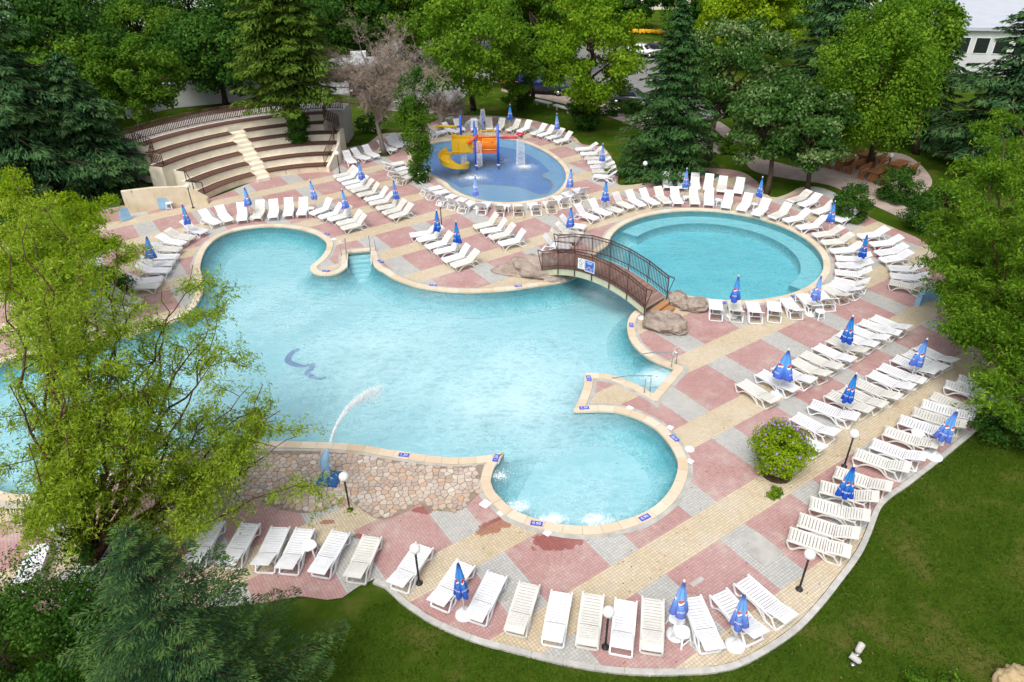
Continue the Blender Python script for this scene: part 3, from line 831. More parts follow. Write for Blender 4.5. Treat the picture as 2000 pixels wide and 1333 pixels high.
row([((1540.5, 393), (1584, 371)), ((1559, 403.5), (1606, 375)), ((1588, 417), (1633, 390)), ((1611, 427), (1655, 398.5)), ((1628, 434), (1679, 405)), ((1674, 462), (1738, 443.5)), ((1702.6, 477), (1760, 460)), ((1706, 495.7), (1777, 475.5)), ((1716, 509), (1790, 490.6)), ((1734.6, 522.7), (1810.6, 514)), ((1739.7, 538), (1815.7, 534.5)), ((1736, 550), (1814, 549.7))],
    'mid', 'the outer arc right of the round pool', 'the back', 'loungers in the outer arc')
row([((1145, 444), (1094, 420)), ((1141, 459), (1083, 434)), ((1128, 469), (1076, 447)), ((1112, 482), (1065, 459))],
    'high', 'the group left of the bridge railing', 'the back', 'loungers left of the bridge')
row([((866, 364), (819, 357)), ((878, 372), (829, 368)), ((893.6, 379), (850.7, 380)), ((911, 385), (874, 389)), ((928.8, 389.7), (895.6, 396)), ((954, 390.7), (936.6, 400)), ((983, 395.6), (971.7, 404)), ((1009.7, 395.6), (1013.6, 405)), ((1036, 392.6), (1051.7, 403)), ((1063, 387.8), (1083, 396.5)), ((1083, 381), (1110, 387)), ((1102, 375), (1129.7, 377)), ((1120, 365), (1147, 369))],
    'high', "the arc in front of the children's pool", 'the left', "loungers in front of the children's pool")
row([((1123, 292), (1169, 278.5)), ((1133, 300.5), (1178, 287)), ((1138, 309), (1189, 298)), ((1145, 317), (1196, 307)), ((1152, 326), (1201, 315.7)), ((1155, 334), (1204, 324)), ((1157, 342.7), (1206, 334))],
    'mid', "the arc right of the children's pool", 'the back', "loungers right of the children's pool")
row([((1039, 261.6), (1067.5, 241)), ((1052, 265), (1082.7, 244.8)), ((1069, 270), (1101, 250)), ((1084, 277), (1116.5, 256.6))],
    'high', "the four behind the children's pool on the right", 'the left', "loungers behind the children's pool, right")
row([((860.5, 258), (849, 248)), ((882, 255), (878, 242)), ((901, 252), (893.6, 232.7)), ((926.8, 251), (926.8, 231.7)), ((956, 250), (956, 230.7)), ((971.7, 252), (979.5, 230.7)), ((993, 254), (1010.7, 232.7)), ((1014.6, 256), (1034, 234.6))],
    'high', "the row behind the children's pool slide", 'the left', "loungers behind the slide")
row([((768, 292), (743, 274)), ((780, 286), (757, 267)), ((789, 280), (769, 261))], 'high', 'the group between bare tree and ivy tree', 'the front', 'loungers between the two trees')
row([((689, 317), (675.6, 293.7)), ((716, 309), (692.5, 290)), ((733, 304), (716, 283.6))], 'high', 'the group beside the stone terraces', 'the left', 'loungers beside the stone terraces')
row([((790, 317), (748, 317)), ((797, 326), (756, 326)), ((804, 333), (764, 335)), ((807, 341), (773, 344))], 'mid', 'the group left of the ivy tree', 'the back', 'loungers left of the ivy tree')
row([((651, 345), (693, 322.5)), ((658.5, 352.5), (702, 328.5)), ((666, 360), (711, 334.5)), ((675, 367.5), (720, 343)), ((684, 374), (732, 349.5)), ((696, 382), (741, 356)), ((711, 391), (759, 365)), ((721.5, 398), (768, 375)), ((732, 408), (783, 382)), ((744, 418), (796.5, 388.5)), ((757.5, 426), (810, 396))],
    'high', 'the long slanting row below the terraces', 'the back', 'loungers in the long slanting row')
row([((606, 418.5), (645, 385.5)), ((625.5, 424.5), (666, 397.5)), ((639, 430.5), (687, 399)), ((657, 438), (706.5, 409.5)), ((664.5, 447), (717, 418.5))],
    'high', 'the short slanting row by the top lobe', 'the back', 'loungers in the short slanting row')
row([((803.5, 459), (850, 438)), ((814, 469.5), (866.5, 441)), ((833.5, 483), (881.5, 453)), ((847, 493.5), (901, 463.5)), ((862, 510), (920.5, 477)), ((880, 520), (937, 487.5))],
    'high', 'the slanting row at the pool edge', 'the back', 'loungers in the row at the pool edge')
row([((923.5, 444), (973, 416)), ((937, 453), (990, 426)), ((955, 465), (1008, 437)), ((974, 477), (1027, 449))],
    'high', 'the row of four near the bridge', 'the back', 'loungers in the row of four')
row([((395, 452), (361, 430)), ((422, 435), (396, 410)), ((447, 431), (426, 401)), ((472, 428), (470, 396)), ((500, 425), (508, 390.5)), ((531, 425), (536.7, 387)), ((561, 421.5), (564, 384.7)), ((587, 420), (593, 383.5))],
    'high', 'the row behind the top lobe of the pool', 'the left', 'loungers behind the top lobe')
row([((375, 465), (327.5, 447)), ((358, 475.5), (307, 460)), ((348, 487), (297, 475)), ((344, 501), (287, 489)), ((332.5, 514), (277, 504)), ((327.5, 528), (267, 517.6)), ((314, 544.6), (250, 536)), ((304, 558), (243, 548)), ((268, 588), (215, 565)), ((240, 606), (196, 583)), ((205, 625), (160, 602)), ((170, 645), (128, 620)), ((118, 668), (84, 638))],
    'mid', 'the row left of the pool, partly behind the willow', 'the back', 'loungers left of the pool')
for p_ in protos.values():
    if not p_[2]:
        for ch in list(p_[0].children_recursive): bpy.data.objects.remove(ch)
        bpy.data.objects.remove(p_[0])

# ------------------------------------------------------------------ closed parasols
def canopy_material():
    g = N('parasol_fabric')
    uv = g.n('UVMap').outputs[0]
    sx = g.n('SeparateXYZ'); g.set(sx.inputs[0], uv)
    u, v = sx.outputs[0], sx.outputs[1]       # u: metres along the panel from its middle, v: height 0..1
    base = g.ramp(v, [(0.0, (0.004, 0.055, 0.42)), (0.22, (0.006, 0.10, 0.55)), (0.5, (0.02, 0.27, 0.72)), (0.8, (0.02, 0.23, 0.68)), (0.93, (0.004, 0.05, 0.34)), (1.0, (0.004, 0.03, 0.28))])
    du = u; dv = g.math('MULTIPLY', g.math('SUBTRACT', v, 0.46), 1.28)
    rad = g.math('SQRT', g.math('ADD', g.math('MULTIPLY', du, du), g.math('MULTIPLY', dv, dv)))
    disc = g.math('LESS_THAN', rad, 0.118); ring = g.math('LESS_THAN', rad, 0.122)
    wv = g.math('MULTIPLY', g.math('SINE', g.math('MULTIPLY', du, 22.0)), 0.03)
    up = g.math('GREATER_THAN', g.math('SUBTRACT', dv, wv), 0.012)
    dn = g.math('LESS_THAN', g.math('SUBTRACT', dv, wv), -0.045)
    em = g.mix(up, (0.85, 0.85, 0.85), (0.50, 0.01, 0.02))
    em = g.mix(dn, em, (0.02, 0.10, 0.55))
    c = g.mix(ring, base, (0.80, 0.82, 0.85)); c = g.mix(disc, c, em)
    # splashy pale drops printed under the emblem
    nz = g.noise(34, 3, 0.7, uv)
    band = g.math('MULTIPLY', g.smooth(v, 0.04, 0.10), g.math('SUBTRACT', 1.0, g.smooth(v, 0.20, 0.27)))
    c = g.mix(g.math('MULTIPLY', band, g.smooth(nz, 0.66, 0.72)), c, (0.30, 0.45, 0.75))
    r_ = g.n('ObjectInfo').outputs['Random']
    hh = g.n('HueSaturation', Color=c, Value=g.math('MULTIPLY_ADD', r_, .35, .85), Saturation=g.math('MULTIPLY_ADD', r_, -.22, 1.0))
    g.bsdf(hh.outputs[0], 0.75, 0.15)
canopy_material()
def wrapped_text(txt, rfun, zc, size, ths):
    cu = bpy.data.curves.new('t', 'FONT'); cu.body = txt; cu.size = size; cu.align_x = 'CENTER'; cu.align_y = 'CENTER'; cu.resolution_u = 2
    tmp = bpy.data.objects.new('t', cu); col.objects.link(tmp)
    me0 = bpy.data.meshes.new_from_object(tmp.evaluated_get(bpy.context.evaluated_depsgraph_get()))
    bpy.data.objects.remove(tmp)
    mb = MB()
    for th in ths:
        vs_ = []
        for v in me0.vertices:
            z = zc + v.co.y; r_ = rfun(z) + 0.006; t = th + v.co.x / r_
            vs_.append((r_ * math.cos(t), r_ * math.sin(t), z))
        mb.add(vs_, [tuple(p.vertices) for p in me0.polygons])
    return mb
def make_parasol(spread, folds, seed, zt=2.18, zb=0.93):
    rr_ = random.Random(seed)
    root = empty('closed_parasol')
    mb = MB(); mb.tube([(0, 0, 0.05), (0, 0, zt + .02)], 0.019, 8); mb.build('pole', MATS['white_paint'], root)
    mb = MB(); mb.lathe([(.27, 0), (.285, .03), (.27, .07), (.16, .09), (.06, .10), (.045, .20), (.03, .21)], 20); mb.build('base', MATS['white_plastic'], root)
    mb = MB(); mb.lathe([(.022, zt - .01), (.034, zt + .02), (.028, zt + .07), (.008, zt + .09)], 10); mb.build('tip', MATS['white_paint'], root)
    # canopy: folds hanging round the pole
    nz, na = 14, folds * 8
    ph = rr_.uniform(0, 6); hem = [rr_.uniform(-.10, .05) for _ in range(folds)]; amp = [rr_.uniform(.8, 1.25) for _ in range(folds)]
    vs_ = []; uvs = []
    for i in range(nz + 1):
        t = i / nz
        for k_ in range(na):
            a_ = k_ / na * folds; j = int(a_); fr = a_ - j
            lobe = math.sin(math.pi * fr) ** 0.8
            env = 0.028 + spread * (t ** 0.92)
            r_ = env * (0.50 + 0.50 * lobe * amp[j]) 
            z = zt - (zt - zb) * t - (hem[j] * lobe if t > .6 else 0) * (t - .6) / .4
            th = 2 * math.pi * (k_ / na) + ph + 0.25 * t
            vs_.append((r_ * math.cos(th), r_ * math.sin(th), z))
            uvs.append(((fr - .5) * (0.20 + 0.34 * t), 1 - t))
    fs = []
    for i in range(nz):
        for k_ in range(na):
            fs.append((i * na + k_, (i + 1) * na + k_, (i + 1) * na + (k_ + 1) % na, i * na + (k_ + 1) % na))
    mb = MB(); mb.add(vs_, fs, True)
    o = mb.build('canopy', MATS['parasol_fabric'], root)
    uvl = o.data.uv_layers.new(name='UVMap')
    for p in o.data.polygons:
        us = [uvs[o.data.loops[l].vertex_index] for l in p.loop_indices]
        for l, q in zip(p.loop_indices, us):
            u_ = q[0]
            if max(abs(x[0] - y[0]) for x in us for y in us) > 0.12 and u_ < 0: u_ = 0.2
            uvl.data[l].uv = (u_, q[1])
    # the lettering printed below each emblem
    rf_ = lambda z: 0.014 + (0.028 + spread * (((zt - z) / (zt - zb)) ** 0.92)) * 1.02
    zc = zb + 0.25 * (zt - zb)
    ths = [2 * math.pi * ((j + .5) / folds) + ph + 0.25 * .75 for j in range(folds)]
    wrapped_text('pepsi', rf_, zc, 0.105, ths).build('lettering', MATS['white_paint'], o)
    tag(root, 'x', 'parasol')
    return root
par = [[make_parasol(0.225, 4, 1), 0], [make_parasol(0.24, 3, 2), 0], [make_parasol(0.21, 5, 5), 0], [make_parasol(0.46, 4, 9), 0]]
umb = [((355, 396), 0, 'beside the left end of the row under the stone wall'), ((477, 363), 1, 'below the steps of the stone terraces'), ((608.7, 350), 2, 'below the right half of the stone terraces'), ((670, 369), 1, 'in the short slanting row by the top lobe'), ((703.5, 313.5), 0, 'at the back of the long slanting row'), ((770.7, 349), 2, 'in the middle of the long slanting row'),
       ((849, 409), 0, 'next to the globe lamp in the row at the pool edge'), ((890, 431), 1, 'in the middle of the row at the pool edge'), ((927, 344), 2, "in front of the children's pool"), ((995, 204), 1, "behind the red water arm of the children's pool"), ((1090, 222), 0, "behind the four loungers right of the children's pool"), ((1113, 329), 1, "at the right edge of the children's pool"),
       ((1179, 280), 0, "in the arc right of the children's pool, under the spruce"), ((1184, 353), 3.5, 'at the left end of the arc behind the round pool'), ((1115, 402), 1, 'left of the bridge railing'), ((1344, 327.6), 2, 'in the short back row by the spruce'), ((1488.6, 346), 0, 'behind the right end of the back row, at the lawn'), ((1633, 393), 1, 'between the two arcs right of the round pool'),
       ((1697.6, 457), 2, 'between the outer arc and the round pool loungers, farther right'), ((1602, 536), 0, 'at the lower right rim of the round pool'), ((1443, 539.6), 1, 'at the lower rim of the round pool'), ((1670, 614), 3.6, 'in the straight row near the boulders, farther back'), ((1538, 683), 3, 'half open and widest, in the straight row near the boulders'), ((1668, 727), 2, 'in the middle of the row behind the bush'),
       ((1805.5, 659.5), 3.6, 'partly behind the leaves of the right willow'), ((1859.6, 798), 3.6, 'in the right-hand lawn row, farther back'), ((1670, 906.6), 3.6, 'in the right-hand lawn row, nearer, below the globe lamp'), ((1337.6, 1139.6), 1, 'beside the stool in the nearest row'), ((1461, 1160), 0, 'at the right end of the nearest row'), ((900, 1101), 2, 'in the left half of the nearest row'), ((280, 462), 3.6, 'left of the pool, right of the willow'), ((176, 556), 0, 'left of the pool, hidden behind the willow')]
lean = {(1337.6, 1139.6): (0.0, 0.10), (1461, 1160): (0.05, 0.12), (1538, 683): (0.02, 0.05)}
urand = random.Random(4)
for (p, kind_, where) in umb:
    i = int(kind_) if kind_ == 3 else (int(urand.random() * 3) if kind_ >= 3.4 else int(kind_))
    pr = par[i]
    o = pr[0] if not pr[1] else copy_tree(pr[0]); pr[1] = 1
    c = at(*p, 2.24)
    o.location = (c.x, c.y, 0.004)
    o.rotation_euler = (urand.uniform(-.06, .06), urand.uniform(-.06, .06), urand.uniform(0, 6.28))
    if kind_ in (3.5, 3.6): o.scale = (1.2, 1.2, 1)
    tag(o, 'closed blue parasol ' + where, 'parasol', 'closed blue parasols')

# ------------------------------------------------------------------ stools / side tables
def make_stool():
    root = empty('side_table')
    mb = MB(); mb.prism([(math.cos(t) * .23 * (1 + .06 * math.cos(4 * t)), math.sin(t) * .23 * (1 + .06 * math.cos(4 * t))) for t in [2 * math.pi * i / 16 for i in range(16)]], .385, .415); mb.build('table_top', MATS['white_plastic'], root)
    for sx in (-1, 1):
        for sy in (-1, 1):
            mb = MB(); mb.bar((sx * .20, sy * .20, 0), (sx * .14, sy * .14, .39), .05, .04); mb.build('leg', MATS['white_plastic'], root)
    for sy in (-1, 1):
        mb = MB(); mb.bar((-.185, sy * .185, .1), (.185, sy * .185, .1), .03, .03); mb.build('stretcher', MATS['white_plastic'], root)
    return root
st = make_stool(); first = True
for p, lb_ in [((608, 1083), 'between the seventh and eighth loungers of the nearest row'), ((1329, 1252), 'right of the globe lamp in the nearest row'), ((1319, 1226), 'at the parasol pole in the nearest row'), ((1339, 396), 'between loungers behind the round pool, leftmost'), ((1402, 402), 'between loungers behind the round pool, middle'), ((1472.6, 410), 'between loungers behind the round pool, rightmost'), ((991, 413), "among loungers in front of the children's pool"), ((609, 418), 'left of the short slanting row'), ((333, 408), 'against the stained wall of the stone terraces'), ((1787, 862), 'among loungers of the right-hand lawn row'), ((1598, 622), 'among loungers at the lower right of the round pool')]:
    o = st if first else copy_tree(st); first = False
    c = at(*p); o.location = (c.x, c.y, 0.006); o.rotation_euler.z = urand.uniform(0, 1.5)
    tag(o, 'small white plastic side table ' + lb_, 'side table', 'white side tables')

# ------------------------------------------------------------------ globe lamps
def globe_mat():
    g = N('globe'); g.bsdf((0.80, 0.79, 0.76), 0.35, 0.5, Subsurface_Weight=0.15)
globe_mat()
def make_lamp(m='black_metal', h=1.38):
    root = empty('globe_lamp')
    mb = MB(); mb.lathe([(.11, 0), (.11, .025), (.075, .05), (.045, .10), (.036, .14)], 16); mb.build('foot', MATS[m], root)
    mb = MB(); mb.tube([(0, 0, .12), (0, 0, h - .03)], .033, 10); mb.lathe([(.04, h - .05), (.07, h - .02), (.075, h + .01)], 14); mb.build('post', MATS[m], root)
    mb = MB(); r_ = .165; mb.lathe([(max(.02, r_ * math.sin(t)), h + r_ - r_ * math.cos(t)) for t in [math.pi * i / 12 for i in range(13)]], 20); mb.build('globe', MATS['globe'], root)
    return root
lp = make_lamp(); lg = make_lamp('green_metal'); used = {id(lp): 0, id(lg): 0}
for p, pr, lb_ in [((1560.8, 1151.5), lp, 'on the yellow paving in front of the right-hand lawn row'), ((1648.5, 911.7), lp, 'right of the flowering bush'), ((819, 1139.8), lp, 'in front of a lounger, second lamp from the left below'), ((683.7, 996.5), lp, 'at the flagstone terrace beside the dolphin'), ((1182.3, 1264.5), lp, 'between loungers in the middle of the nearest row'), ((377.3, 406.5), lp, 'at the lower left corner of the stone terraces'), ((1256.6, 361), lg, 'under the spruce behind the round pool'), ((863, 446), lg, 'beside a parasol in the row at the pool edge'), ((1729, 345), lp, 'at the wooden picnic tables'), ((664, 339), lp, 'at the right end of the stone terraces')]:
    o = pr if not used[id(pr)] else copy_tree(pr); used[id(pr)] = 1
    c = at(*p); o.location = (c.x, c.y, 0.002)
    tag(o, ('black' if pr is lp else 'dark green') + ' globe lamp ' + lb_, 'lamp', 'globe lamps')

# ------------------------------------------------------------------ boulders
def boulder(name, c, rad, sc, seed, mat, label, rz=0.0):
    bm = bmesh.new(); bmesh.ops.create_icosphere(bm, subdivisions=5, radius=1.0)
    off = Vector((seed * 3.1, seed * 1.7, seed * .9))
    for v in bm.verts:
        n_ = v.co.copy(); d = 1 + .42 * pnoise(n_ * 1.3 + off) + .22 * pnoise(n_ * 2.9 + off) + .10 * pnoise(n_ * 6 + off) + .04 * pnoise(n_ * 14 + off)
        v.co = Vector((n_.x * sc[0], n_.y * sc[1], n_.z * sc[2])) * d * rad
        if v.co.z < -.02: v.co.z *= .25
    me = bpy.data.meshes.new(name); bm.to_mesh(me); bm.free()
    me.polygons.foreach_set('use_smooth', [True] * len(me.polygons)); me.materials.append(mat)
    o = bpy.data.objects.new(name, me); o.location = c; o.rotation_euler.z = rz
    link(o); return tag(o, label, 'boulder')
def make_rock():
    g = N('boulder_rock'); P = g.geo()
    a = g.noise(1.3, 5, 0.65, P); b = g.noise(9, 4, 0.7, P)
    c = g.ramp(a, [(0.3, (0.17, 0.135, 0.11)), (0.5, (0.33, 0.265, 0.22)), (0.7, (0.42, 0.35, 0.30))])
    c = g.mix(g.math('MULTIPLY', g.smooth(b, .45, .7), .35), c, (0.50, 0.46, 0.42))
    g.bsdf(c, 0.9, 0.2, 0, g.bump(g.math('ADD', a, b), 0.8, 0.06))
make_rock()
RK = MATS['boulder_rock']
c = at(1040, 532); boulder('boulder', (c.x, c.y, .1), 1.0, (1.75, .85, .72), 1, RK, 'long grey boulder under the left end of the bridge', R(-12))
c = at(1098, 545); boulder('boulder', (c.x, c.y, .05), .6, (1.5, .7, .5), 7, RK, 'low boulder tip reaching into the water under the bridge', R(20))
c = at(1298, 640); boulder('boulder', (c.x, c.y, .15), .85, (1.15, .85, .75), 3, RK, 'brownish boulder right of the bridge in front of the steps', R(-35))
c = at(1325, 592); boulder('boulder', (c.x, c.y, .12), .62, (1.0, .9, .75), 4, RK, 'grey boulder behind the wooden bridge steps')
c = at(1355, 603); boulder('boulder', (c.x, c.y, .1), .62, (1.1, .85, .7), 5, RK, 'grey boulder beside the loungers at the round pool')
c = at(2006, 1338, 0.2); boulder('boulder', (c.x, c.y, .0), .6, (1, 1, .8), 6, MATS['sandstone'], 'rounded sandstone boulder in the bottom right corner')

# ------------------------------------------------------------------ arched footbridge
def wood(name, c1, c2, rot=0.0, scale=(1.2, 26, 8)):
    g = N(name); P = g.coord('Object')
    mp = g.n('Mapping'); g.set(mp.inputs['Vector'], P); mp.inputs['Scale'].default_value = scale
    r_ = g.n('ObjectInfo').outputs['Random']
    f = g.noise(2.0, 4, 0.6, mp.outputs[0])
    k_ = g.math('ADD', g.math('MULTIPLY', f, .7), g.math('MULTIPLY', r_, .35))
    g.bsdf(g.ramp(k_, [(0.25, c1), (0.8, c2)]), 0.7, 0.25, 0, g.bump(f, 0.3, 0.01))
wood('deck_wood', (0.20, 0.125, 0.10), (0.34, 0.235, 0.20))
wood('bench_wood', (0.055, 0.027, 0.020), (0.17, 0.085, 0.062), 0, (3, 3, 30))
wood('new_wood', (0.30, 0.14, 0.055), (0.52, 0.28, 0.13))
NL, NR, FL, FR = at(1060, 529, .42), at(1260, 605, .40), at(1088, 497, .42), at(1301, 581, .40)
bridge = empty('footbridge', (0, 0, 0)); tag(bridge, 'arched brown footbridge with metal railings over the pool channel', 'bridge')
def bp(t, s, dz=0.0):
    a = NL.lerp(NR, t); b = FL.lerp(FR, t); p = a.lerp(b, s)
    p.z = .42 + .80 * 4 * t * (1 - t) * 1.0 + dz
    return p
for s, nm in ((0.0, 'beam'), (1.0, 'beam')):
    mb = MB(); k = 24; vs_ = []; fs = []
    side = (bp(.5, 1) - bp(.5, 0)).normalized() * (.10 if s == 0 else -.10)
    for i in range(k + 1):
        t = i / k; a = bp(t, s, -.02); b = bp(t, s, -.36)
        vs_ += [a, a + side, b + side, b]
    for i in range(k):
        q = i * 4
        for j in range(4): fs.append((q + j, q + (j + 1) % 4, q + 4 + (j + 1) % 4, q + 4 + j))
    fs += [(0, 3, 2, 1), (k * 4, k * 4 + 1, k * 4 + 2, k * 4 + 3)]
    mb.add(vs_, fs); o = mb.build(nm, MATS['bridge_beam'], bridge)
    bm = bmesh.new(); bm.from_mesh(o.data); bmesh.ops.recalc_face_normals(bm, faces=bm.faces); bm.to_mesh(o.data); bm.free()
NP = 46
for i in range(NP):
    t0, t1 = i / NP + .0012, (i + 1) / NP - .0012
    A, B, C_, D = bp(t0, .02, .012), bp(t1, .02, .012), bp(t1, .98, .012), bp(t0, .98, .012)
    mb = MB(); dz = Vector((0, 0, -.03))
    mb.add([A, B, C_, D, A + dz, B + dz, C_ + dz, D + dz], [(0, 1, 2, 3), (7, 6, 5, 4), (0, 4, 5, 1), (1, 5, 6, 2), (2, 6, 7, 3), (3, 7, 4, 0)])
    mb.build('plank', MATS['deck_wood'], bridge)
# approach platform on the left and the steps on the right
for i in range(7):
    t = -.02 - i * .022
    A = NL.lerp(NR, t); B = FL.lerp(FR, t); A2 = NL.lerp(NR, t - .020); B2 = FL.lerp(FR, t - .020)
    mb = MB(); z = .40 - .045 * i
    mb.add([(A.x, A.y, z), (A2.x, A2.y, z - .04), (B2.x, B2.y, z - .04), (B.x, B.y, z), (A.x, A.y, z - .06), (A2.x, A2.y, z - .10), (B2.x, B2.y, z - .10), (B.x, B.y, z - .06)], [(3, 2, 1, 0), (4, 5, 6, 7), (0, 1, 5, 4), (1, 2, 6, 5), (2, 3, 7, 6), (3, 0, 4, 7)])
    mb.build('ramp_plank', MATS['deck_wood'], bridge)
dr = (NR - NL); dr.z = 0; dr.normalize(); cr_ = (FR - NR); cr_.z = 0; wid = cr_.length; cr_.normalize()
for i, zz in enumerate((.29, .16)):
    p = NR + cr_ * wid * .5 + dr * (.22 + .36 * i); mb = MB()
    mb.box((p.x, p.y, zz), (.35, wid * .72, .045), math.atan2(dr.y, dr.x)); mb.build('step', MATS['new_wood'], bridge)
    mb = MB(); mb.box((p.x + dr.x * .165, p.y + dr.y * .165, zz / 2 - .02), (.025, wid * .70, zz - .03), math.atan2(dr.y, dr.x)); mb.build('step_riser', MATS['new_wood'], bridge)
NPAN = 6; RH = 1.15
mbx = MB(); mbx.bar((0, 0, 0), (0, 0, 1), .032, .026, (1, 0, 0)); bal_me = mbx.mesh('baluster'); bal_me.materials.append(MATS['brown_metal'])
for s in (0.0, 1.0):
    sd_ = (-1 if s == 0 else 1); outw = cr_ * sd_ * .05
    rail = empty('railing'); rail.parent = bridge
    T = [.0 + i / NPAN for i in range(NPAN + 1)]
    for t in T:
        p = bp(t, s) + outw; mb = MB(); mb.bar(p + Vector((0, 0, -.30)), p + Vector((0, 0, RH)), .05, .05, (1, 0, 0)); mb.build('post', MATS['brown_metal'], rail)
    for hz, w_ in ((RH, .055), (RH - .16, .03), (.24, .03)):
        mb = MB()
        for i in range(NPAN): mb.bar(bp(T[i], s, hz) + outw, bp(T[i + 1], s, hz) + outw, w_, .032)
        if hz == RH:
            for t, e in ((0, -1), (1, 1)):
                q = bp(t, s, RH) + outw; q2 = q + dr * e * .32
                mb.bar(q, q2, w_, .032); mb.bar(q2, bp(t, s, .05) + outw, .03, .03)
        mb.build('handrail' if hz == RH else 'rail', MATS['brown_metal'], rail)
    for i in range(NPAN):
        for j in range(1, 13):
            t = T[i] + (T[i + 1] - T[i]) * j / 13
            a = bp(T[i], s).lerp(bp(T[i + 1], s), j / 13) + outw
            o = inst('baluster', bal_me, rail); o.location = a + Vector((0, 0, .03)); o.scale = (1, 1, RH - .05)
# the two notice boards on the near railing
def board(t0, t1, z0, z1, mat, off, parent, name):
    A, B = bp(t0, 0) - cr_ * off, bp(t1, 0) - cr_ * off; mb = MB(); o2 = -cr_ * .012
    v = [A + Vector((0, 0, z0)), B + Vector((0, 0, z0)), B + Vector((0, 0, z1)), A + Vector((0, 0, z1))]
    mb.add(v + [p + o2 for p in v], [(0, 3, 2, 1), (4, 5, 6, 7), (0, 1, 5, 4), (1, 2, 6, 5), (2, 3, 7, 6), (3, 0, 4, 7)])
    return mb.build(name, mat, parent)
def on_board(t0, t1, z0, z1, polys, mat, off, parent, name):
    A, B = bp(t0, 0) - cr_ * off, bp(t1, 0) - cr_ * off; mb = MB()
    for poly in polys:
        v = []
        for (x, y) in poly:
            p = A.lerp(B, x); p.z += z0 + (z1 - z0) * y; v.append(p)
        mb.add(v, [tuple(range(len(v)))])
    return mb.build(name, mat, parent)
sg = empty('notice_board'); tag(sg, 'white notice with round prohibition symbol on the bridge railing', 'sign')
board(.37, .432, .22, .80, MATS['white_paint'], .085, sg, 'panel')
ringp = [[(.5 + .36 * math.cos(a), .66 + .27 * math.sin(a)), (.5 + .36 * math.cos(a + .33), .66 + .27 * math.sin(a + .33)), (.5 + .30 * math.cos(a + .33), .66 + .22 * math.sin(a + .33)), (.5 + .30 * math.cos(a), .66 + .22 * math.sin(a))] for a in [i * .3142 for i in range(20)]]
on_board(.37, .432, .22, .80, ringp + [[(.27, .80), (.33, .84), (.73, .52), (.67, .48)], [(.42, .72), (.5, .74), (.62, .56), (.5, .54)]], MATS['sign_grey'], .099, sg, 'symbol')
on_board(.37, .432, .22, .80, [[(.12 + .11 * k, y), (.20 + .11 * k, y), (.20 + .11 * k, y + .05), (.12 + .11 * k, y + .05)] for y in (.30, .20, .08) for k in range(7) if (k * 7 + int(y * 100)) % 5], MATS['sign_maroon'], .099, sg, 'lettering')
sg = empty('notice_board'); tag(sg, 'blue notice with an orange swimmer picture on the bridge railing', 'sign')
board(.436, .53, .16, .80, MATS['white_paint'], .085, sg, 'panel')
on_board(.436, .53, .16, .80, [[(.06, .05), (.94, .05), (.94, .95), (.06, .95)]], MATS['sign_blue'], .099, sg, 'field')
on_board(.436, .53, .16, .80, [[(.12, .22), (.30, .36), (.50, .52), (.62, .36), (.76, .24), (.70, .18), (.56, .30), (.48, .40), (.32, .26), (.16, .16)], [(.74, .36), (.80, .42), (.86, .36), (.80, .29)]], MATS['sign_orange'], .101, sg, 'swimmer')
on_board(.436, .53, .16, .80, [[(x, .80), (x + .07, .80), (x + .07, .86), (x, .86)] for x in [.18 + .09 * k for k in range(7)]] + [[(x, .69), (x + .06, .69), (x + .06, .75), (x, .75)] for x in [.30 + .085 * k for k in range(5)]] + [[(.14, .10), (.86, .10), (.86, .125), (.14, .125)]], MATS['white_paint'], .101, sg, 'lettering')
# ------------------------------------------------------------------ stone terraces (open-air theatre)
AC = Vector((-13.83, 44.79)); AR0, TR, TD, T1 = 7.55, .47, 1.20, .42
amph = empty('stone_terraces'); tag(amph, 'curved cream stone terraces with brown wooden benches above the pool', 'terraces')
def ap(ang, r_, z): return Vector((AC.x + r_ * math.cos(ang), AC.y + r_ * math.sin(ang), z))
def aang(px, py, z):
    q = at(px, py, z); return math.atan2(q.y - AC.y, q.x - AC.x)
LEFT = [(376, 378), (376, 357), (341, 333), (296, 325), (300, 300), (272, 285)]
RIGHT = [(637, 327), (649, 303), (661, 279), (662, 258), (633, 238), (633, 222)]
SL = [(494, 341), (483, 320), (471, 301), (459, 280), (448, 260)]
SR = [(522, 336), (512, 315), (500, 296), (487, 275), (477, 255)]
def arc_block(name, a0_, a1_, r0, r1, z0, z1, mat, parent, n=14):
    mb = MB(); vs_ = []; fs = []
    for i in range(n + 1):
        a = a0_ + (a1_ - a0_) * i / n
        vs_ += [ap(a, r0, z0), ap(a, r1, z0), ap(a, r1, z1), ap(a, r0, z1)]
    for i in range(n):
        q = i * 4
        for j in range(4): fs.append((q + j, q + (j + 1) % 4, q + 4 + (j + 1) % 4, q + 4 + j))
    fs += [(0, 3, 2, 1), (n * 4, n * 4 + 1, n * 4 + 2, n * 4 + 3)]
    mb.add(vs_, fs); o = mb.build(name, mat, parent)
    bm = bmesh.new(); bm.from_mesh(o.data); bmesh.ops.recalc_face_normals(bm, faces=bm.faces); bm.to_mesh(o.data); bm.free()
    return o
g = N('stained_wall'); P = g.geo()
mpn = g.n('Mapping'); g.set(mpn.inputs['Vector'], P); mpn.inputs['Scale'].default_value = (1.6, 1.6, .35)
a = g.noise(2.4, 5, .7, mpn.outputs[0]); b = g.noise(.9, 4, .6, P)
c_ = g.ramp(b, [(.35, (.60, .50, .34)), (.65, (.72, .64, .49))])
c_ = g.mix(g.math('MULTIPLY', g.smooth(a, .55, .72), .75), c_, (.36, .23, .12))
g.bsdf(c_, .85, .2, 0, g.bump(a, .2, .02))
angL = []; angR = []
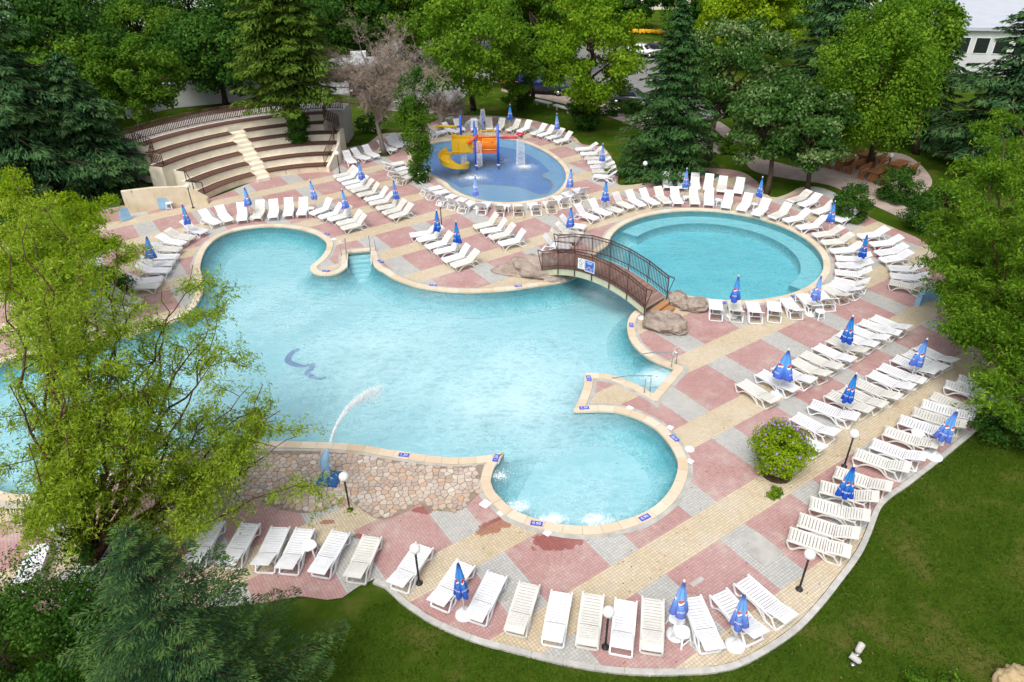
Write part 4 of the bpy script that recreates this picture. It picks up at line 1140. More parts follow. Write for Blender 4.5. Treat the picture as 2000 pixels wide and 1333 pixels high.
for i in range(6):
    z = T1 + TR * i; r0 = AR0 + TD * i
    aL, aR = aang(*LEFT[i], z), aang(*RIGHT[i], z)
    if i < 5: sl, sr = aang(*SL[i], z), aang(*SR[i], z)
    angL.append(aL); angR.append(aR)
    for (b0, b1) in ([(aL, sl), (sr, aR)] if i < 5 else [(aL, aR)]):
        if b0 < b1 or True:
            arc_block('riser', b0, b1, r0, r0 + TD + .03, 0.0 if i == 0 else .0, z - .002 * i, MATS['cream_wall'] if i else MATS['stained_wall'], amph)
            bench = empty('bench'); bench.parent = amph
            for k in range(4):
                w_ = .22
                arc_block('plank', b0, b1, r0 - .05 + k * (w_ + .014), r0 - .05 + k * (w_ + .014) + w_, z + .012, z + .055, MATS['bench_wood'], bench)
# stairs between the two halves
for k in range(12):
    z = (k + 1) * (T1 + TR * 4) / 11.0
    r0 = AR0 - .35 + k * (TD * 5 / 11.2)
    tt = k / 11 * 4.0; i = min(3, int(tt)); f_ = tt - i
    sl = aang(*SL[i], T1 + TR * i) * (1 - f_) + aang(*SL[i + 1], T1 + TR * (i + 1)) * f_
    sr = aang(*SR[i], T1 + TR * i) * (1 - f_) + aang(*SR[i + 1], T1 + TR * (i + 1)) * f_
    if k < 11: arc_block('stair', sl - .002, sr + .002, r0, r0 + TD * 5 / 11.2 + .01, 0, z, MATS['cream_wall'], amph, 3)
# platform behind the top bench
arc_block('back_platform', angL[5] + .02, angR[5] - .1, AR0 + TD * 6 + .02, AR0 + TD * 6 + 2.6, 0, T1 + TR * 5 - .02, MATS['concrete'], amph)
# end walls
def wall_quad(name, pts, z0s, z1s, th, mat, parent):
    mb = MB()
    for i in range(len(pts) - 1):
        a, b = Vector(pts[i]), Vector(pts[i + 1]); d = (b - a).normalized(); n_ = Vector((-d.y, d.x)) * th / 2
        v = [(*(a - n_), z0s[i]), (*(b - n_), z0s[i + 1]), (*(b + n_), z0s[i + 1]), (*(a + n_), z0s[i]), (*(a - n_), z1s[i]), (*(b - n_), z1s[i + 1]), (*(b + n_), z1s[i + 1]), (*(a + n_), z1s[i])]
        mb.add(v, [(3, 2, 1, 0), (4, 5, 6, 7), (0, 1, 5, 4), (1, 2, 6, 5), (2, 3, 7, 6), (3, 0, 4, 7)])
    o = mb.build(name, mat, parent)
    return o
eR = [ap(angR[i] - .012, AR0 + TD * i - .05, 0).to_2d() for i in range(4)] + [ap(angR[3] - .012, AR0 + TD * 4, 0).to_2d()]
wall_quad('end_wall', eR, [0] * 5, [T1 + .02, T1 + TR + .05, T1 + 2 * TR + .08, T1 + 3 * TR + .1, T1 + 3 * TR + .12], .22, MATS['cream_wall'], amph)
wl = tag(wall_quad('retaining_wall', [at(250, 417).to_2d(), at(310, 408).to_2d(), at(372, 398).to_2d(), at(408, 397).to_2d()], [0] * 4, [1.55, 1.5, 1.25, .4], .3, MATS['stained_wall'], None), 'stained cream retaining wall left of the terraces', 'wall')
# low slanting railings on the terrace ends
def rail_run(name, pts, h, mat, parent, n_bal=0, post_r=.025, mid=(.5,), bal_mat=None, posts=None):
    root = empty(name)
    if parent is not None: root.parent = parent
    P_ = [Vector(p) for p in pts]
    for p in (posts or P_):
        mb = MB(); mb.tube([p, Vector(p) + Vector((0, 0, h))], post_r, 6); mb.build('post', MATS[mat], root)
    for hz, r_ in [(h, post_r * 1.1)] + [(m * h, post_r * .7) for m in mid]:
        mb = MB()
        for i in range(len(P_) - 1): mb.tube([P_[i] + Vector((0, 0, hz)), P_[i + 1] + Vector((0, 0, hz))], r_, 6)
        mb.build('rail', MATS[mat], root)
    if n_bal:
        mb = MB(); mb.bar((0, 0, 0), (0, 0, 1), .014, .075, (1, 0, 0)); me = mb.mesh('baluster'); me.materials.append(MATS[bal_mat or mat])
        for i in range(len(P_) - 1):
            for j in range(1, n_bal):
                a = P_[i].lerp(P_[i + 1], j / n_bal)
                o = inst('baluster', me, root); o.location = a + Vector((0, 0, .08)); o.scale = (1, 1, h - .16)
                d = P_[i + 1] - P_[i]; o.rotation_euler.z = math.atan2(d.y, d.x)
    return root
zt = T1 + TR * 5 - .02
fp = [ap(angL[5] + .03 + (angR[5] - .12 - angL[5]) * i / 13, AR0 + TD * 6 + .35, zt) for i in range(14)]
tag(rail_run('terrace_fence', fp, 1.05, 'brown_metal', None, 10, .03, (.12, .88), 'brown_fence'), 'long brown picket fence along the top of the terraces', 'fence')
tag(rail_run('terrace_railing', [ap(angR[i] + .02, AR0 + TD * i + .1, T1 + TR * i + .05) for i in range(4)], .9, 'brown_metal', None, 6, .028, (.15,), 'brown_metal'), 'stepped brown railing down the right end of the terraces', 'railing')
tag(rail_run('terrace_railing', [ap(angR[3] + .02, AR0 + TD * 3 + .2, T1 + TR * 3 + .05), ap(angR[3] + .02, AR0 + TD * 4.6, T1 + TR * 3 + .05), ap(angR[4], AR0 + TD * 4.8, T1 + TR * 4 + .05), ap(angR[4], AR0 + TD * 6, T1 + TR * 4.6 + .05)], .9, 'brown_metal', None, 8, .028, (.15,), 'brown_metal'), 'brown railing at the upper right corner of the terraces', 'railing')
tag(rail_run('terrace_railing', [ap(angL[0] - .02, AR0 + .1, T1 + .05), ap(angL[0] - .02, AR0 + .9, T1 + .05), ap(angL[1] - .02, AR0 + TD + .9, T1 + TR + .05)], .75, 'black_metal', None, 0, .03, ()), 'black tubular railing at the lower left end of the terraces', 'railing')
tag(rail_run('terrace_railing', [ap(angL[3] - .03, AR0 + TD * 3 + .1, T1 + TR * 3 + .05), ap(angL[3] - .03, AR0 + TD * 4, T1 + TR * 3 + .05), ap(angL[4] - .03, AR0 + TD * 4 + .9, T1 + TR * 4 + .05), ap(angL[5] - .02, AR0 + TD * 6, T1 + TR * 5 + .05)], .8, 'brown_metal', None, 7, .03, (.15,)), 'dark railing at the upper left end of the terraces', 'railing')

# ------------------------------------------------------------------ pool steps and stainless handrails
def steps(a_, b_, d_, n, name, parent):
    """steps going down from edge a-b along direction d"""
    a_, b_ = Vector(a_), Vector(b_)
    for i in range(n):
        z = -.20 - .14 * i; w_ = .34
        p = [a_ + d_ * (w_ * i), b_ + d_ * (w_ * i), b_ + d_ * (w_ * (i + 1)), a_ + d_ * (w_ * (i + 1))]
        mb = MB(); mb.prism([tuple(q) for q in p], -1.04, z); mb.build(name, MATS['pool_floor'], parent)
sa, sb = at(680, 495).to_2d(), at(722, 491).to_2d()
dd_ = Vector((-(sb - sa).y, (sb - sa).x)).normalized()
if dd_.y > 0: dd_ = -dd_
steps(sa, sb, dd_, 6, 'pool_step', pool)
sa2, sb2 = at(1317, 723).to_2d(), at(1278, 771).to_2d()
dd2 = Vector((-(sb2 - sa2).y, (sb2 - sa2).x)).normalized()
if dd2.x > 0: dd2 = -dd2
steps(sa2, sb2, dd2, 5, 'pool_step', pool)
def handrail(base1, base2, label, d_):
    root = empty('pool_handrail'); d3 = Vector((d_.x, d_.y, 0))
    a = Vector((*base1, .03)); b = Vector((*base2, .03))
    top_a, top_b = a + Vector((0, 0, .88)), b + Vector((0, 0, .80))
    mb = MB(); mb.tube([b, top_b], .022, 8); mb.build('upright', MATS['steel'], root)
    mb = MB(); mb.tube([a, top_a], .022, 8); mb.build('upright', MATS['steel'], root)
    mb = MB(); mb.tube([top_a - d3 * .05, top_b], .018, 8); mb.build('cross_tube', MATS['steel'], root)
    mb = MB(); mb.tube([top_b - d3 * .25 + Vector((0, 0, .06)), top_b, top_b + d3 * 1.0 + Vector((0, 0, -.38)), top_b + d3 * 1.75 + Vector((0, 0, -.78)), top_b + d3 * 1.8 + Vector((0, 0, -1.3))], .024, 8); mb.build('rail', MATS['steel'], root)
    tag(root, label, 'handrail')
handrail(at(667, 500).to_2d(), at(678, 497).to_2d(), 'stainless handrail on the left of the pool steps', dd_)
handrail(at(734, 491).to_2d(), at(724, 492).to_2d(), 'stainless handrail on the right of the pool steps', dd_)
handrail(at(1320, 712).to_2d(), at(1311, 719).to_2d(), 'stainless handrail behind the right-hand steps', dd2)
handrail(at(1258, 769).to_2d(), at(1269, 766).to_2d(), 'stainless handrail in front of the right-hand steps', dd2)

# ------------------------------------------------------------------ depth marks on the coping
def coping_mark(px, py, txt, rot, lb_):
    c = at(px, py); root = empty('depth_mark', (c.x, c.y, .052), rot)
    mb = MB(); mb.box((0, 0, .003), (.40, .20, .006)); mb.build('tile', MATS['marker_blue'], root)
    cu = bpy.data.curves.new('t', 'FONT'); cu.body = txt; cu.size = .17; cu.align_x = 'CENTER'; cu.align_y = 'CENTER'; cu.resolution_u = 2
    tmp = bpy.data.objects.new('t', cu); col.objects.link(tmp)
    me = bpy.data.meshes.new_from_object(tmp.evaluated_get(bpy.context.evaluated_depsgraph_get())); bpy.data.objects.remove(tmp)
    me.materials.clear(); me.materials.append(MATS['white_paint']); me.name = 'numerals'
    o = inst('numerals', me, root); o.location.z = .0085
    tag(root, lb_, 'depth mark', 'blue depth marks on the coping')
for (x_, y_, t_, r_, lb_) in [(789, 891, '1.30', R(-8), 'on the coping above the flagstone terrace'), (969, 897, '1.30', R(75), 'at the coping tip beside the whirlpool'), (1048, 1025, '0.90', R(-12), 'at the lower left of the whirlpool coping'), (1259, 1013, '0.90', R(30), 'at the lower right of the whirlpool coping'), (1317, 858, '0.90', R(118), 'at the upper right of the whirlpool coping'), (1150, 741, '1.30', R(95), 'at the tip of the peninsula'), (1141, 799, '1.30', R(5), 'on the lower coping of the peninsula'), (1233, 637, '1.30', R(88), 'on the coping below the boulder'), (1012, 560.5, '1.50', R(8), 'on the coping left of the bridge'), (846, 559, '1.50', R(-12), 'on the coping below the loungers'), (743, 512, '1.50', R(-40), 'right of the upper pool steps'), (637, 531, '1.50', R(2), 'at the tip left of the upper steps'), (638, 459, '1.50', R(-40), 'at the right of the top lobe'), (1551, 580, '1.20', R(20), 'at the lower right of the round pool'), (1417, 593, '1.20', R(0), 'at the lower rim of the round pool')]:
    coping_mark(x_, y_, t_, r_, 'small blue depth mark with white figures ' + lb_)

# blue mosaic sign on the pool floor
def ribbon(pts, w0, z, mat, parent, name):
    P_ = spline([tuple(at(p[0], p[1], -1.0).to_2d()) for p in pts], .08); n = len(P_)
    A = []; B = []
    for i, p in enumerate(P_):
        t = i / (n - 1); w_ = w0 * (.35 + .65 * math.sin(math.pi * min(1, .15 + t * .8)))
        d = (P_[min(i + 1, n - 1)] - P_[max(0, i - 1)]).normalized(); nn = Vector((-d.y, d.x))
        A.append(p + nn * w_); B.append(p - nn * w_)
    mb = MB(); mb.add([(*p, z) for p in A] + [(*p, z) for p in B], [(i, i + 1, n + i + 1, n + i) for i in range(n - 1)])
    o = mb.build(name, mat, parent)
    bm = bmesh.new(); bm.from_mesh(o.data)
    for f in bm.faces:
        if f.normal.z < 0: f.normal_flip()
    bm.to_mesh(o.data); bm.free(); return o
ms = empty('floor_mosaic'); tag(ms, 'dark blue curved letter-like mosaic on the pool floor', 'mosaic')
ribbon([(585, 681), (570, 688), (562, 703), (575, 711), (590, 714), (605, 712), (613, 709)], .16, -1.035, MATS['mosaic_blue'], ms, 'upper_stroke')
ribbon([(614, 708), (608, 718), (600, 728), (612, 736), (625, 739), (636, 736)], .13, -1.03, MATS['mosaic_blue'], ms, 'lower_stroke')

# ------------------------------------------------------------------ water jets, spray and foam
def make_spray():
    g = N('spray'); g.bsdf((0.92, 0.94, 0.95), 0.3, 0.5)
    g = N('foam'); g.bsdf((0.90, 0.93, 0.94), 0.6, 0.3)
make_spray()
def droplets(name, C_, rad, mat, parent=None):
    """many small six-faced drops as one mesh"""
    n = len(C_); C_ = np.asarray(C_); rad = np.asarray(rad)[:, None, None]
    base = np.array([(1, 0, 0), (-1, 0, 0), (0, 1, 0), (0, -1, 0), (0, 0, 1), (0, 0, -1)], float)
    fa = np.array([(0, 2, 4), (2, 1, 4), (1, 3, 4), (3, 0, 4), (2, 0, 5), (1, 2, 5), (3, 1, 5), (0, 3, 5)])
    V = (C_[:, None, :] + base[None] * rad).reshape(-1, 3)
    Fc = (fa[None] + (np.arange(n) * 6)[:, None, None]).reshape(-1, 3)
    return np_mesh(name, V, Fc, mat, parent)
def np_mesh(name, V, Fc, mat, parent=None, tint=None, smooth=False):
    me = bpy.data.meshes.new(name); k = Fc.shape[1]
    me.vertices.add(len(V)); me.vertices.foreach_set('co', np.ascontiguousarray(V, dtype=np.float32).ravel())
    me.loops.add(Fc.size); me.loops.foreach_set('vertex_index', np.ascontiguousarray(Fc, dtype=np.int32).ravel())
    me.polygons.add(len(Fc)); me.polygons.foreach_set('loop_start', np.arange(0, Fc.size, k, dtype=np.int32)); me.polygons.foreach_set('loop_total', np.full(len(Fc), k, np.int32))
    if smooth: me.polygons.foreach_set('use_smooth', np.ones(len(Fc), bool))
    if tint is not None:
        at_ = me.attributes.new('tint', 'FLOAT', 'FACE'); at_.data.foreach_set('value', np.ascontiguousarray(tint, dtype=np.float32))
    me.update(calc_edges=True); me.validate()
    me.materials.append(mat)
    return link(bpy.data.objects.new(name, me), parent)
def foam(c, rx, ry, n, z, label, rot=0.0, core=.5):
    t = rng.uniform(0, 2 * np.pi, n); r_ = np.abs(rng.normal(0, core, n)); r_ = r_ * (1 + .35 * np.sin(3 * t + c.x) + .2 * np.sin(7 * t + c.y))
    x = rx * r_ * np.cos(t); y = ry * r_ * np.sin(t)
    X = c.x + x * math.cos(rot) - y * math.sin(rot); Y = c.y + x * math.sin(rot) + y * math.cos(rot)
    C_ = np.stack([X, Y, np.full(n, z) + rng.uniform(0, .03, n) * np.exp(-r_ * 2)], 1)
    o = droplets('foam', C_, rng.uniform(.006, .018, n), MATS['foam']); tag(o, label, 'foam', kind='stuff'); return o
foam(at(1013, 985), 1.0, .8, 500, -.125, 'white bubbling foam at the left rim of the whirlpool')
foam(at(1078, 1012), 1.1, .7, 600, -.125, 'white bubbling foam at the lower left of the whirlpool')
foam(at(1165, 1012), 1.2, .65, 500, -.125, 'white bubbling foam at the lower rim of the whirlpool')
foam(at(978, 925), .6, .5, 350, -.125, 'white bubbling foam by the coping tip of the whirlpool')
foam(at(925, 345), 1.7, .9, 900, -.095, 'white splashing foam below the play tower')
foam(at(1023, 323), 1.1, .9, 900, -.095, 'white splashing foam under the red mushroom arm')
foam(at(980, 312), 1.0, .9, 300, -.095, 'white foam behind the tall blue post')
# dolphin fountain
dol = empty('dolphin_fountain', at(644, 938)); tag(dol, 'light blue dolphin fountain on a dark blue plinth spouting water', 'fountain')
dol.rotation_euler.z = R(-8); dol.scale = (.8, .8, .8)
mb = MB(); mb.box((0, 0, .07), (.95, .95, .14)); mb.build('plinth', MATS['blue_plinth'], dol)
mb = MB(); mb.box((0, 0, .155), (.86, .86, .03)); mb.build('plinth_top', MATS['blue_plinth'], dol)
mb = MB(); mb.tube([(0.02, 0, .17), (-.02, 0, .32), (-.08, .02, .55), (-.12, .05, .80), (-.12, .10, 1.02), (-.08, .17, 1.20), (-.04, .24, 1.34), (-.01, .32, 1.45), (0.02, .42, 1.53)], [.06, .10, .165, .20, .205, .185, .15, .075, .035], 14); mb.build('body', MATS['pale_blue_paint'], dol)
mb = MB()
mb.tube([(-.28, .06, .90), (-.40, .02, .82), (-.52, -.02, .76)], [.06, .045, .01], 8, squash=(1, .5)); mb.build('fin', MATS['pale_blue_paint'], dol)
mb = MB(); mb.tube([(.06, .06, .90), (.18, .02, .82), (.28, -.02, .76)], [.06, .045, .01], 8, squash=(1, .5)); mb.build('fin', MATS['pale_blue_paint'], dol)
mb = MB(); mb.tube([(-.10, -.12, .85), (-.12, -.26, .80), (-.13, -.36, .72)], [.07, .045, .01], 8, squash=(.5, 1)); mb.build('dorsal_fin', MATS['pale_blue_paint'], dol)
for sx_ in (-1, 1):
    mb = MB(); mb.tube([(.02, 0, .20), (sx_ * .14, -.07, .19), (sx_ * .24, -.09, .18)], [.05, .05, .01], 8, squash=(1, .5)); mb.build('tail_fluke', MATS['pale_blue_paint'], dol)
J0 = at(645, 866, 1.5); J1 = at(742, 757, 2.2); 
C_ = []; rd = []
va = at(644, 868, 1.22); mid = at(668, 800, 2.6); 
for i in range(5200):
    t = random.random() ** .9
    p = Vector(((1 - t) ** 2 * va.x + 2 * t * (1 - t) * mid.x + t * t * J1.x, (1 - t) ** 2 * va.y + 2 * t * (1 - t) * mid.y + t * t * J1.y, (1 - t) ** 2 * va.z + 2 * t * (1 - t) * 3.0 + t * t * 2.2))
    s = .016 + .10 * max(0, t - .2) ** 1.2
    drop = random.random() ** 3 * max(0, t - .55) * 1.5
    C_.append((p.x + random.gauss(0, s), p.y + random.gauss(0, s), p.z + random.gauss(0, s) - drop)); rd.append(random.uniform(.007, .016 + .004 * (1 - t)))
o = droplets('water_jet', C_, rd, MATS['spray'], None); tag(o, 'arching white water jet from the dolphin fountain', 'water jet', kind='stuff')

# ------------------------------------------------------------------ children's play tower
tower = empty('play_tower', at(940, 320)); tag(tower, 'yellow and orange water play tower with slide on blue posts', 'play tower')
def loc(v): return Vector(v) - Vector(tower.location)
PA, PB = at(973.6, 321), at(930.5, 322)
ux = (PA - PB); ux.z = 0; wab = ux.length; ux.normalize(); uy = Vector((-ux.y, ux.x, 0))
PC, PD = PA + uy * 1.9, PB + uy * 1.9
PH = {'a': 3.05, 'b': 2.85, 'c': 2.3, 'd': 2.3}
for k_, p in (('a', PA), ('b', PB), ('c', PC), ('d', PD)):
    mb = MB(); q = loc(p); mb.tube([q + Vector((0, 0, -.4)), q + Vector((0, 0, PH[k_]))], .10, 14); mb.build('post', MATS['blue_plastic'], tower)
    mb = MB(); mb.lathe([(.13, -.08), (.13, -.02), (.11, .0)], 14, q); mb.build('post_collar', MATS['white_paint'], tower)
ZP = 1.05
def tb(name, pts, r_, m, n=10): mb = MB(); mb.tube([loc(p) for p in pts], r_, n); return mb.build(name, MATS[m], tower)
def plate(name, p4, m, th=.04):
    p4 = [loc(p) for p in p4]; nn = (p4[1] - p4[0]).cross(p4[3] - p4[0]).normalized() * th; mb = MB()
    mb.add(p4 + [p + nn for p in p4], [(3, 2, 1, 0), (4, 5, 6, 7), (0, 1, 5, 4), (1, 2, 6, 5), (2, 3, 7, 6), (3, 0, 4, 7)]); return mb.build(name, MATS[m], tower)
Z = lambda z: Vector((0, 0, z))
plate('platform', [PB - ux * .2 + Z(ZP), PA + Z(ZP), PC + Z(ZP), PD - ux * .2 + Z(ZP)], 'orange_plastic', .10)
plate('platform_skirt', [PB + Z(ZP - .18), PA + Z(ZP - .18), PA + Z(ZP + .02), PB + Z(ZP + .02)], 'orange_plastic', -.05)
plate('back_panel', [PD + uy * .02 + Z(ZP + .1), PC + uy * .02 + Z(ZP + .1), PC + uy * .02 + Z(ZP + .55), PD + uy * .02 + Z(ZP + .55)], 'orange_plastic')
def fence_panel(a, b, z0, z1, nb, m):
    tb('guard_rail', [a + Z(z0), b + Z(z0)], .03, m); tb('guard_rail', [a + Z(z1), b + Z(z1)], .03, m)
    for i in range(nb + 1):
        p = a.lerp(b, i / nb); tb('guard_bar', [p + Z(z0), p + Z(z1)], .016 if 0 < i < nb else .03, m, 6)
fence_panel(PB + ux * .55, PA - ux * .1, ZP + .1, ZP + .92, 12, 'yellow_plastic')
fence_panel(PA + uy * .1, PC - uy * .1, ZP + .1, ZP + .92, 10, 'yellow_plastic')
fence_panel(PD + ux * .1, PC - ux * .1, ZP + .1, ZP + 1.0, 12, 'yellow_plastic')
# yellow enclosed panels to the left and the spiral slide
SB = PB - ux * .25
S1, S2 = SB - ux * 1.55 - uy * .35, SB - ux * 1.55 + uy * .85
plate('slide_panel', [S1 + Z(ZP - .1), SB + Z(ZP - .1), SB + Z(ZP + .95), S1 + Z(ZP + 1.1)], 'yellow_plastic', .06)
plate('slide_panel', [S1 + ux * .55 - uy * .12 + Z(ZP + .0), SB - ux * .05 - uy * .03 + Z(ZP + .0), SB - ux * .05 - uy * .03 + Z(ZP + .75), S1 + ux * .55 - uy * .12 + Z(ZP + .82)], 'yellow_plastic', .05)
plate('slide_panel', [S2 + Z(ZP - .1), SB + uy * 1.2 + Z(ZP - .1), SB + uy * 1.2 + Z(ZP + .8), S2 + Z(ZP + 1.1)], 'yellow_plastic', .05)
plate('slide_panel', [S1 + Z(ZP - .1), S2 + Z(ZP - .1), S2 + Z(ZP + 1.1), S1 + Z(ZP + 1.1)], 'yellow_plastic', .05)
plate('slide_platform', [S1 + Z(ZP - .1), SB + Z(ZP - .1), SB + uy * 1.2 + Z(ZP - .1), S2 + Z(ZP - .1)], 'yellow_plastic', .06)
mb = MB(); vs_ = []; fs = []; NS = 26
SC = S1 - uy * .75 + ux * .15
for i in range(NS + 1):
    t = i / NS; a = R(118) + t * R(285); rc = .72
    cz = ZP - .05 - t * (ZP - .02) ; ctr = SC + (ux * math.cos(a) + uy * math.sin(a)) * rc; rad_ = (ux * math.cos(a) + uy * math.sin(a))
    for q, h_ in ((-.38, .30), (-.34, .06), (-.15, -.03), (.15, -.03), (.34, .06), (.40, .42), (.44, .42), (.38, .0), (.16, -.09), (-.16, -.09), (-.38, .0), (-.42, .30)):
        vs_.append(loc(ctr + rad_ * q + Z(cz + h_)))
for i in range(NS):
    for k_ in range(12): fs.append((i * 12 + k_, i * 12 + (k_ + 1) % 12, (i + 1) * 12 + (k_ + 1) % 12, (i + 1) * 12 + k_))
fs += [tuple(range(12)), tuple(NS * 12 + k_ for k_ in range(12))[::-1]]
mb.add(vs_, fs, False); o = mb.build('spiral_slide', MATS['yellow_plastic'], tower)
bm = bmesh.new(); bm.from_mesh(o.data); bmesh.ops.recalc_face_normals(bm, faces=bm.faces); bm.to_mesh(o.data); bm.free()
plate('slide_channel', [S1 - uy * .1 - ux * .55 + Z(ZP - .02), S1 + ux * .75 - uy * .05 + Z(ZP - .02), S1 + ux * .75 - uy * .12 + Z(ZP + .2), S1 - uy * .16 - ux * .55 + Z(ZP + .12)], 'yellow_plastic', .05)
# water arms
tb('water_arm', [PA + Z(2.05), PA + ux * .30 + Z(2.05)], .07, 'blue_plastic')
tb('water_arm', [PA + ux * .30 + Z(2.05), PA + ux * 1.95 + Z(2.02)], .095, 'red_plastic')
E1 = PA + ux * 1.72
mb = MB(); mb.lathe([(.05, 1.95), (.12, 2.18), (.30, 2.24), (.30, 2.30), (.16, 2.37), (.03, 2.39)], 18, loc(E1)); mb.build('mushroom_head', MATS['red_plastic'], tower)
tb('bucket_arm', [PB + ux * .15 + uy * .1 + Z(2.25), PB - ux * .55 - uy * .35 + Z(1.75)], .12, 'orange_plastic', 14)
tb('hoop', [PB - ux * .9 + Z(1.95), PB - ux * .4 + uy * .1 + Z(2.0), PB + Z(1.98), PB + ux * .6 + Z(1.9)], .025, 'orange_plastic')
for q in (PB + ux * .25 - uy * .1, PB - ux * .95 - uy * .1):
    mb = MB(); mb.lathe([(.16, 1.78), (.15, 1.83), (.05, 1.88)], 14, loc(q)); mb.build('spray_head', MATS['yellow_plastic'], tower)
tb('valve_wheel', [PA + ux * .15 + Z(.28), PA + ux * .42 + Z(.30)], .03, 'black_metal')
mb = MB(); mb.lathe([(.02, 1.62), (.13, 1.66), (.13, 1.70), (.02, 1.74)], 12, loc(PA - ux * .45 + uy * .1)); mb.build('steering_knob', MATS['red_plastic'], tower)
# separate posts behind
tag((lambda r_: r_)(None) or empty('spout_post', at(944, 259)), 'blue spout post with foaming water behind the tower', 'post')
sp_ = [o for o in bpy.data.objects if o.name.startswith('spout_post')][0]
mb = MB(); mb.tube([(0, 0, -.3), (0, 0, 1.65)], .10, 12); mb.build('post', MATS['blue_plastic'], sp_)
sq = empty('water_arm_post', at(901, 272)); tag(sq, 'blue post with a yellow side pipe left behind the tower', 'post')
mb = MB(); mb.tube([(0, 0, -.4), (0, 0, 2.0)], .10, 12); mb.build('post', MATS['blue_plastic'], sq)
mb = MB(); mb.tube([(-.1, 0, 1.05), (-.3, 0, 1.05)], .09, 12); mb.build('joint', MATS['blue_plastic'], sq)
mb = MB(); mb.tube([(-.3, 0, 1.05), (-2.1, .3, 1.05)], .10, 12); mb.build('side_pipe', MATS['yellow_plastic'], sq)
sd3 = empty('dome_post', at(927, 274)); tag(sd3, 'blue post with a bell of falling water behind the tower', 'post')
mb = MB(); mb.tube([(0, 0, -.4), (0, 0, 1.7)], .09, 12); mb.build('post', MATS['blue_plastic'], sd3)
def shower(c, rad, z0, z1, n, name, label, bell=False, flare=.25, dr_=(.010, .020)):
    C_ = []; rd = []
    for i in range(n):
        a = random.uniform(0, 6.283); t = random.random()
        if bell: r_ = rad * math.sin(t * 1.62); z = z0 + (z1 - z0) * (1 - math.cos(t * 1.5)) / .93
        else: r_ = rad * (1 + flare * t) * (1 + random.gauss(0, .08)) ; z = z0 + (z1 - z0) * t
        C_.append((c.x + r_ * math.cos(a), c.y + r_ * math.sin(a), z + random.gauss(0, .02))); rd.append(random.uniform(*dr_))
    tag(droplets(name, C_, rd, MATS['spray']), label, 'water spray', kind='stuff')
shower(E1, .26, 2.2, -.08, 2600, 'water_curtain', 'ring of water falling from the red mushroom head')
shower(PB + ux * .25 - uy * .1, .17, 1.8, -.08, 1600, 'water_curtain', 'water falling from the spray head before the tower')
shower(PB - ux * .95 - uy * .1, .17, 1.8, -.08, 1300, 'water_curtain', 'water falling in front of the yellow panels')
shower(sd3.location, .85, 1.72, .9, 2200, 'water_bell', 'transparent bell of water on a blue post', True, dr_=(.006, .013))
shower(sp_.location, .13, 2.0, 1.0, 900, 'water_spout', 'white foaming spout on the rear blue post', False, 1.2)
# painted zones of the children's pool: pale beach and cream line
beach_px = [(884, 372), (930, 361), (970, 361.5), (1005, 364), (1025, 369), (1045, 377), (1060, 379.5), (1074, 375), (1081, 362), (1075, 351), (1060, 343), (1068, 336), (1083, 334.5), (1104, 336), (1112, 350), (1100, 372), (1078, 388), (1040, 398), (975, 401), (930, 394), (900, 384)]
bw = spline([tuple(at(p[0], p[1], -.3).to_2d()) for p in beach_px], .2, True)
bw = [p for p in bw if inside(p, KIDS)]
fill_sheet('beach_floor', [bw], -.36, MATS['kids_beach'], kpool)
P_ = spline([tuple(at(p[0], p[1], -.3).to_2d()) for p in beach_px[:14]], .15); n = len(P_)
o1, o2 = offset(P_, .06, False), offset(P_, -.06, False)
mb = MB(); mb.add([(*p, -.352) for p in o1] + [(*p, -.352) for p in o2], [(i, n + i, n + i + 1, i + 1) for i in range(n - 1)]); o = mb.build('beach_edge', MATS['coping_stone'], kpool)
# ------------------------------------------------------------------ paths, road and small things round the deck
def path(name, px, z, mat): return tag(fill_sheet(name, [spline(W(px), .6, True)], z, MATS[mat]), kind='structure')
path('footpath', [(1475, 335), (1545, 350), (1620, 362), (1700, 398), (1790, 440), (1900, 500), (1960, 480), (1820, 425), (1700, 375), (1600, 338), (1500, 312), (1478, 300), (1440, 262), (1400, 235), (1385, 240), (1420, 275), (1450, 310)], -.02, 'pink_path')
path('pavement', [(980, 178), (1030, 186), (1110, 205), (1200, 232), (1290, 268), (1380, 300), (1420, 290), (1330, 250), (1250, 222), (1170, 200), (1090, 182), (1000, 165)], -.02, 'pink_path')
path('car_park', [(620, 170), (700, 190), (800, 205), (880, 205), (930, 175), (1010, 160), (1110, 178), (1230, 212), (1330, 235), (1420, 220), (1340, 160), (1290, 120), (1240, 88), (1130, 78), (900, 80), (760, 80), (640, 120)], -.03, 'asphalt')
path('yard', [(60, 330), (260, 262), (420, 215), (620, 200), (640, 215), (560, 225), (400, 260), (280, 310), (230, 400), (120, 420)], -.03, 'asphalt')
path('picnic_terrace', [(1590, 335), (1640, 305), (1760, 300), (1820, 350), (1790, 385), (1740, 390), (1680, 368)], -.015, 'pink_path')
# low white slabs used as benches beside the pavement
for i, (a, b, lb_) in enumerate([((1045, 204), (1075, 211), 'nearer the van'), ((1083, 214), (1113, 222), 'nearer the bright green tree')]):
    root = empty('stone_bench'); A, B = at(*a), at(*b); tag(root, 'low white stone bench beside the pavement, ' + lb_, 'bench', 'white stone benches')
    d = (B - A).normalized(); mb = MB(); mb.bar(A + Z(.42), B + Z(.42), .55, .08); mb.build('slab', MATS['white_wall'], root)
    for t in (.15, .85):
        p = A.lerp(B, t); mb = MB(); mb.bar(p, p + Z(.38), .35, .16, (1, 0, 0)); mb.build('support', MATS['concrete'], root)
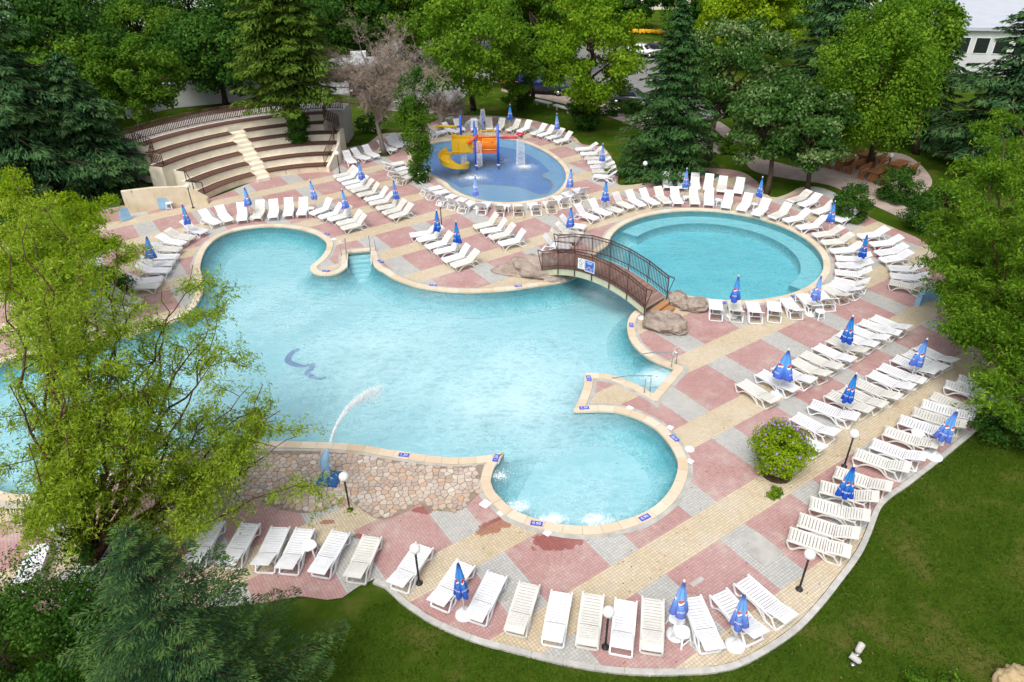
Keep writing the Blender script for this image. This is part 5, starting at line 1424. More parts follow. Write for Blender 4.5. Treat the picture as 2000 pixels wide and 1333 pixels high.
# pale blue curved low wall at the right willow, and blue boards at the left
q = [at(*p) for p in ((1790, 598), (1800, 590), (1825, 585), (1860, 598), (1905, 625))]
mb = MB(); P_ = spline([tuple(p.to_2d()) for p in q], .2); n = len(P_); o1, o2 = offset(P_, .12, False), offset(P_, -.12, False)
vs_ = []; fs = []
for i in range(n): vs_ += [(*o1[i], 0), (*o2[i], 0), (*o2[i], .62), (*o1[i], .62)]
for i in range(n - 1):
    for j in range(4): fs.append((4 * i + j, 4 * i + (j + 1) % 4, 4 * i + 4 + (j + 1) % 4, 4 * i + 4 + j))
fs += [(0, 3, 2, 1), (4 * n - 4, 4 * n - 3, 4 * n - 2, 4 * n - 1)]
mb.add(vs_, fs); o = mb.build('blue_wall', MATS['pale_blue_paint']); tag(o, 'curved pale blue low wall under the right willow', 'wall')
bm = bmesh.new(); bm.from_mesh(o.data); bmesh.ops.recalc_face_normals(bm, faces=bm.faces); bm.to_mesh(o.data); bm.free()
for (x_, y_, rz, lb_) in [(322, 408, .5, 'pale blue board leaning beside the stool at the stained wall'), (247, 430, .9, 'pale blue board left of the stained wall, half hidden')]:
    c = at(x_, y_); mb = MB(); mb.box((0, 0, .38), (.62, .09, .75), 0, R(-14)); mb.box((0, .06, .12), (.62, .12, .12)); o = mb.build('blue_board', MATS['pale_blue_paint'], None, c); o.rotation_euler.z = rz; tag(o, lb_, 'board')
# two little floodlights on the lawn
for (x_, y_, rz, lb_) in [(1666, 1297, 2.4, 'nearer'), (1675, 1277, .8, 'farther')]:
    c = at(x_, y_); root = empty('floodlight', (c.x, c.y, -.05), rz); tag(root, 'small grey cylindrical floodlight on the lawn, the %s one' % lb_, 'floodlight', 'lawn floodlights')
    mb = MB(); mb.tube([(0, 0, 0), (0, 0, .22)], .02, 8); mb.lathe([(.07, .02), (.06, .05)], 12); mb.build('stand', MATS['steel'], root)
    mb = MB(); mb.tube([(-.16, 0, .26), (-.10, 0, .27), (.10, 0, .32), (.14, 0, .33)], [.05, .085, .095, .1], 14); mb.build('housing', MATS['kerb'], root)
    mb = MB(); mb.tube([(.141, 0, .33), (.146, 0, .331)], .085, 14); mb.build('lens', MATS['dark_glass'], root)
c = at(1271, 1316); mb = MB(); mb.box((c.x, c.y, 0), (.16, .12, .06), .4); tag(mb.build('loose_stone', MATS['kerb']), 'loose pale stone lying on the grass below the kerb', 'stone')

# ------------------------------------------------------------------ wooden picnic sets
def make_picnic():
    root = empty('picnic_table')
    for k in range(5):
        mb = MB(); mb.box((0, -.34 + .17 * k, .74), (1.75, .155, .045)); mb.build('table_plank', MATS['orange_wood'], root)
    for s in (-1, 1):
        mb = MB(); mb.box((s * .65, 0, .36), (.10, .62, .72)); mb.build('trestle', MATS['orange_wood'], root)
    return root
def make_bench():
    root = empty('picnic_bench')
    for k in range(2):
        mb = MB(); mb.box((0, -.1 + .2 * k, .45), (1.7, .18, .045)); mb.build('seat_plank', MATS['orange_wood'], root)
    for k in range(2):
        mb = MB(); mb.box((0, .24, .62 + .2 * k), (1.7, .035, .15)); mb.build('back_plank', MATS['orange_wood'], root)
    for s in (-1, 1):
        mb = MB(); mb.box((s * .7, 0, .22), (.09, .36, .43)); mb.box((s * .7, .22, .43), (.07, .05, .85)); mb.build('side', MATS['orange_wood'], root)
    return root
pt, pb_ = make_picnic(), make_bench(); i1 = i2 = True
for k, (x_, y_, lb_) in enumerate([(1646, 330, 'leftmost'), (1692, 318, 'at the back beside the lamp'), (1712, 352, 'nearest the path'), (1752, 338, 'rightmost, behind the clipped bush')]):
    o = pt if i1 else copy_tree(pt); i1 = False; c = at(x_, y_); rz = R(38)
    o.location = c; o.rotation_euler.z = rz; tag(o, 'orange-brown wooden picnic table, ' + lb_, 'picnic table', 'wooden picnic tables')
    for s in (-1, 1):
        b = pb_ if i2 else copy_tree(pb_); i2 = False
        off = Vector((-math.sin(rz), math.cos(rz), 0)) * .78 * s
        b.location = c + off; b.rotation_euler.z = rz + (0 if s > 0 else math.pi)
        tag(b, 'wooden bench %s the picnic table, %s set' % ('behind' if s > 0 else 'in front of', lb_.split(',')[0]), 'bench', 'wooden picnic benches')

# ------------------------------------------------------------------ parked cars
def make_car(name, colr, van=False):
    mn = 'paint_' + name
    g = N(mn); g.bsdf(colr, .25, .5, Coat_Weight=.6)
    root = empty('parked_van' if van else 'parked_car'); L, Wd = (5.0, 1.95) if van else (4.3, 1.75)
    if van: prof = [(0, .45), (0, 1.05), (.35, 1.12), (.95, 1.90), (1.3, 1.98), (4.9, 1.98), (5.0, 1.6), (5.0, .45)]
    else: prof = [(0, .42), (0, .68), (.15, .78), (1.15, .92), (1.75, 1.40), (2.3, 1.48), (3.1, 1.44), (3.75, 1.02), (4.2, .96), (4.3, .75), (4.3, .42)]
    prof = [(x - L / 2, z) for x, z in prof]
    mb = MB(); n = len(prof); rows_ = [(-1, .93), (-.96, 1), (.96, 1), (1, .93)]
    vs_ = []
    for yk, zz in ((-1.0, 0), (1.0, 0)):
        for x, z in prof:
            tuck = .86 if z > (1.15 if van else .98) else 1.0
            if van: tuck = .92 if z > 1.5 else 1
            vs_.append((x, yk * Wd / 2 * tuck, z))
    fs = [tuple(range(n)), tuple(range(n, 2 * n))[::-1]] + [(i, n + i, n + (i + 1) % n, (i + 1) % n) for i in range(n)]
    mb.add(vs_, fs); o = mb.build('body', MATS[mn], root)
    bm = bmesh.new(); bm.from_mesh(o.data); bmesh.ops.recalc_face_normals(bm, faces=bm.faces)
    bmesh.ops.bevel(bm, geom=bm.edges[:], offset=.05, segments=2, affect='EDGES'); bm.to_mesh(o.data); bm.free()
    o.data.polygons.foreach_set('use_smooth', [True] * len(o.data.polygons))
    for s in (-1, 1):
        mb = MB(); y = s * (Wd / 2 * (.955 if van else .935) + (.02 if van else .0))
        if van: pts = [(.7, 1.22), (1.1, 1.78), (1.9, 1.80), (1.9, 1.22)]
        else: pts = [(1.45, .98), (1.85, 1.36), (3.05, 1.36), (3.5, 1.0)]
        y0 = s * (Wd / 2 + .012); y1 = s * (Wd / 2 * (.92 if van else .86) + .014)
        v = [(x - L / 2, y0 if z < 1.25 and (van or z < 1.1) else y1, z) for x, z in pts]
        mb.add(v, [(0, 1, 2, 3)] if s < 0 else [(3, 2, 1, 0)]); mb.build('side_window', MATS['dark_glass'], root)
    mb = MB(); a = (.42, 1.18, .93, 1.84) if van else (1.2, .95, 1.70, 1.36); ww = Wd / 2 * .82
    dx, dz = (-.035, .02)
    mb.add([(a[0] - L / 2 + dx, -ww, a[1] + dz), (a[0] - L / 2 + dx, ww, a[1] + dz), (a[2] - L / 2 + dx, ww * .93, a[3] + dz), (a[2] - L / 2 + dx, -ww * .93, a[3] + dz)], [(3, 2, 1, 0)]); mb.build('windscreen', MATS['dark_glass'], root)
    if not van:
        mb = MB(); mb.add([(3.18 - L / 2 + .03, ww * .9, 1.40 + .02), (3.68 - L / 2 + .03, ww, 1.06 + .02), (3.68 - L / 2 + .03, -ww, 1.06 + .02), (3.18 - L / 2 + .03, -ww * .9, 1.40 + .02)], [(0, 1, 2, 3)]); mb.build('rear_window', MATS['dark_glass'], root)
    for x in (.78, L - .85):
        for s in (-1, 1):
            yw = s * (Wd / 2 - .10)
            mb = MB(); mb.tube([(x - L / 2, yw - .11, .32), (x - L / 2, yw + .11, .32)], .32, 16); w_ = mb.build('wheel', MATS['rubber'], root)
            mb = MB(); mb.tube([(x - L / 2, yw - .12, .32), (x - L / 2, yw + .12, .32)], .19, 12); mb.build('rim', MATS['steel'], w_)
    for s in (-1, 1):
        mb = MB(); mb.box((-L / 2 + .03, s * Wd * .36, .68), (.10, .34, .14)); mb.build('headlight', MATS['white_paint'], root)
        mb = MB(); mb.box((L / 2 - .03, s * Wd * .38, .80), (.10, .22, .16)); mb.build('tail_light', MATS['red_plastic'], root)
    return root
for (x_, y_, colr, van, rz, lb_, nm) in [(1252, 110, (.75, .76, .77), False, R(150), 'white car parked at the flower lawn behind the spruce', 'white'), (1283, 108, (.02, .02, .025), False, R(150), 'black car parked beside the white one behind the spruce', 'black'), (1062, 182, (.015, .03, .16), True, R(164), 'dark blue van parked behind the bright green tree', 'blue'), (1196, 196, (.12, .18, .30), False, R(160), 'blue-grey car right of the bright green tree', 'bluegrey'), (1232, 203, (.03, .04, .06), False, R(160), 'dark car half hidden by the spruce', 'dark'), (800, 118, (.72, .73, .74), False, R(170), 'white car behind the bare tree', 'pale'), (1017, 172, (.45, .02, .03), False, R(170), 'red car behind the blue van', 'red'), (700, 180, (.04, .05, .10), False, R(100), 'navy car beside the white kiosk wall', 'navy')]:
    o = make_car(nm, colr, van); o.location = at(x_, y_); o.location.z = -.03; o.rotation_euler.z = rz; tag(o, lb_, 'van' if van else 'car', 'parked cars')

# ------------------------------------------------------------------ buildings and walls behind
def building(name, label, c, size, rz, mat, floors=1, win=(), roof=True, roof_mat='bluegrey_roof', over=.4):
    root = empty(name, (c.x, c.y, -.05), rz); tag(root, label, 'building')
    mb = MB(); mb.box((0, 0, size[2] / 2), size); mb.build('wall', MATS[mat], root)
    if roof:
        mb = MB(); mb.box((0, 0, size[2] + .16), (size[0] + 2 * over, size[1] + 2 * over, .32)); r_ = mb.build('roof', MATS[roof_mat], root)
        mb = MB(); mb.box((size[0] * .2, 0, size[2] + .75), (1.6, 1.2, .9)); mb.build('roof_hatch', MATS['white_wall'], r_)
    for (x, z, w_, h_) in win:
        mb = MB(); mb.box((x, -size[1] / 2 - .02, z), (w_ + .16, .06, h_ + .16)); f_ = mb.build('window', MATS['white_paint'], root)
        mb = MB(); mb.box((x, -size[1] / 2 - .045, z), (w_, .03, h_)); mb.build('pane', MATS['dark_glass'], f_)
    return root
building('white_building', 'low white building with a pale flat roof at upper right', at(1965, 95), (44, 34, 4.6), R(-14), 'white_wall', win=[(-18 + 1.9 * k, 3.1, 1.3, 1.5) for k in range(19)])
building('white_building', 'white building glimpsed between the trees at upper left', at(190, 62), (24, 8, 5.5), R(18), 'white_wall', win=[(-9 + 2.6 * k, 3.6, 1.4, 1.5) for k in range(8)])
building('white_building', 'white building between the trees at the top centre', at(1300, 12), (18, 8, 6), R(0), 'cream_wall', win=[(-6 + 2.6 * k, 2.2, 1.6, 3.2) for k in range(6)])
building('white_building', 'pale building far behind the trees at top left', at(520, 5), (30, 9, 7), R(8), 'white_wall', win=[(-12 + 2.6 * k, 4.6, 1.4, 1.6) for k in range(10)])
building('kiosk', 'low white kiosk behind the conifer on the terraces', at(690, 175), (5, 3, 2.6), R(10), 'white_wall', win=[(-1.2, 1.6, .9, .9), (1.0, 1.6, .9, .9)])
wb = wall_quad('boundary_wall', [at(250, 232).to_2d(), at(330, 212).to_2d(), at(450, 200).to_2d(), at(640, 190).to_2d()], [0] * 4, [2.4] * 4, .3, MATS['white_wall'], None); tag(wb, 'white boundary wall behind the terrace fence', 'wall')
wb = wall_quad('shed_roof', [at(310, 200).to_2d(), at(420, 185).to_2d()], [2.3, 2.3], [2.6, 2.6], 5.0, MATS['sign_maroon'], None); tag(wb, 'dark red shed roof behind the white boundary wall', 'roof')
wb = wall_quad('entrance_wall', [at(755, 215).to_2d(), at(800, 218).to_2d(), at(862, 222).to_2d(), at(905, 226).to_2d()], [0] * 4, [.9] * 4, .5, MATS['concrete'], None); tag(wb, 'low grey stone wall behind the ivy tree', 'wall')
# flower strip on the far lawn
fb = empty('flower_bed'); tag(fb, 'narrow bed of yellow flowers on the far lawn', 'flower bed')
A, B = at(1215, 64), at(1310, 66); Cs = []
for i in range(2600):
    t = random.random(); p = A.lerp(B, t); Cs.append((p.x, p.y + random.gauss(0, .45), .12 + random.uniform(0, .25)))
o = droplets('flowers', Cs, rng.uniform(.06, .12, len(Cs)), MATS['flower_yellow'], fb); o['kind'] = 'stuff'

# ------------------------------------------------------------------ vegetation
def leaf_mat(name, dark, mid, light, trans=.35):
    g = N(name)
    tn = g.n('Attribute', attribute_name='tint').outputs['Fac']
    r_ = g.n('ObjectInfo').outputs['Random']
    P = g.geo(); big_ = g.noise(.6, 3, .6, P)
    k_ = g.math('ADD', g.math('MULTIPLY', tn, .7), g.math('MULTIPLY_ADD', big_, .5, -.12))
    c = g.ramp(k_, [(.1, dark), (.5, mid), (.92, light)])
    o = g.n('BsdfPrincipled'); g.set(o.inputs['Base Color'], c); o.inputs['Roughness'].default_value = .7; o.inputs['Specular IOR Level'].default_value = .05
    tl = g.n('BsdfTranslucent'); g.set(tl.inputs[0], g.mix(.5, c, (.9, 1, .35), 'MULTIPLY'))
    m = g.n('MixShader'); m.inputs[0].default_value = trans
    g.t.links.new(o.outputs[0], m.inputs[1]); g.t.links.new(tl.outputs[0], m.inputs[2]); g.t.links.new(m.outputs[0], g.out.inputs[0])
leaf_mat('leaf_green', (.028, .088, .007), (.085, .185, .015), (.20, .33, .035), .38)
leaf_mat('leaf_dark', (.012, .048, .007), (.040, .110, .015), (.105, .215, .03), .3)
leaf_mat('leaf_bright', (.058, .140, .006), (.155, .285, .013), (.31, .45, .035), .42)
leaf_mat('leaf_willow', (.125, .205, .012), (.33, .46, .030), (.56, .70, .12), .5)
leaf_mat('leaf_fresh', (.042, .120, .007), (.125, .250, .016), (.28, .44, .04), .42)
leaf_mat('leaf_linden', (.020, .066, .012), (.062, .145, .026), (.34, .42, .19), .3)
leaf_mat('leaf_lime', (.11, .20, .006), (.27, .41, .014), (.46, .60, .05), .48)
leaf_mat('needle_spruce', (.010, .044, .014), (.030, .090, .026), (.080, .170, .040), .1)
leaf_mat('needle_cedar', (.009, .040, .017), (.029, .086, .033), (.115, .215, .065), .1)
leaf_mat('needle_blue', (.010, .042, .020), (.030, .082, .034), (.13, .22, .045), .12)
leaf_mat('needle_olive', (.022, .058, .006), (.058, .118, .012), (.14, .22, .028), .15)
leaf_mat('leaf_ivy', (.014, .060, .007), (.046, .130, .016), (.12, .24, .03), .3)
leaf_mat('grass_blade', (.034, .084, .006), (.070, .135, .009), (.17, .18, .03), .3)

def unit(v): return v / np.maximum(1e-9, np.linalg.norm(v, axis=-1, keepdims=True))
def leaves(name, C_, D, Nrm, ln, wd, mat, parent, tint=None):
    """one bent diamond per leaf: base, two sides, tip"""
    n = len(C_); D = unit(D); S = unit(np.cross(D, Nrm)); Nn = np.cross(S, D)
    ln = np.broadcast_to(np.asarray(ln, float), (n,))[:, None]; wd = np.broadcast_to(np.asarray(wd, float), (n,))[:, None]
    V = np.empty((n, 4, 3)); V[:, 0] = C_ - D * ln * .5; V[:, 2] = C_ + D * ln * .5 - Nn * ln * .15
    V[:, 1] = C_ + S * wd * .5; V[:, 3] = C_ - S * wd * .5
    Fc = np.arange(n * 4).reshape(n, 4)
    if tint is None: tint = rng.random(n)
    return np_mesh(name, V.reshape(-1, 3), Fc, mat, parent, tint)
def rdir(n): return unit(rng.normal(size=(n, 3)))
def wob_line(a, b, n, amp, rs):
    a, b = Vector(a), Vector(b); out = []
    o = Vector((rs.uniform(0, 50), rs.uniform(0, 50), rs.uniform(0, 50)))
    for i in range(n + 1):
        t = i / n; p = a.lerp(b, t); e = math.sin(math.pi * t) ** .5 if 0 < t < 1 else 0
        p += Vector((pnoise(o + Vector((t * 3, 0, 0))), pnoise(o + Vector((0, t * 3, 7))), .5 * pnoise(o + Vector((3, 5, t * 3))))) * amp * e
        out.append(p)
    return out
def broadleaf(name, label, base, crown_c, rad, mat, bark='bark', n_clump=46, per=230, leaf=.26, trunk=.22, limbs=9, seed=1, cat='tree', group=None, flat=.62, clump=None, trunks=1, hang=0.0, fl=None):
    rs = random.Random(seed); root = empty(name, base); base = Vector(base); tag(root, label, cat, group)
    cc = Vector(crown_c) - base; rad = Vector(rad); rs_np = np.random.default_rng(seed)
    cr_ = clump or (.31 * (rad.x + rad.y + rad.z) / 3)
    Cl = []
    tries = 0
    while len(Cl) < n_clump and tries < 4000:
        tries += 1
        d = Vector((rs.gauss(0, 1), rs.gauss(0, 1), rs.gauss(0, 1))).normalized()
        k_ = rs.uniform(.35, 1.0) ** .5 * (1 + .22 * pnoise(d * 1.7 + Vector((seed, 0, 0))))
        p = Vector((d.x * rad.x * k_, d.y * rad.y * k_, d.z * rad.z * k_))
        if any((p - q).length < cr_ * (.62 if not clump else .5) for q in Cl): continue
        Cl.append(p)
    Cs = []; Ns = []; Ts = []
    for p in Cl:
        r_ = cr_ * rs.uniform(.6, 1.15); n = int(per * (r_ / cr_) ** 1.6)
        d = rs_np.normal(size=(n, 3)); d = unit(d); rr_ = rs_np.random(n) ** .33
        q = d * (r_ * rr_)[:, None]; q[:, 2] *= flat
        q += rs_np.normal(size=(n, 3)) * r_ * .10
        if hang: q[:, 2] -= hang * rs_np.random(n) ** 2 * (rr_ > .7)
        out_ = unit(np.array(p) / np.array(rad) + 1e-6)
        Cs.append(np.array(cc) + np.array(p) + q); Ns.append(d * .7 + out_[None] * .5 + np.array((0, 0, .55)))
        Ts.append(np.clip(rs_np.normal(.5 + rs.uniform(-.2, .2), .2, n), 0, 1))
    Cs = np.concatenate(Cs); Ns = unit(np.concatenate(Ns) + rs_np.normal(size=(len(Cs), 3)) * .45); Ts = np.concatenate(Ts)
    D = np.cross(Ns, rdir(len(Cs))); D[:, 2] -= .3
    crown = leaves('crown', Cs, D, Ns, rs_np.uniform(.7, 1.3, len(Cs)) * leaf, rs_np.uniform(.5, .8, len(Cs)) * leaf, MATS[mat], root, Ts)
    mb = MB()
    for k_ in range(trunks):
        off = Vector((rs.uniform(-.4, .4), rs.uniform(-.4, .4), 0)) if trunks > 1 else Vector((0, 0, 0))
        top = cc + Vector((off.x * 2, off.y * 2, rad.z * .35))
        pl = wob_line(off + Vector((0, 0, -.1)), top, 8, .35, rs)
        mb.tube(pl, [trunk * (1.25 if i == 0 else 1) * (1 - .8 * i / 8) for i in range(9)], 9)
        for j in range(limbs):
            s_ = pl[rs.randint(3, 7)]; e = cc + rs.choice(Cl) * .9
            l2 = wob_line(s_, e, 5, .4, rs); mb.tube(l2, [trunk * .42 * (1 - .85 * i / 5) for i in range(6)], 6)
    mb.build('trunk', MATS[bark], root)
    if fl:
        m = rs_np.choice(len(Cs), fl[1]); cen = Cs[m]; nrm = unit(cen - np.array(cc)); cen = np.array(cc) + nrm * np.array(rad) * rs_np.uniform(.92, 1.08, (len(m), 1)) 
        droplets('flowers', cen, rs_np.uniform(.6, 1.2, len(m)) * fl[2], MATS[fl[0]], root)['kind'] = 'stuff'
    return root
def conifer(name, label, base, h, rad, mat, seed=1, whorl=.32, nb=7, droop=.35, start=.12, spray=(.42, .13), dens=9, trunk=.2, up=0.0, lay=0.0, pw=.85, bark='bark', lean=(0, 0), group=None, tipc=None, irregular=.22):
    rs = random.Random(seed); root = empty(name, base); tag(root, label, 'tree', group); q = np.random.default_rng(seed)
    Cs = []; Ds = []; Ts = []; mb = MB()
    ax = lambda z: Vector((lean[0] * z, lean[1] * z, z))
    mb.tube([ax(h * i / 10 - (.1 if i == 0 else 0)) for i in range(11)], [trunk * (1 - .95 * i / 10) for i in range(11)], 8)
    z = h * start; 
    while z < h * .985:
        t = z / h
        L0 = rad * ((1 - t) ** pw) + .12
        if lay: L0 *= .62 + .38 * (.5 + .5 * math.sin(z * lay + seed))
        n_ = max(4, int(nb * (1 - .3 * t))); a0_ = rs.uniform(0, 6.28)
        for k_ in range(n_):
            a = a0_ + 6.283 * k_ / n_ + rs.uniform(-.3, .3); L = L0 * rs.uniform(1 - irregular * 1.5, 1 + irregular)
            d = Vector((math.cos(a), math.sin(a), 0)); st = ax(z + rs.uniform(-.15, .15))
            pts = []
            for i in range(6):
                s = i / 5; pts.append(st + d * (L * s) + Vector((0, 0, up * L * s - droop * L * s * s + .10 * L * max(0, s - .7))))
            mb.tube(pts, [max(.012, trunk * .22 * (1 - t)) * (1 - .8 * i / 5) for i in range(6)], 4, False)
            m = max(6, int(L * dens * 2.2))
            s = q.random(m) ** .7 * .98 + .03; sg = q.choice([-1, 1], m)
            idx = np.clip(s * 5, 0, 4.999); i0 = idx.astype(int); fr = (idx - i0)[:, None]
            PP = np.array([p[:] for p in pts]); pos = PP[i0] * (1 - fr) + PP[np.minimum(i0 + 1, 5)] * fr
            tan = unit(PP[np.minimum(i0 + 1, 5)] - PP[i0]); side = np.cross(tan, (0, 0, 1.0)); side = unit(side)
            wdt = (.30 * L * np.sin(np.pi * np.clip(s * .85 + .12, 0, 1)) + .06)
            lat = sg * q.random(m) * wdt
            pos = pos + side * lat[:, None]; pos[:, 2] -= np.abs(lat) * .25 + q.random(m) * .10 - .03
            dd = unit(tan * .8 + side * (sg * .65)[:, None] + q.normal(size=(m, 3)) * .22 + np.array((0, 0, -.12)))
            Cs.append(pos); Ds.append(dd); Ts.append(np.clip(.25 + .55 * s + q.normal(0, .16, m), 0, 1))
        z += whorl * rs.uniform(.75, 1.25) * (1 - .35 * t)
    m = 30; Cs.append(np.array(ax(h))[None] + q.normal(size=(m, 3)) * np.array((.08, .08, .25)) - np.array((0, 0, .2))); Ds.append(unit(q.normal(size=(m, 3)) + np.array((0, 0, 1.5)))); Ts.append(q.random(m))
    Cs = np.concatenate(Cs); Ds = np.concatenate(Ds); Ts = np.concatenate(Ts); n = len(Cs)
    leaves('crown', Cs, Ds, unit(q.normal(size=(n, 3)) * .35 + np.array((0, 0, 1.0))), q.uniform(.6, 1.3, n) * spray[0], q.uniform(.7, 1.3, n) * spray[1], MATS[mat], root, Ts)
    mb.build('trunk', MATS[bark], root)
    return root
def willow(name, label, base, tips, mat, seed, per_twig=46, twigs=10, leaf=(.15, .032), trunk=.2, curl=1.0, group=None, sub=7, hang=.9, cloud=.17):
    """corkscrew willow: stems to the given tips, twisting branches, leafy hanging twigs"""
    rs = random.Random(seed); q = np.random.default_rng(seed); base = Vector(base); root = empty(name, base); tag(root, label, 'tree', group)
    mb = MB(); tw = []
    def twist(a, b, n, amp):
        a, b = Vector(a), Vector(b); o = Vector((rs.uniform(0, 90), rs.uniform(0, 90), rs.uniform(0, 90))); out = []
        for i in range(n + 1):
            t = i / n; p = a.lerp(b, t); e = min(1, t * 4)
            k_ = t * (b - a).length
            p += Vector((pnoise(o + Vector((k_ * .9, 0, 0))), pnoise(o + Vector((0, k_ * .9, 3))), .6 * pnoise(o + Vector((0, 3, k_ * .9))))) * amp * e
            out.append(p)
        return out
    for (tip, r0) in tips:
        tip = Vector(tip) - base; n = max(8, int(tip.length * 2.2))
        st = twist(Vector((rs.uniform(-.2, .2), rs.uniform(-.2, .2), -.1)), tip, n, .55 * curl)
        mb.tube(st, [max(.012, r0 * .8 * (1 - .93 * i / n)) for i in range(n + 1)], 7)
        for j in range(sub):
            f_ = rs.uniform(.42, 1.0); s_ = st[int(f_ * n)]
            L = rs.uniform(.9, 2.0) * (1.25 - .5 * f_); d = Vector((rs.gauss(0, 1), rs.gauss(0, 1), rs.uniform(-.1, .9))).normalized()
            e = s_ + d * L; br = twist(s_, e, 7, .38 * curl); rb = max(.010, r0 * .32 * (1 - .6 * f_))
            mb.tube(br, [rb * (1 - .75 * i / 7) for i in range(8)], 5, False)
            for k_ in range(twigs):
                b0 = br[rs.randint(2, 7)]; d2 = Vector((rs.gauss(0, 1), rs.gauss(0, 1), rs.uniform(-.35, .55))).normalized(); L2 = rs.uniform(.35, .95)
                e2 = b0 + d2 * L2 + Vector((0, 0, -hang * .35 * L2)); t_ = twist(b0, e2, 5, .14 * curl)
                if k_ % 2 == 0: mb.tube(t_, [.008 * (1 - .6 * i / 5) for i in range(6)], 3, False)
                tw.append(t_)
    Cs = []; Ds = []; Ts = []
    for t_ in tw:
        P_ = np.array([p[:] for p in t_]); m = int(per_twig * rs.uniform(.5, 1.4)); s = q.random(m) * 4.999; i0 = s.astype(int); fr = (s - i0)[:, None]
        pos = P_[i0] * (1 - fr) + P_[i0 + 1] * fr; tan = unit(P_[i0 + 1] - P_[i0])
        pos = pos + q.normal(size=(m, 3)) * cloud * .55
        Cs.append(pos); Ds.append(unit(tan * .5 + q.normal(size=(m, 3)) * .75 + np.array((0, 0, -.35)))); Ts.append(np.clip(q.normal(rs.uniform(.35, .65), .2, m), 0, 1))
    Cs = np.concatenate(Cs); Ds = np.concatenate(Ds); Ts = np.concatenate(Ts); n = len(Cs)
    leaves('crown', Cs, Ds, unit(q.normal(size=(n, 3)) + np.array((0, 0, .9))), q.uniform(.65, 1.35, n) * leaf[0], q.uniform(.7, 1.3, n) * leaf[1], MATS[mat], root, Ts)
    mb.build('trunk', MATS['bark_red'], root)
    return root
# ------------------------------------------------------------------ the trees
def tips_px(lst): return [(tuple(at(x, y, z)), r_) for (x, y, z, r_) in lst]
b1 = at(176, 1112)
willow('willow_tree', 'large yellow-green corkscrew willow at the left edge in front of the pool', b1, tips_px([(40, 330, 10.6, .14), (100, 385, 10.2, .14), (150, 440, 9.6, .13), (55, 440, 10.4, .14), (10, 560, 9.6, .14), (190, 520, 9.0, .13), (110, 560, 9.4, .13), (230, 470, 8.8, .12), (60, 600, 8.5, .15), (150, 520, 8.6, .16), (240, 560, 8.2, .16), (330, 560, 7.2, .14), (400, 620, 6.6, .13), (430, 690, 6.0, .12), (470, 760, 5.4, .11), (540, 820, 4.6, .10), (585, 850, 4.2, .09), (590, 930, 3.2, .08), (520, 760, 5.0, .1), (560, 800, 4.6, .09), (440, 600, 6.4, .11), (370, 520, 7.2, .12), (300, 700, 7.2, .14), (210, 690, 8.0, .14), (100, 720, 8.0, .14), (20, 740, 7.8, .14), (350, 820, 5.4, .12), (450, 880, 4.2, .10), (260, 850, 6.0, .12), (140, 840, 6.6, .12), (40, 880, 6.2, .12), (430, 960, 3.2, .09), (60, 990, 4.5, .10), (20, 480, 9.0, .13)]), 'leaf_willow', 21, per_twig=40, twigs=9, leaf=(.14, .036), trunk=.2, sub=8, group='corkscrew willows')
b2 = at(70, 640)
willow('willow_tree', 'bright yellow-green willow left of the stained wall, behind the large willow', b2, tips_px([(40, 330, 6.6, .14), (100, 350, 6.4, .14), (150, 400, 5.8, .13), (200, 440, 5.2, .12), (30, 430, 5.4, .12), (90, 470, 4.6, .12), (160, 500, 4.2, .11), (230, 500, 3.6, .1), (10, 370, 6.2, .12), (60, 400, 6.4, .12), (130, 440, 5.4, .12), (0, 500, 4.5, .11), (70, 530, 3.6, .1), (190, 390, 5.6, .11)]), 'leaf_lime', 22, per_twig=60, twigs=9, leaf=(.20, .055), sub=7, curl=.7, group='corkscrew willows', cloud=.24)
b3 = at(1955, 665)
willow('willow_tree', 'green corkscrew willow at the right edge beside the loungers', b3, tips_px([(1990, 190, 8.6, .15), (1950, 240, 8.2, .15), (1930, 320, 7.6, .15), (1880, 330, 6.8, .13), (1840, 370, 5.8, .12), (1810, 420, 4.8, .11), (1830, 480, 4.4, .11), (1880, 430, 6.0, .12), (1950, 420, 7.2, .13), (1990, 300, 8.0, .14), (2030, 400, 7.8, .14), (1900, 520, 4.9, .12), (1860, 570, 3.8, .11), (1960, 540, 5.6, .12), (2020, 560, 5.8, .12), (1900, 640, 3.6, .1), (1870, 660, 3.0, .1), (1950, 690, 3.6, .1), (1990, 760, 3.2, .1), (2030, 680, 4.2, .1), (1985, 830, 2.6, .09), (2060, 260, 8.4, .13), (1910, 380, 6.8, .12)]), 'leaf_fresh', 23, per_twig=62, twigs=10, leaf=(.19, .06), sub=7, group='corkscrew willows', cloud=.24)
# small conifer at the lower left
c = at(241, 1034, 7.6); conifer('blue_conifer', 'blue-green young cedar at the lower left corner', (c.x, c.y, -.05), 7.7, 3.1, 'needle_blue', 31, whorl=.36, nb=8, droop=.12, start=.05, spray=(.13, .024), dens=85, trunk=.13, up=.30, pw=.80, irregular=.3)
# hibiscus shrub in the lower left shade
c = at(120, 1225); broadleaf('hibiscus_shrub', 'dark green hibiscus shrub with a few purple flowers at lower left', (c.x, c.y, -.05), (c.x, c.y, 1.5), (1.7, 1.5, 1.5), 'leaf_dark', n_clump=40, per=260, leaf=.09, trunk=.05, limbs=10, seed=41, cat='shrub', clump=.55, fl=('flower_purple', 40, .05))
c = at(20, 1320); broadleaf('dark_shrub', 'shrub added to fill the shaded bottom left corner', (c.x, c.y, -.05), (c.x + .5, c.y, 1.2), (3.2, 1.8, 1.6), 'leaf_dark', n_clump=60, per=260, leaf=.10, trunk=.05, limbs=8, seed=42, cat='shrub', clump=.6)  # shrub added to darken this corner where deep shade lies
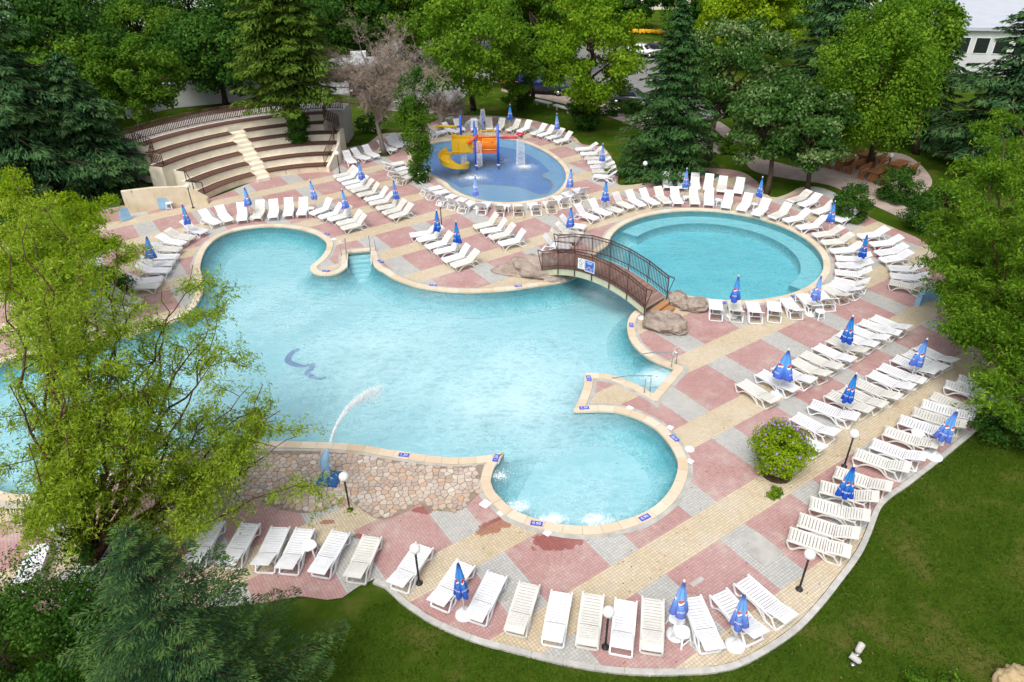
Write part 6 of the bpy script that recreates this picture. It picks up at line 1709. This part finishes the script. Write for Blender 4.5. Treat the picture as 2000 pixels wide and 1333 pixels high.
# flowering bush on the deck
c = at(1516, 925); broadleaf('flowering_bush', 'round bright green bush with purple flowers standing in the paving', (c.x, c.y, -.0), (c.x - .05, c.y + .1, 1.12), (.86, .86, 1.0), 'leaf_lime', n_clump=52, per=300, leaf=.085, trunk=.05, limbs=12, seed=43, cat='bush', clump=.42, fl=('flower_purple', 170, .06))
tag(fill_sheet('planting_bed', [[Vector((c.x + .55 * math.cos(t), c.y + .55 * math.sin(t))) for t in [i * .3142 for i in range(20)]]], .008, MATS['soil']), kind='structure')
# cedars upper left
c = at(60, 395); conifer('cedar_tree', 'huge dark cedar with layered branches in the upper left corner', (c.x - .5, c.y, -.05), 18, 8.2, 'needle_cedar', 51, whorl=.55, nb=11, droop=.20, start=.06, spray=(.46, .11), dens=19, trunk=.45, up=.02, lay=1.6, pw=.6, group='cedars')
c = at(198, 376); conifer('cedar_tree', 'lower dark cedar in front of the upper left corner cedar', (c.x, c.y, -.05), 9.5, 5.2, 'needle_cedar', 52, whorl=.45, nb=10, droop=.22, start=.05, spray=(.42, .10), dens=19, trunk=.3, up=.02, lay=2.0, pw=.6, group='cedars')
# cedars right
c = at(1930, 335); conifer('cedar_tree', 'dark layered cedar in front of the white building', (c.x, c.y, -.05), 12.0, 6.6, 'needle_cedar', 53, whorl=.6, nb=9, droop=.16, start=.12, spray=(.48, .12), dens=15, trunk=.4, up=.05, lay=1.7, pw=.62, group='cedars')
c = at(2005, 330); conifer('cedar_tree', 'dark cedar at the upper right corner', (c.x, c.y, -.05), 13.5, 6.4, 'needle_cedar', 54, whorl=.62, nb=9, droop=.16, start=.1, spray=(.48, .12), dens=15, trunk=.4, up=.05, lay=1.7, pw=.62, group='cedars')
c = at(1785, 270); conifer('cedar_tree', 'dark cedar behind the picnic tables', (c.x, c.y, -.05), 10.5, 5.2, 'needle_cedar', 55, whorl=.6, nb=9, droop=.2, start=.1, spray=(.48, .12), dens=15, trunk=.35, up=.03, lay=1.7, pw=.62, group='cedars')
c = at(1590, 235); conifer('cedar_tree', 'dark cedar behind the lindens at the top', (c.x, c.y, -.05), 14, 6.0, 'needle_cedar', 56, whorl=.65, nb=9, droop=.2, start=.12, spray=(.5, .13), dens=14, trunk=.4, up=.03, lay=1.6, pw=.6, group='cedars')
# conifer growing through the terraces, its foot wrapped in ivy
c = at(588, 288, 1.0)
conifer('terrace_conifer', 'tall olive green conifer growing through the stone terraces', (c.x, c.y, 0), 18, 4.1, 'needle_olive', 57, whorl=.34, nb=10, droop=.22, start=.27, spray=(.42, .13), dens=14, trunk=.3, up=.08, pw=.34, irregular=.32)
broadleaf('ivy_column', 'dark ivy wrapped round the foot of the terrace conifer', (c.x, c.y, .9), (c.x, c.y, 2.7), (.75, .75, 2.0), 'leaf_ivy', n_clump=60, per=120, leaf=.15, trunk=.05, limbs=3, seed=58, cat='ivy', clump=.38)
# spruce behind the round pool
c = at(1300, 338); conifer('spruce_tree', 'big dark green spruce behind the round pool', (c.x, c.y, -.05), 11.8, 3.7, 'needle_spruce', 61, whorl=.34, nb=10, droop=.22, start=.05, spray=(.34, .10), dens=20, trunk=.26, up=.10, pw=.72, irregular=.28)
# bare brown tree: fine twigs only
def bare_tree(name, label, base, crown_c, rad, seed, n1=26, mat='bark_grey', n2=16, n3=5):
    rs = random.Random(seed); base = Vector(base); root = empty(name, base); tag(root, label, 'tree'); cc = Vector(crown_c) - base
    mb = MB(); tw = MB(); top = cc + Vector((0, 0, rad[2] * .2)); pl = wob_line((0, 0, -.1), top, 8, .5, rs)
    mb.tube(pl, [.22 * (1 - .75 * i / 8) for i in range(9)], 8)
    Cs = []; Ds = []
    for i in range(n1):
        d = Vector((rs.gauss(0, 1), rs.gauss(0, 1), rs.gauss(.25, .8))).normalized(); e = cc + Vector((d.x * rad[0], d.y * rad[1], d.z * rad[2])) * rs.uniform(.75, 1.05)
        l1 = wob_line(pl[rs.randint(3, 7)], e, 8, .6, rs); mb.tube(l1, [.085 * (1 - .85 * k_ / 8) for k_ in range(9)], 5, False)
        for j in range(n2):
            s_ = l1[rs.randint(2, 8)]; d2 = Vector((rs.gauss(0, 1), rs.gauss(0, 1), rs.gauss(.3, .7))).normalized(); L = rs.uniform(.5, 1.3); l2 = wob_line(s_, s_ + d2 * L, 4, .3, rs)
            tw.tube(l2, [.022 * (1 - .7 * k_ / 4) for k_ in range(5)], 3, False)
            for m in range(n3):
                s3 = l2[rs.randint(1, 4)]; d3 = (d2 + Vector((rs.gauss(0, .7), rs.gauss(0, .7), rs.gauss(0, .7)))).normalized(); l3 = rs.uniform(.25, .6)
                for w_ in range(5):
                    Cs.append(s3 + d3 * l3 * (.2 + .2 * w_) + Vector((rs.gauss(0, .05), rs.gauss(0, .05), rs.gauss(0, .05)))); Ds.append(d3 + Vector((rs.gauss(0, .5), rs.gauss(0, .5), rs.gauss(0, .5))))
    Cs = np.array([p[:] for p in Cs]); Ds = np.array([p[:] for p in Ds])
    leaves('fine_twigs', Cs, Ds, rdir(len(Cs)), .34, .022, MATS[mat], root)
    tw.build('twigs', MATS[mat], root); mb.build('trunk', MATS['bark_grey'], root)
    return root
simple('twig_brown', (0.30, 0.24, 0.19), 0.9, 0.1, var=0.3, scale=2)
c = at(752, 302); cc_ = at(735, 140, 6.2); bare_tree('bare_tree', 'leafless brown tree between terraces and ivy tree', (c.x, c.y, 0), (cc_.x, cc_.y, 6.1), (5.2, 4.0, 3.7), 71, n1=46, mat='twig_brown', n2=20, n3=6)
tag(fill_sheet('tree_pit', [[Vector((c.x + .6 * math.cos(t), c.y + .6 * math.sin(t))) for t in [i * .3142 for i in range(20)]]], .01, MATS['lawn']), kind='structure')
c = at(862, 262); cc_ = at(868, 205, 1.6); bare_tree('bare_shrub', 'leafless greyish shrub left behind the play tower', (c.x, c.y, 0), (cc_.x, cc_.y, 1.7), (1.9, 1.3, 1.4), 72, n1=18, mat='twig_brown', n2=12, n3=5)
# ivy-clad trunk with white flowers
c = at(822, 352)
iv = broadleaf('ivy_tree', 'tall ivy-covered tree trunk beside the children pool', (c.x, c.y, 0), (c.x - .1, c.y, 3.2), (1.0, 1.0, 3.0), 'leaf_green', bark='bark_grey', n_clump=80, per=150, leaf=.14, trunk=.2, limbs=8, seed=73, clump=.46, flat=1.1)
broadleaf('ivy_shoots', 'leafy green shoots on top of the ivy-covered trunk', (c.x, c.y, 3.5), (c.x + .1, c.y, 6.2), (1.5, 1.1, 1.6), 'leaf_ivy', n_clump=16, per=120, leaf=.17, trunk=.08, limbs=14, seed=74, cat='ivy', clump=.45, flat=1.3)
broadleaf('flower_shrub', 'low shrub with white flowers at the foot of the ivy tree', (c.x, c.y - .2, 0), (c.x, c.y - .35, .7), (.85, .7, .8), 'leaf_dark', n_clump=26, per=130, leaf=.11, trunk=.03, limbs=6, seed=75, cat='shrub', clump=.32, fl=('flower_white', 60, .05))
# broadleaf trees behind
def bl(name, label, px, crown_px, zc, rad, mat, seed, **kw):
    c = at(*px); q_ = at(crown_px[0], crown_px[1], zc)
    return broadleaf(name, label, (c.x, c.y, -.05), (q_.x, q_.y, zc), rad, mat, seed=seed, **kw)
bl('green_tree', 'tall green tree behind the play tower', (930, 213), (918, 80), 7.2, (4.6, 4.0, 4.2), 'leaf_fresh', 81, n_clump=64, per=300, leaf=.28, trunk=.26, trunks=2)
bl('bright_tree', 'rounded bright green tree with dark ivy foot behind the pool', (1143, 246), (1158, 95), 6.9, (4.0, 3.6, 4.2), 'leaf_bright', 82, n_clump=64, per=300, leaf=.27, trunk=.3)
bl('ivy_column', 'dark ivy column round the foot of the bright green tree', (1141, 248), (1141, 215), 1.7, (1.35, 1.2, 1.9), 'leaf_dark', 83, n_clump=50, per=130, leaf=.2, trunk=.1, cat='ivy', clump=.6)
bl('green_tree', 'medium green tree between van and bright green tree', (1040, 190), (1040, 110), 5.0, (3.0, 2.8, 3.2), 'leaf_green', 84, n_clump=44, per=240, leaf=.28)
bl('young_tree', 'small young tree on the lawn behind the parasols', (1008, 226), (1004, 180), 2.4, (1.3, 1.2, 1.1), 'leaf_green', 85, n_clump=16, per=110, leaf=.24, trunk=.07, clump=.5, limbs=5)
bl('linden_tree', 'linden with pale flowers right behind the spruce', (1383, 312), (1430, 125), 6.4, (3.6, 3.4, 4.1), 'leaf_linden', 86, n_clump=60, per=300, leaf=.26, trunk=.24)
bl('linden_tree', 'nearer linden with pale flowers above the path', (1497, 378), (1508, 225), 4.9, (3.0, 2.8, 3.0), 'leaf_linden', 87, n_clump=60, per=290, leaf=.24, trunk=.2)
bl('linden_tree', 'linden with a slanting trunk beside the clipped bush', (1578, 372), (1590, 255), 4.2, (2.4, 2.3, 2.7), 'leaf_linden', 88, n_clump=44, per=260, leaf=.24, trunk=.18)
bl('tall_tree', 'tall light green drooping tree above the picnic tables', (1700, 322), (1712, 150), 7.2, (3.8, 3.4, 4.4), 'leaf_fresh', 89, n_clump=130, per=260, leaf=.20, clump=.95, trunk=.28, hang=.8, flat=1.1)
bl('tall_tree', 'light green tree top left of the white building', (1790, 300), (1795, 75), 8.6, (2.6, 2.4, 3.2), 'leaf_fresh', 90, n_clump=48, per=260, leaf=.26, trunk=.24, hang=1.0)
bl('globe_tree', 'large dark globe-shaped tree behind the terrace fence', (440, 205), (425, 95), 5.6, (5.4, 4.2, 3.6), 'leaf_dark', 91, n_clump=80, per=280, leaf=.3, trunk=.3)
bl('globe_tree', 'globe-shaped green tree at the left end of the terrace fence', (275, 262), (265, 150), 5.2, (3.6, 3.2, 3.0), 'leaf_green', 92, n_clump=56, per=270, leaf=.28, trunk=.25)
bl('globe_tree', 'pale green globe-shaped tree at upper left', (290, 160), (280, 65), 5.6, (4.6, 3.8, 3.2), 'leaf_green', 93, n_clump=60, per=260, leaf=.32, trunk=.3)
bl('globe_tree', 'globe-shaped tree left of the terrace conifer', (500, 165), (520, 70), 6.0, (4.4, 3.8, 3.4), 'leaf_dark', 94, n_clump=60, per=250, leaf=.32, trunk=.3)
bl('globe_tree', 'dark tree at the very top left', (190, 85), (170, 20), 6.0, (6.5, 5, 5), 'leaf_dark', 95, n_clump=70, per=240, leaf=.4, trunk=.3)
bl('back_tree', 'dark green tree at the top behind the bare tree', (700, 100), (690, 30), 6.2, (5.5, 4.5, 4.4), 'leaf_dark', 96, n_clump=70, per=250, leaf=.36, trunk=.3)
bl('back_tree', 'green tree at the top right of the bare tree', (790, 85), (800, 20), 6.4, (5.2, 4.5, 4.8), 'leaf_green', 97, n_clump=66, per=250, leaf=.36, trunk=.3)
bl('back_tree', 'green tree at the top above the van', (1035, 105), (1030, 40), 6.5, (4.6, 4, 4.2), 'leaf_green', 98, n_clump=60, per=240, leaf=.36, trunk=.3)
bl('back_tree', 'lime green tree at the top centre', (1090, 80), (1080, 20), 6.6, (5.2, 4.4, 4.6), 'leaf_bright', 99, n_clump=60, per=240, leaf=.38, trunk=.3)
bl('back_tree', 'dark shrubby tree beside the far lawn', (1235, 28), (1230, 2), 3.8, (4.2, 3, 3.2), 'leaf_dark', 100, n_clump=56, per=230, leaf=.4, trunk=.3)
bl('back_tree', 'lime green tree behind the lindens', (1445, 75), (1440, 22), 6.0, (5.4, 4.6, 4.2), 'leaf_lime', 101, n_clump=60, per=240, leaf=.38, trunk=.3)
bl('back_tree', 'lime green tree farther right behind the lindens', (1515, 95), (1510, 40), 5.4, (4.0, 3.6, 4.0), 'leaf_lime', 102, n_clump=50, per=240, leaf=.36, trunk=.3)
bl('back_tree', 'dark tree at the top left centre', (380, 60), (370, 5), 6.0, (7, 5, 5), 'leaf_dark', 103, n_clump=60, per=230, leaf=.42, trunk=.3)
bl('back_tree', 'green tree at the top behind the terrace conifer', (600, 70), (590, 10), 6.0, (6, 5, 5), 'leaf_dark', 104, n_clump=60, per=230, leaf=.42, trunk=.3)
bl('back_tree', 'green tree at the top between green and lime tree', (920, 50), (915, 0), 6.2, (6, 5, 5), 'leaf_green', 105, n_clump=60, per=230, leaf=.42, trunk=.3)
bl('back_tree', 'dark tree at the top right behind the cedar', (1680, 110), (1690, 20), 8, (6, 5, 6), 'leaf_dark', 106, n_clump=60, per=230, leaf=.42, trunk=.3)
bl('back_tree', 'dark tree at the top behind far lawn building', (1370, 20), (1370, -20), 6, (7, 5, 5), 'leaf_dark', 107, n_clump=60, per=230, leaf=.45, trunk=.3)
bl('back_tree', 'dark tree behind the left cedar', (120, 170), (90, 90), 6.5, (6.5, 5, 5), 'leaf_dark', 131, n_clump=70, per=240, leaf=.4, trunk=.3)
bl('back_tree', 'green tree left of the pale globe tree', (150, 215), (150, 150), 4.6, (4.5, 4, 3.6), 'leaf_green', 132, n_clump=56, per=230, leaf=.34, trunk=.3)
# clipped and low shrubs
bl('clipped_bush', 'dark clipped bush beside the outer arc of loungers', (1665, 432), (1665, 400), .95, (1.15, 1.1, 1.1), 'leaf_dark', 111, n_clump=50, per=150, leaf=.13, trunk=.05, cat='bush', clump=.4, limbs=5)
bl('clipped_bush', 'dark clipped bush in front of the picnic tables', (1757, 392), (1757, 362), 1.0, (1.25, 1.2, 1.15), 'leaf_dark', 112, n_clump=50, per=150, leaf=.13, trunk=.05, cat='bush', clump=.42, limbs=5)
bl('clipped_bush', 'green bush left of the pool behind the willow', (205, 572), (205, 555), .7, (1.3, 1.0, .8), 'leaf_dark', 113, n_clump=40, per=140, leaf=.12, trunk=.05, cat='bush', clump=.4, limbs=5)
bl('hedge', 'dark clipped hedge block beside the young tree', (1015, 206), (1015, 196), .9, (1.3, .9, .9), 'leaf_dark', 114, n_clump=30, per=150, leaf=.16, trunk=.05, cat='hedge', clump=.5, limbs=4)
bl('hedge', 'low purple-brown hedge beside the car park', (1205, 218), (1205, 212), .5, (3.2, .9, .7), 'leaf_dark', 115, n_clump=40, per=130, leaf=.18, trunk=.05, cat='hedge', clump=.5, limbs=4)
bl('hedge', 'green hedge at the path right of the spruce', (1310, 290), (1310, 282), .6, (2.6, .9, .7), 'leaf_green', 116, n_clump=40, per=130, leaf=.16, trunk=.05, cat='hedge', clump=.5, limbs=4)
bl('hedge', 'green hedge between the lindens and the path', (1450, 290), (1450, 280), .7, (1.8, 1.3, .9), 'leaf_green', 117, n_clump=40, per=130, leaf=.16, trunk=.05, cat='hedge', clump=.5, limbs=4)
bl('hedge', 'dark shrubs under the right-hand willow', (1850, 430), (1850, 410), 1.2, (2.6, 1.6, 1.5), 'leaf_dark', 118, n_clump=60, per=150, leaf=.16, trunk=.05, cat='hedge', clump=.55, limbs=5)
bl('flower_shrub', 'shrub with white flowers beside the bare tree', (722, 255), (722, 240), .8, (1.2, 1.0, .9), 'leaf_dark', 119, n_clump=30, per=130, leaf=.13, trunk=.04, cat='shrub', clump=.4, limbs=5, fl=('flower_white', 50, .05))
bl('dark_shrub', 'dark shrubs at the lawn edge under the right willow', (1985, 850), (1990, 830), .7, (1.6, 1.2, .9), 'leaf_dark', 120, n_clump=40, per=150, leaf=.12, trunk=.04, cat='shrub', clump=.4, limbs=5)
bl('small_plant', 'small leafy plant at the lower right edge of the lawn', (1795, 1330), (1795, 1325), .3, (.35, .35, .35), 'leaf_green', 121, n_clump=12, per=60, leaf=.09, trunk=.02, cat='plant', clump=.15, limbs=3)
bl('small_plant', 'second small leafy plant right of the first on the lawn', (1860, 1335), (1860, 1328), .25, (.3, .3, .3), 'leaf_green', 122, n_clump=10, per=60, leaf=.09, trunk=.02, cat='plant', clump=.15, limbs=3)
bl('grass_tuft', 'bright low tuft at the foot of the flowering bush', (1512, 966), (1512, 962), .15, (.28, .25, .2), 'leaf_bright', 123, n_clump=12, per=60, leaf=.08, trunk=.02, cat='plant', clump=.12, limbs=3)

# fallen leaves and scraps blown over the deck and lawn
lq = []
while len(lq) < 900:
    x_, y_ = random.uniform(-24, 26), random.uniform(10.5, 52); p_ = Vector((x_, y_))
    if inside(p_, DECK) and not inside(p_, MAIN) and not inside(p_, KIDS): lq.append((x_, y_, .022))
for i in range(160): lq.append((random.uniform(3, 16), random.uniform(10.8, 22), .03))
lq = np.array(lq)
simple('dry_leaf', (0.20, 0.13, 0.05), 0.9, 0.1, var=0.6, scale=1.5)
o = leaves('leaf_litter', lq, rdir(len(lq)) * np.array((1, 1, .1)), np.tile((0, 0, 1.0), (len(lq), 1)), rng.uniform(.04, .09, len(lq)), rng.uniform(.025, .05, len(lq)), MATS['dry_leaf'], None)
tag(o, 'dry fallen leaves scattered over the paving and lawn', 'fallen leaves', kind='stuff')
# ------------------------------------------------------------------ grass blades on the nearest lawn and along the kerb
gp = []
for i in range(150000):
    x_ = random.uniform(-9, 20); y_ = random.uniform(9.8, 26)
    if y_ > 10 + (x_ + 9) * .75 and x_ < 5: continue
    gp.append((x_, y_))
gp = np.array(gp)
D2 = np.array([tuple(p) for p in DECK])
def inside_np(P, poly):
    x, y = P[:, 0], P[:, 1]; c = np.zeros(len(P), bool); j = len(poly) - 1
    for i in range(len(poly)):
        xi, yi = poly[i]; xj, yj = poly[j]
        m = ((yi > y) != (yj > y)) & (x < (xj - xi) * (y - yi) / (yj - yi + 1e-12) + xi); c ^= m; j = i
    return c
ko = np.array([tuple(p) for p in offset(DECK, 0.16)])
gp = gp[~inside_np(gp, ko)]
n = len(gp); Cg = np.c_[gp, np.full(n, -.02)]; Dg = unit(rng.normal(size=(n, 3)) * .55 + np.array((0, 0, 1.0)))
gn = leaves('grass', Cg, Dg, rdir(n), rng.uniform(.07, .15, n), rng.uniform(.012, .03, n), MATS['grass_blade'], None)
tag(gn, 'short mown grass of the lawn round the terrace', 'grass', kind='stuff')
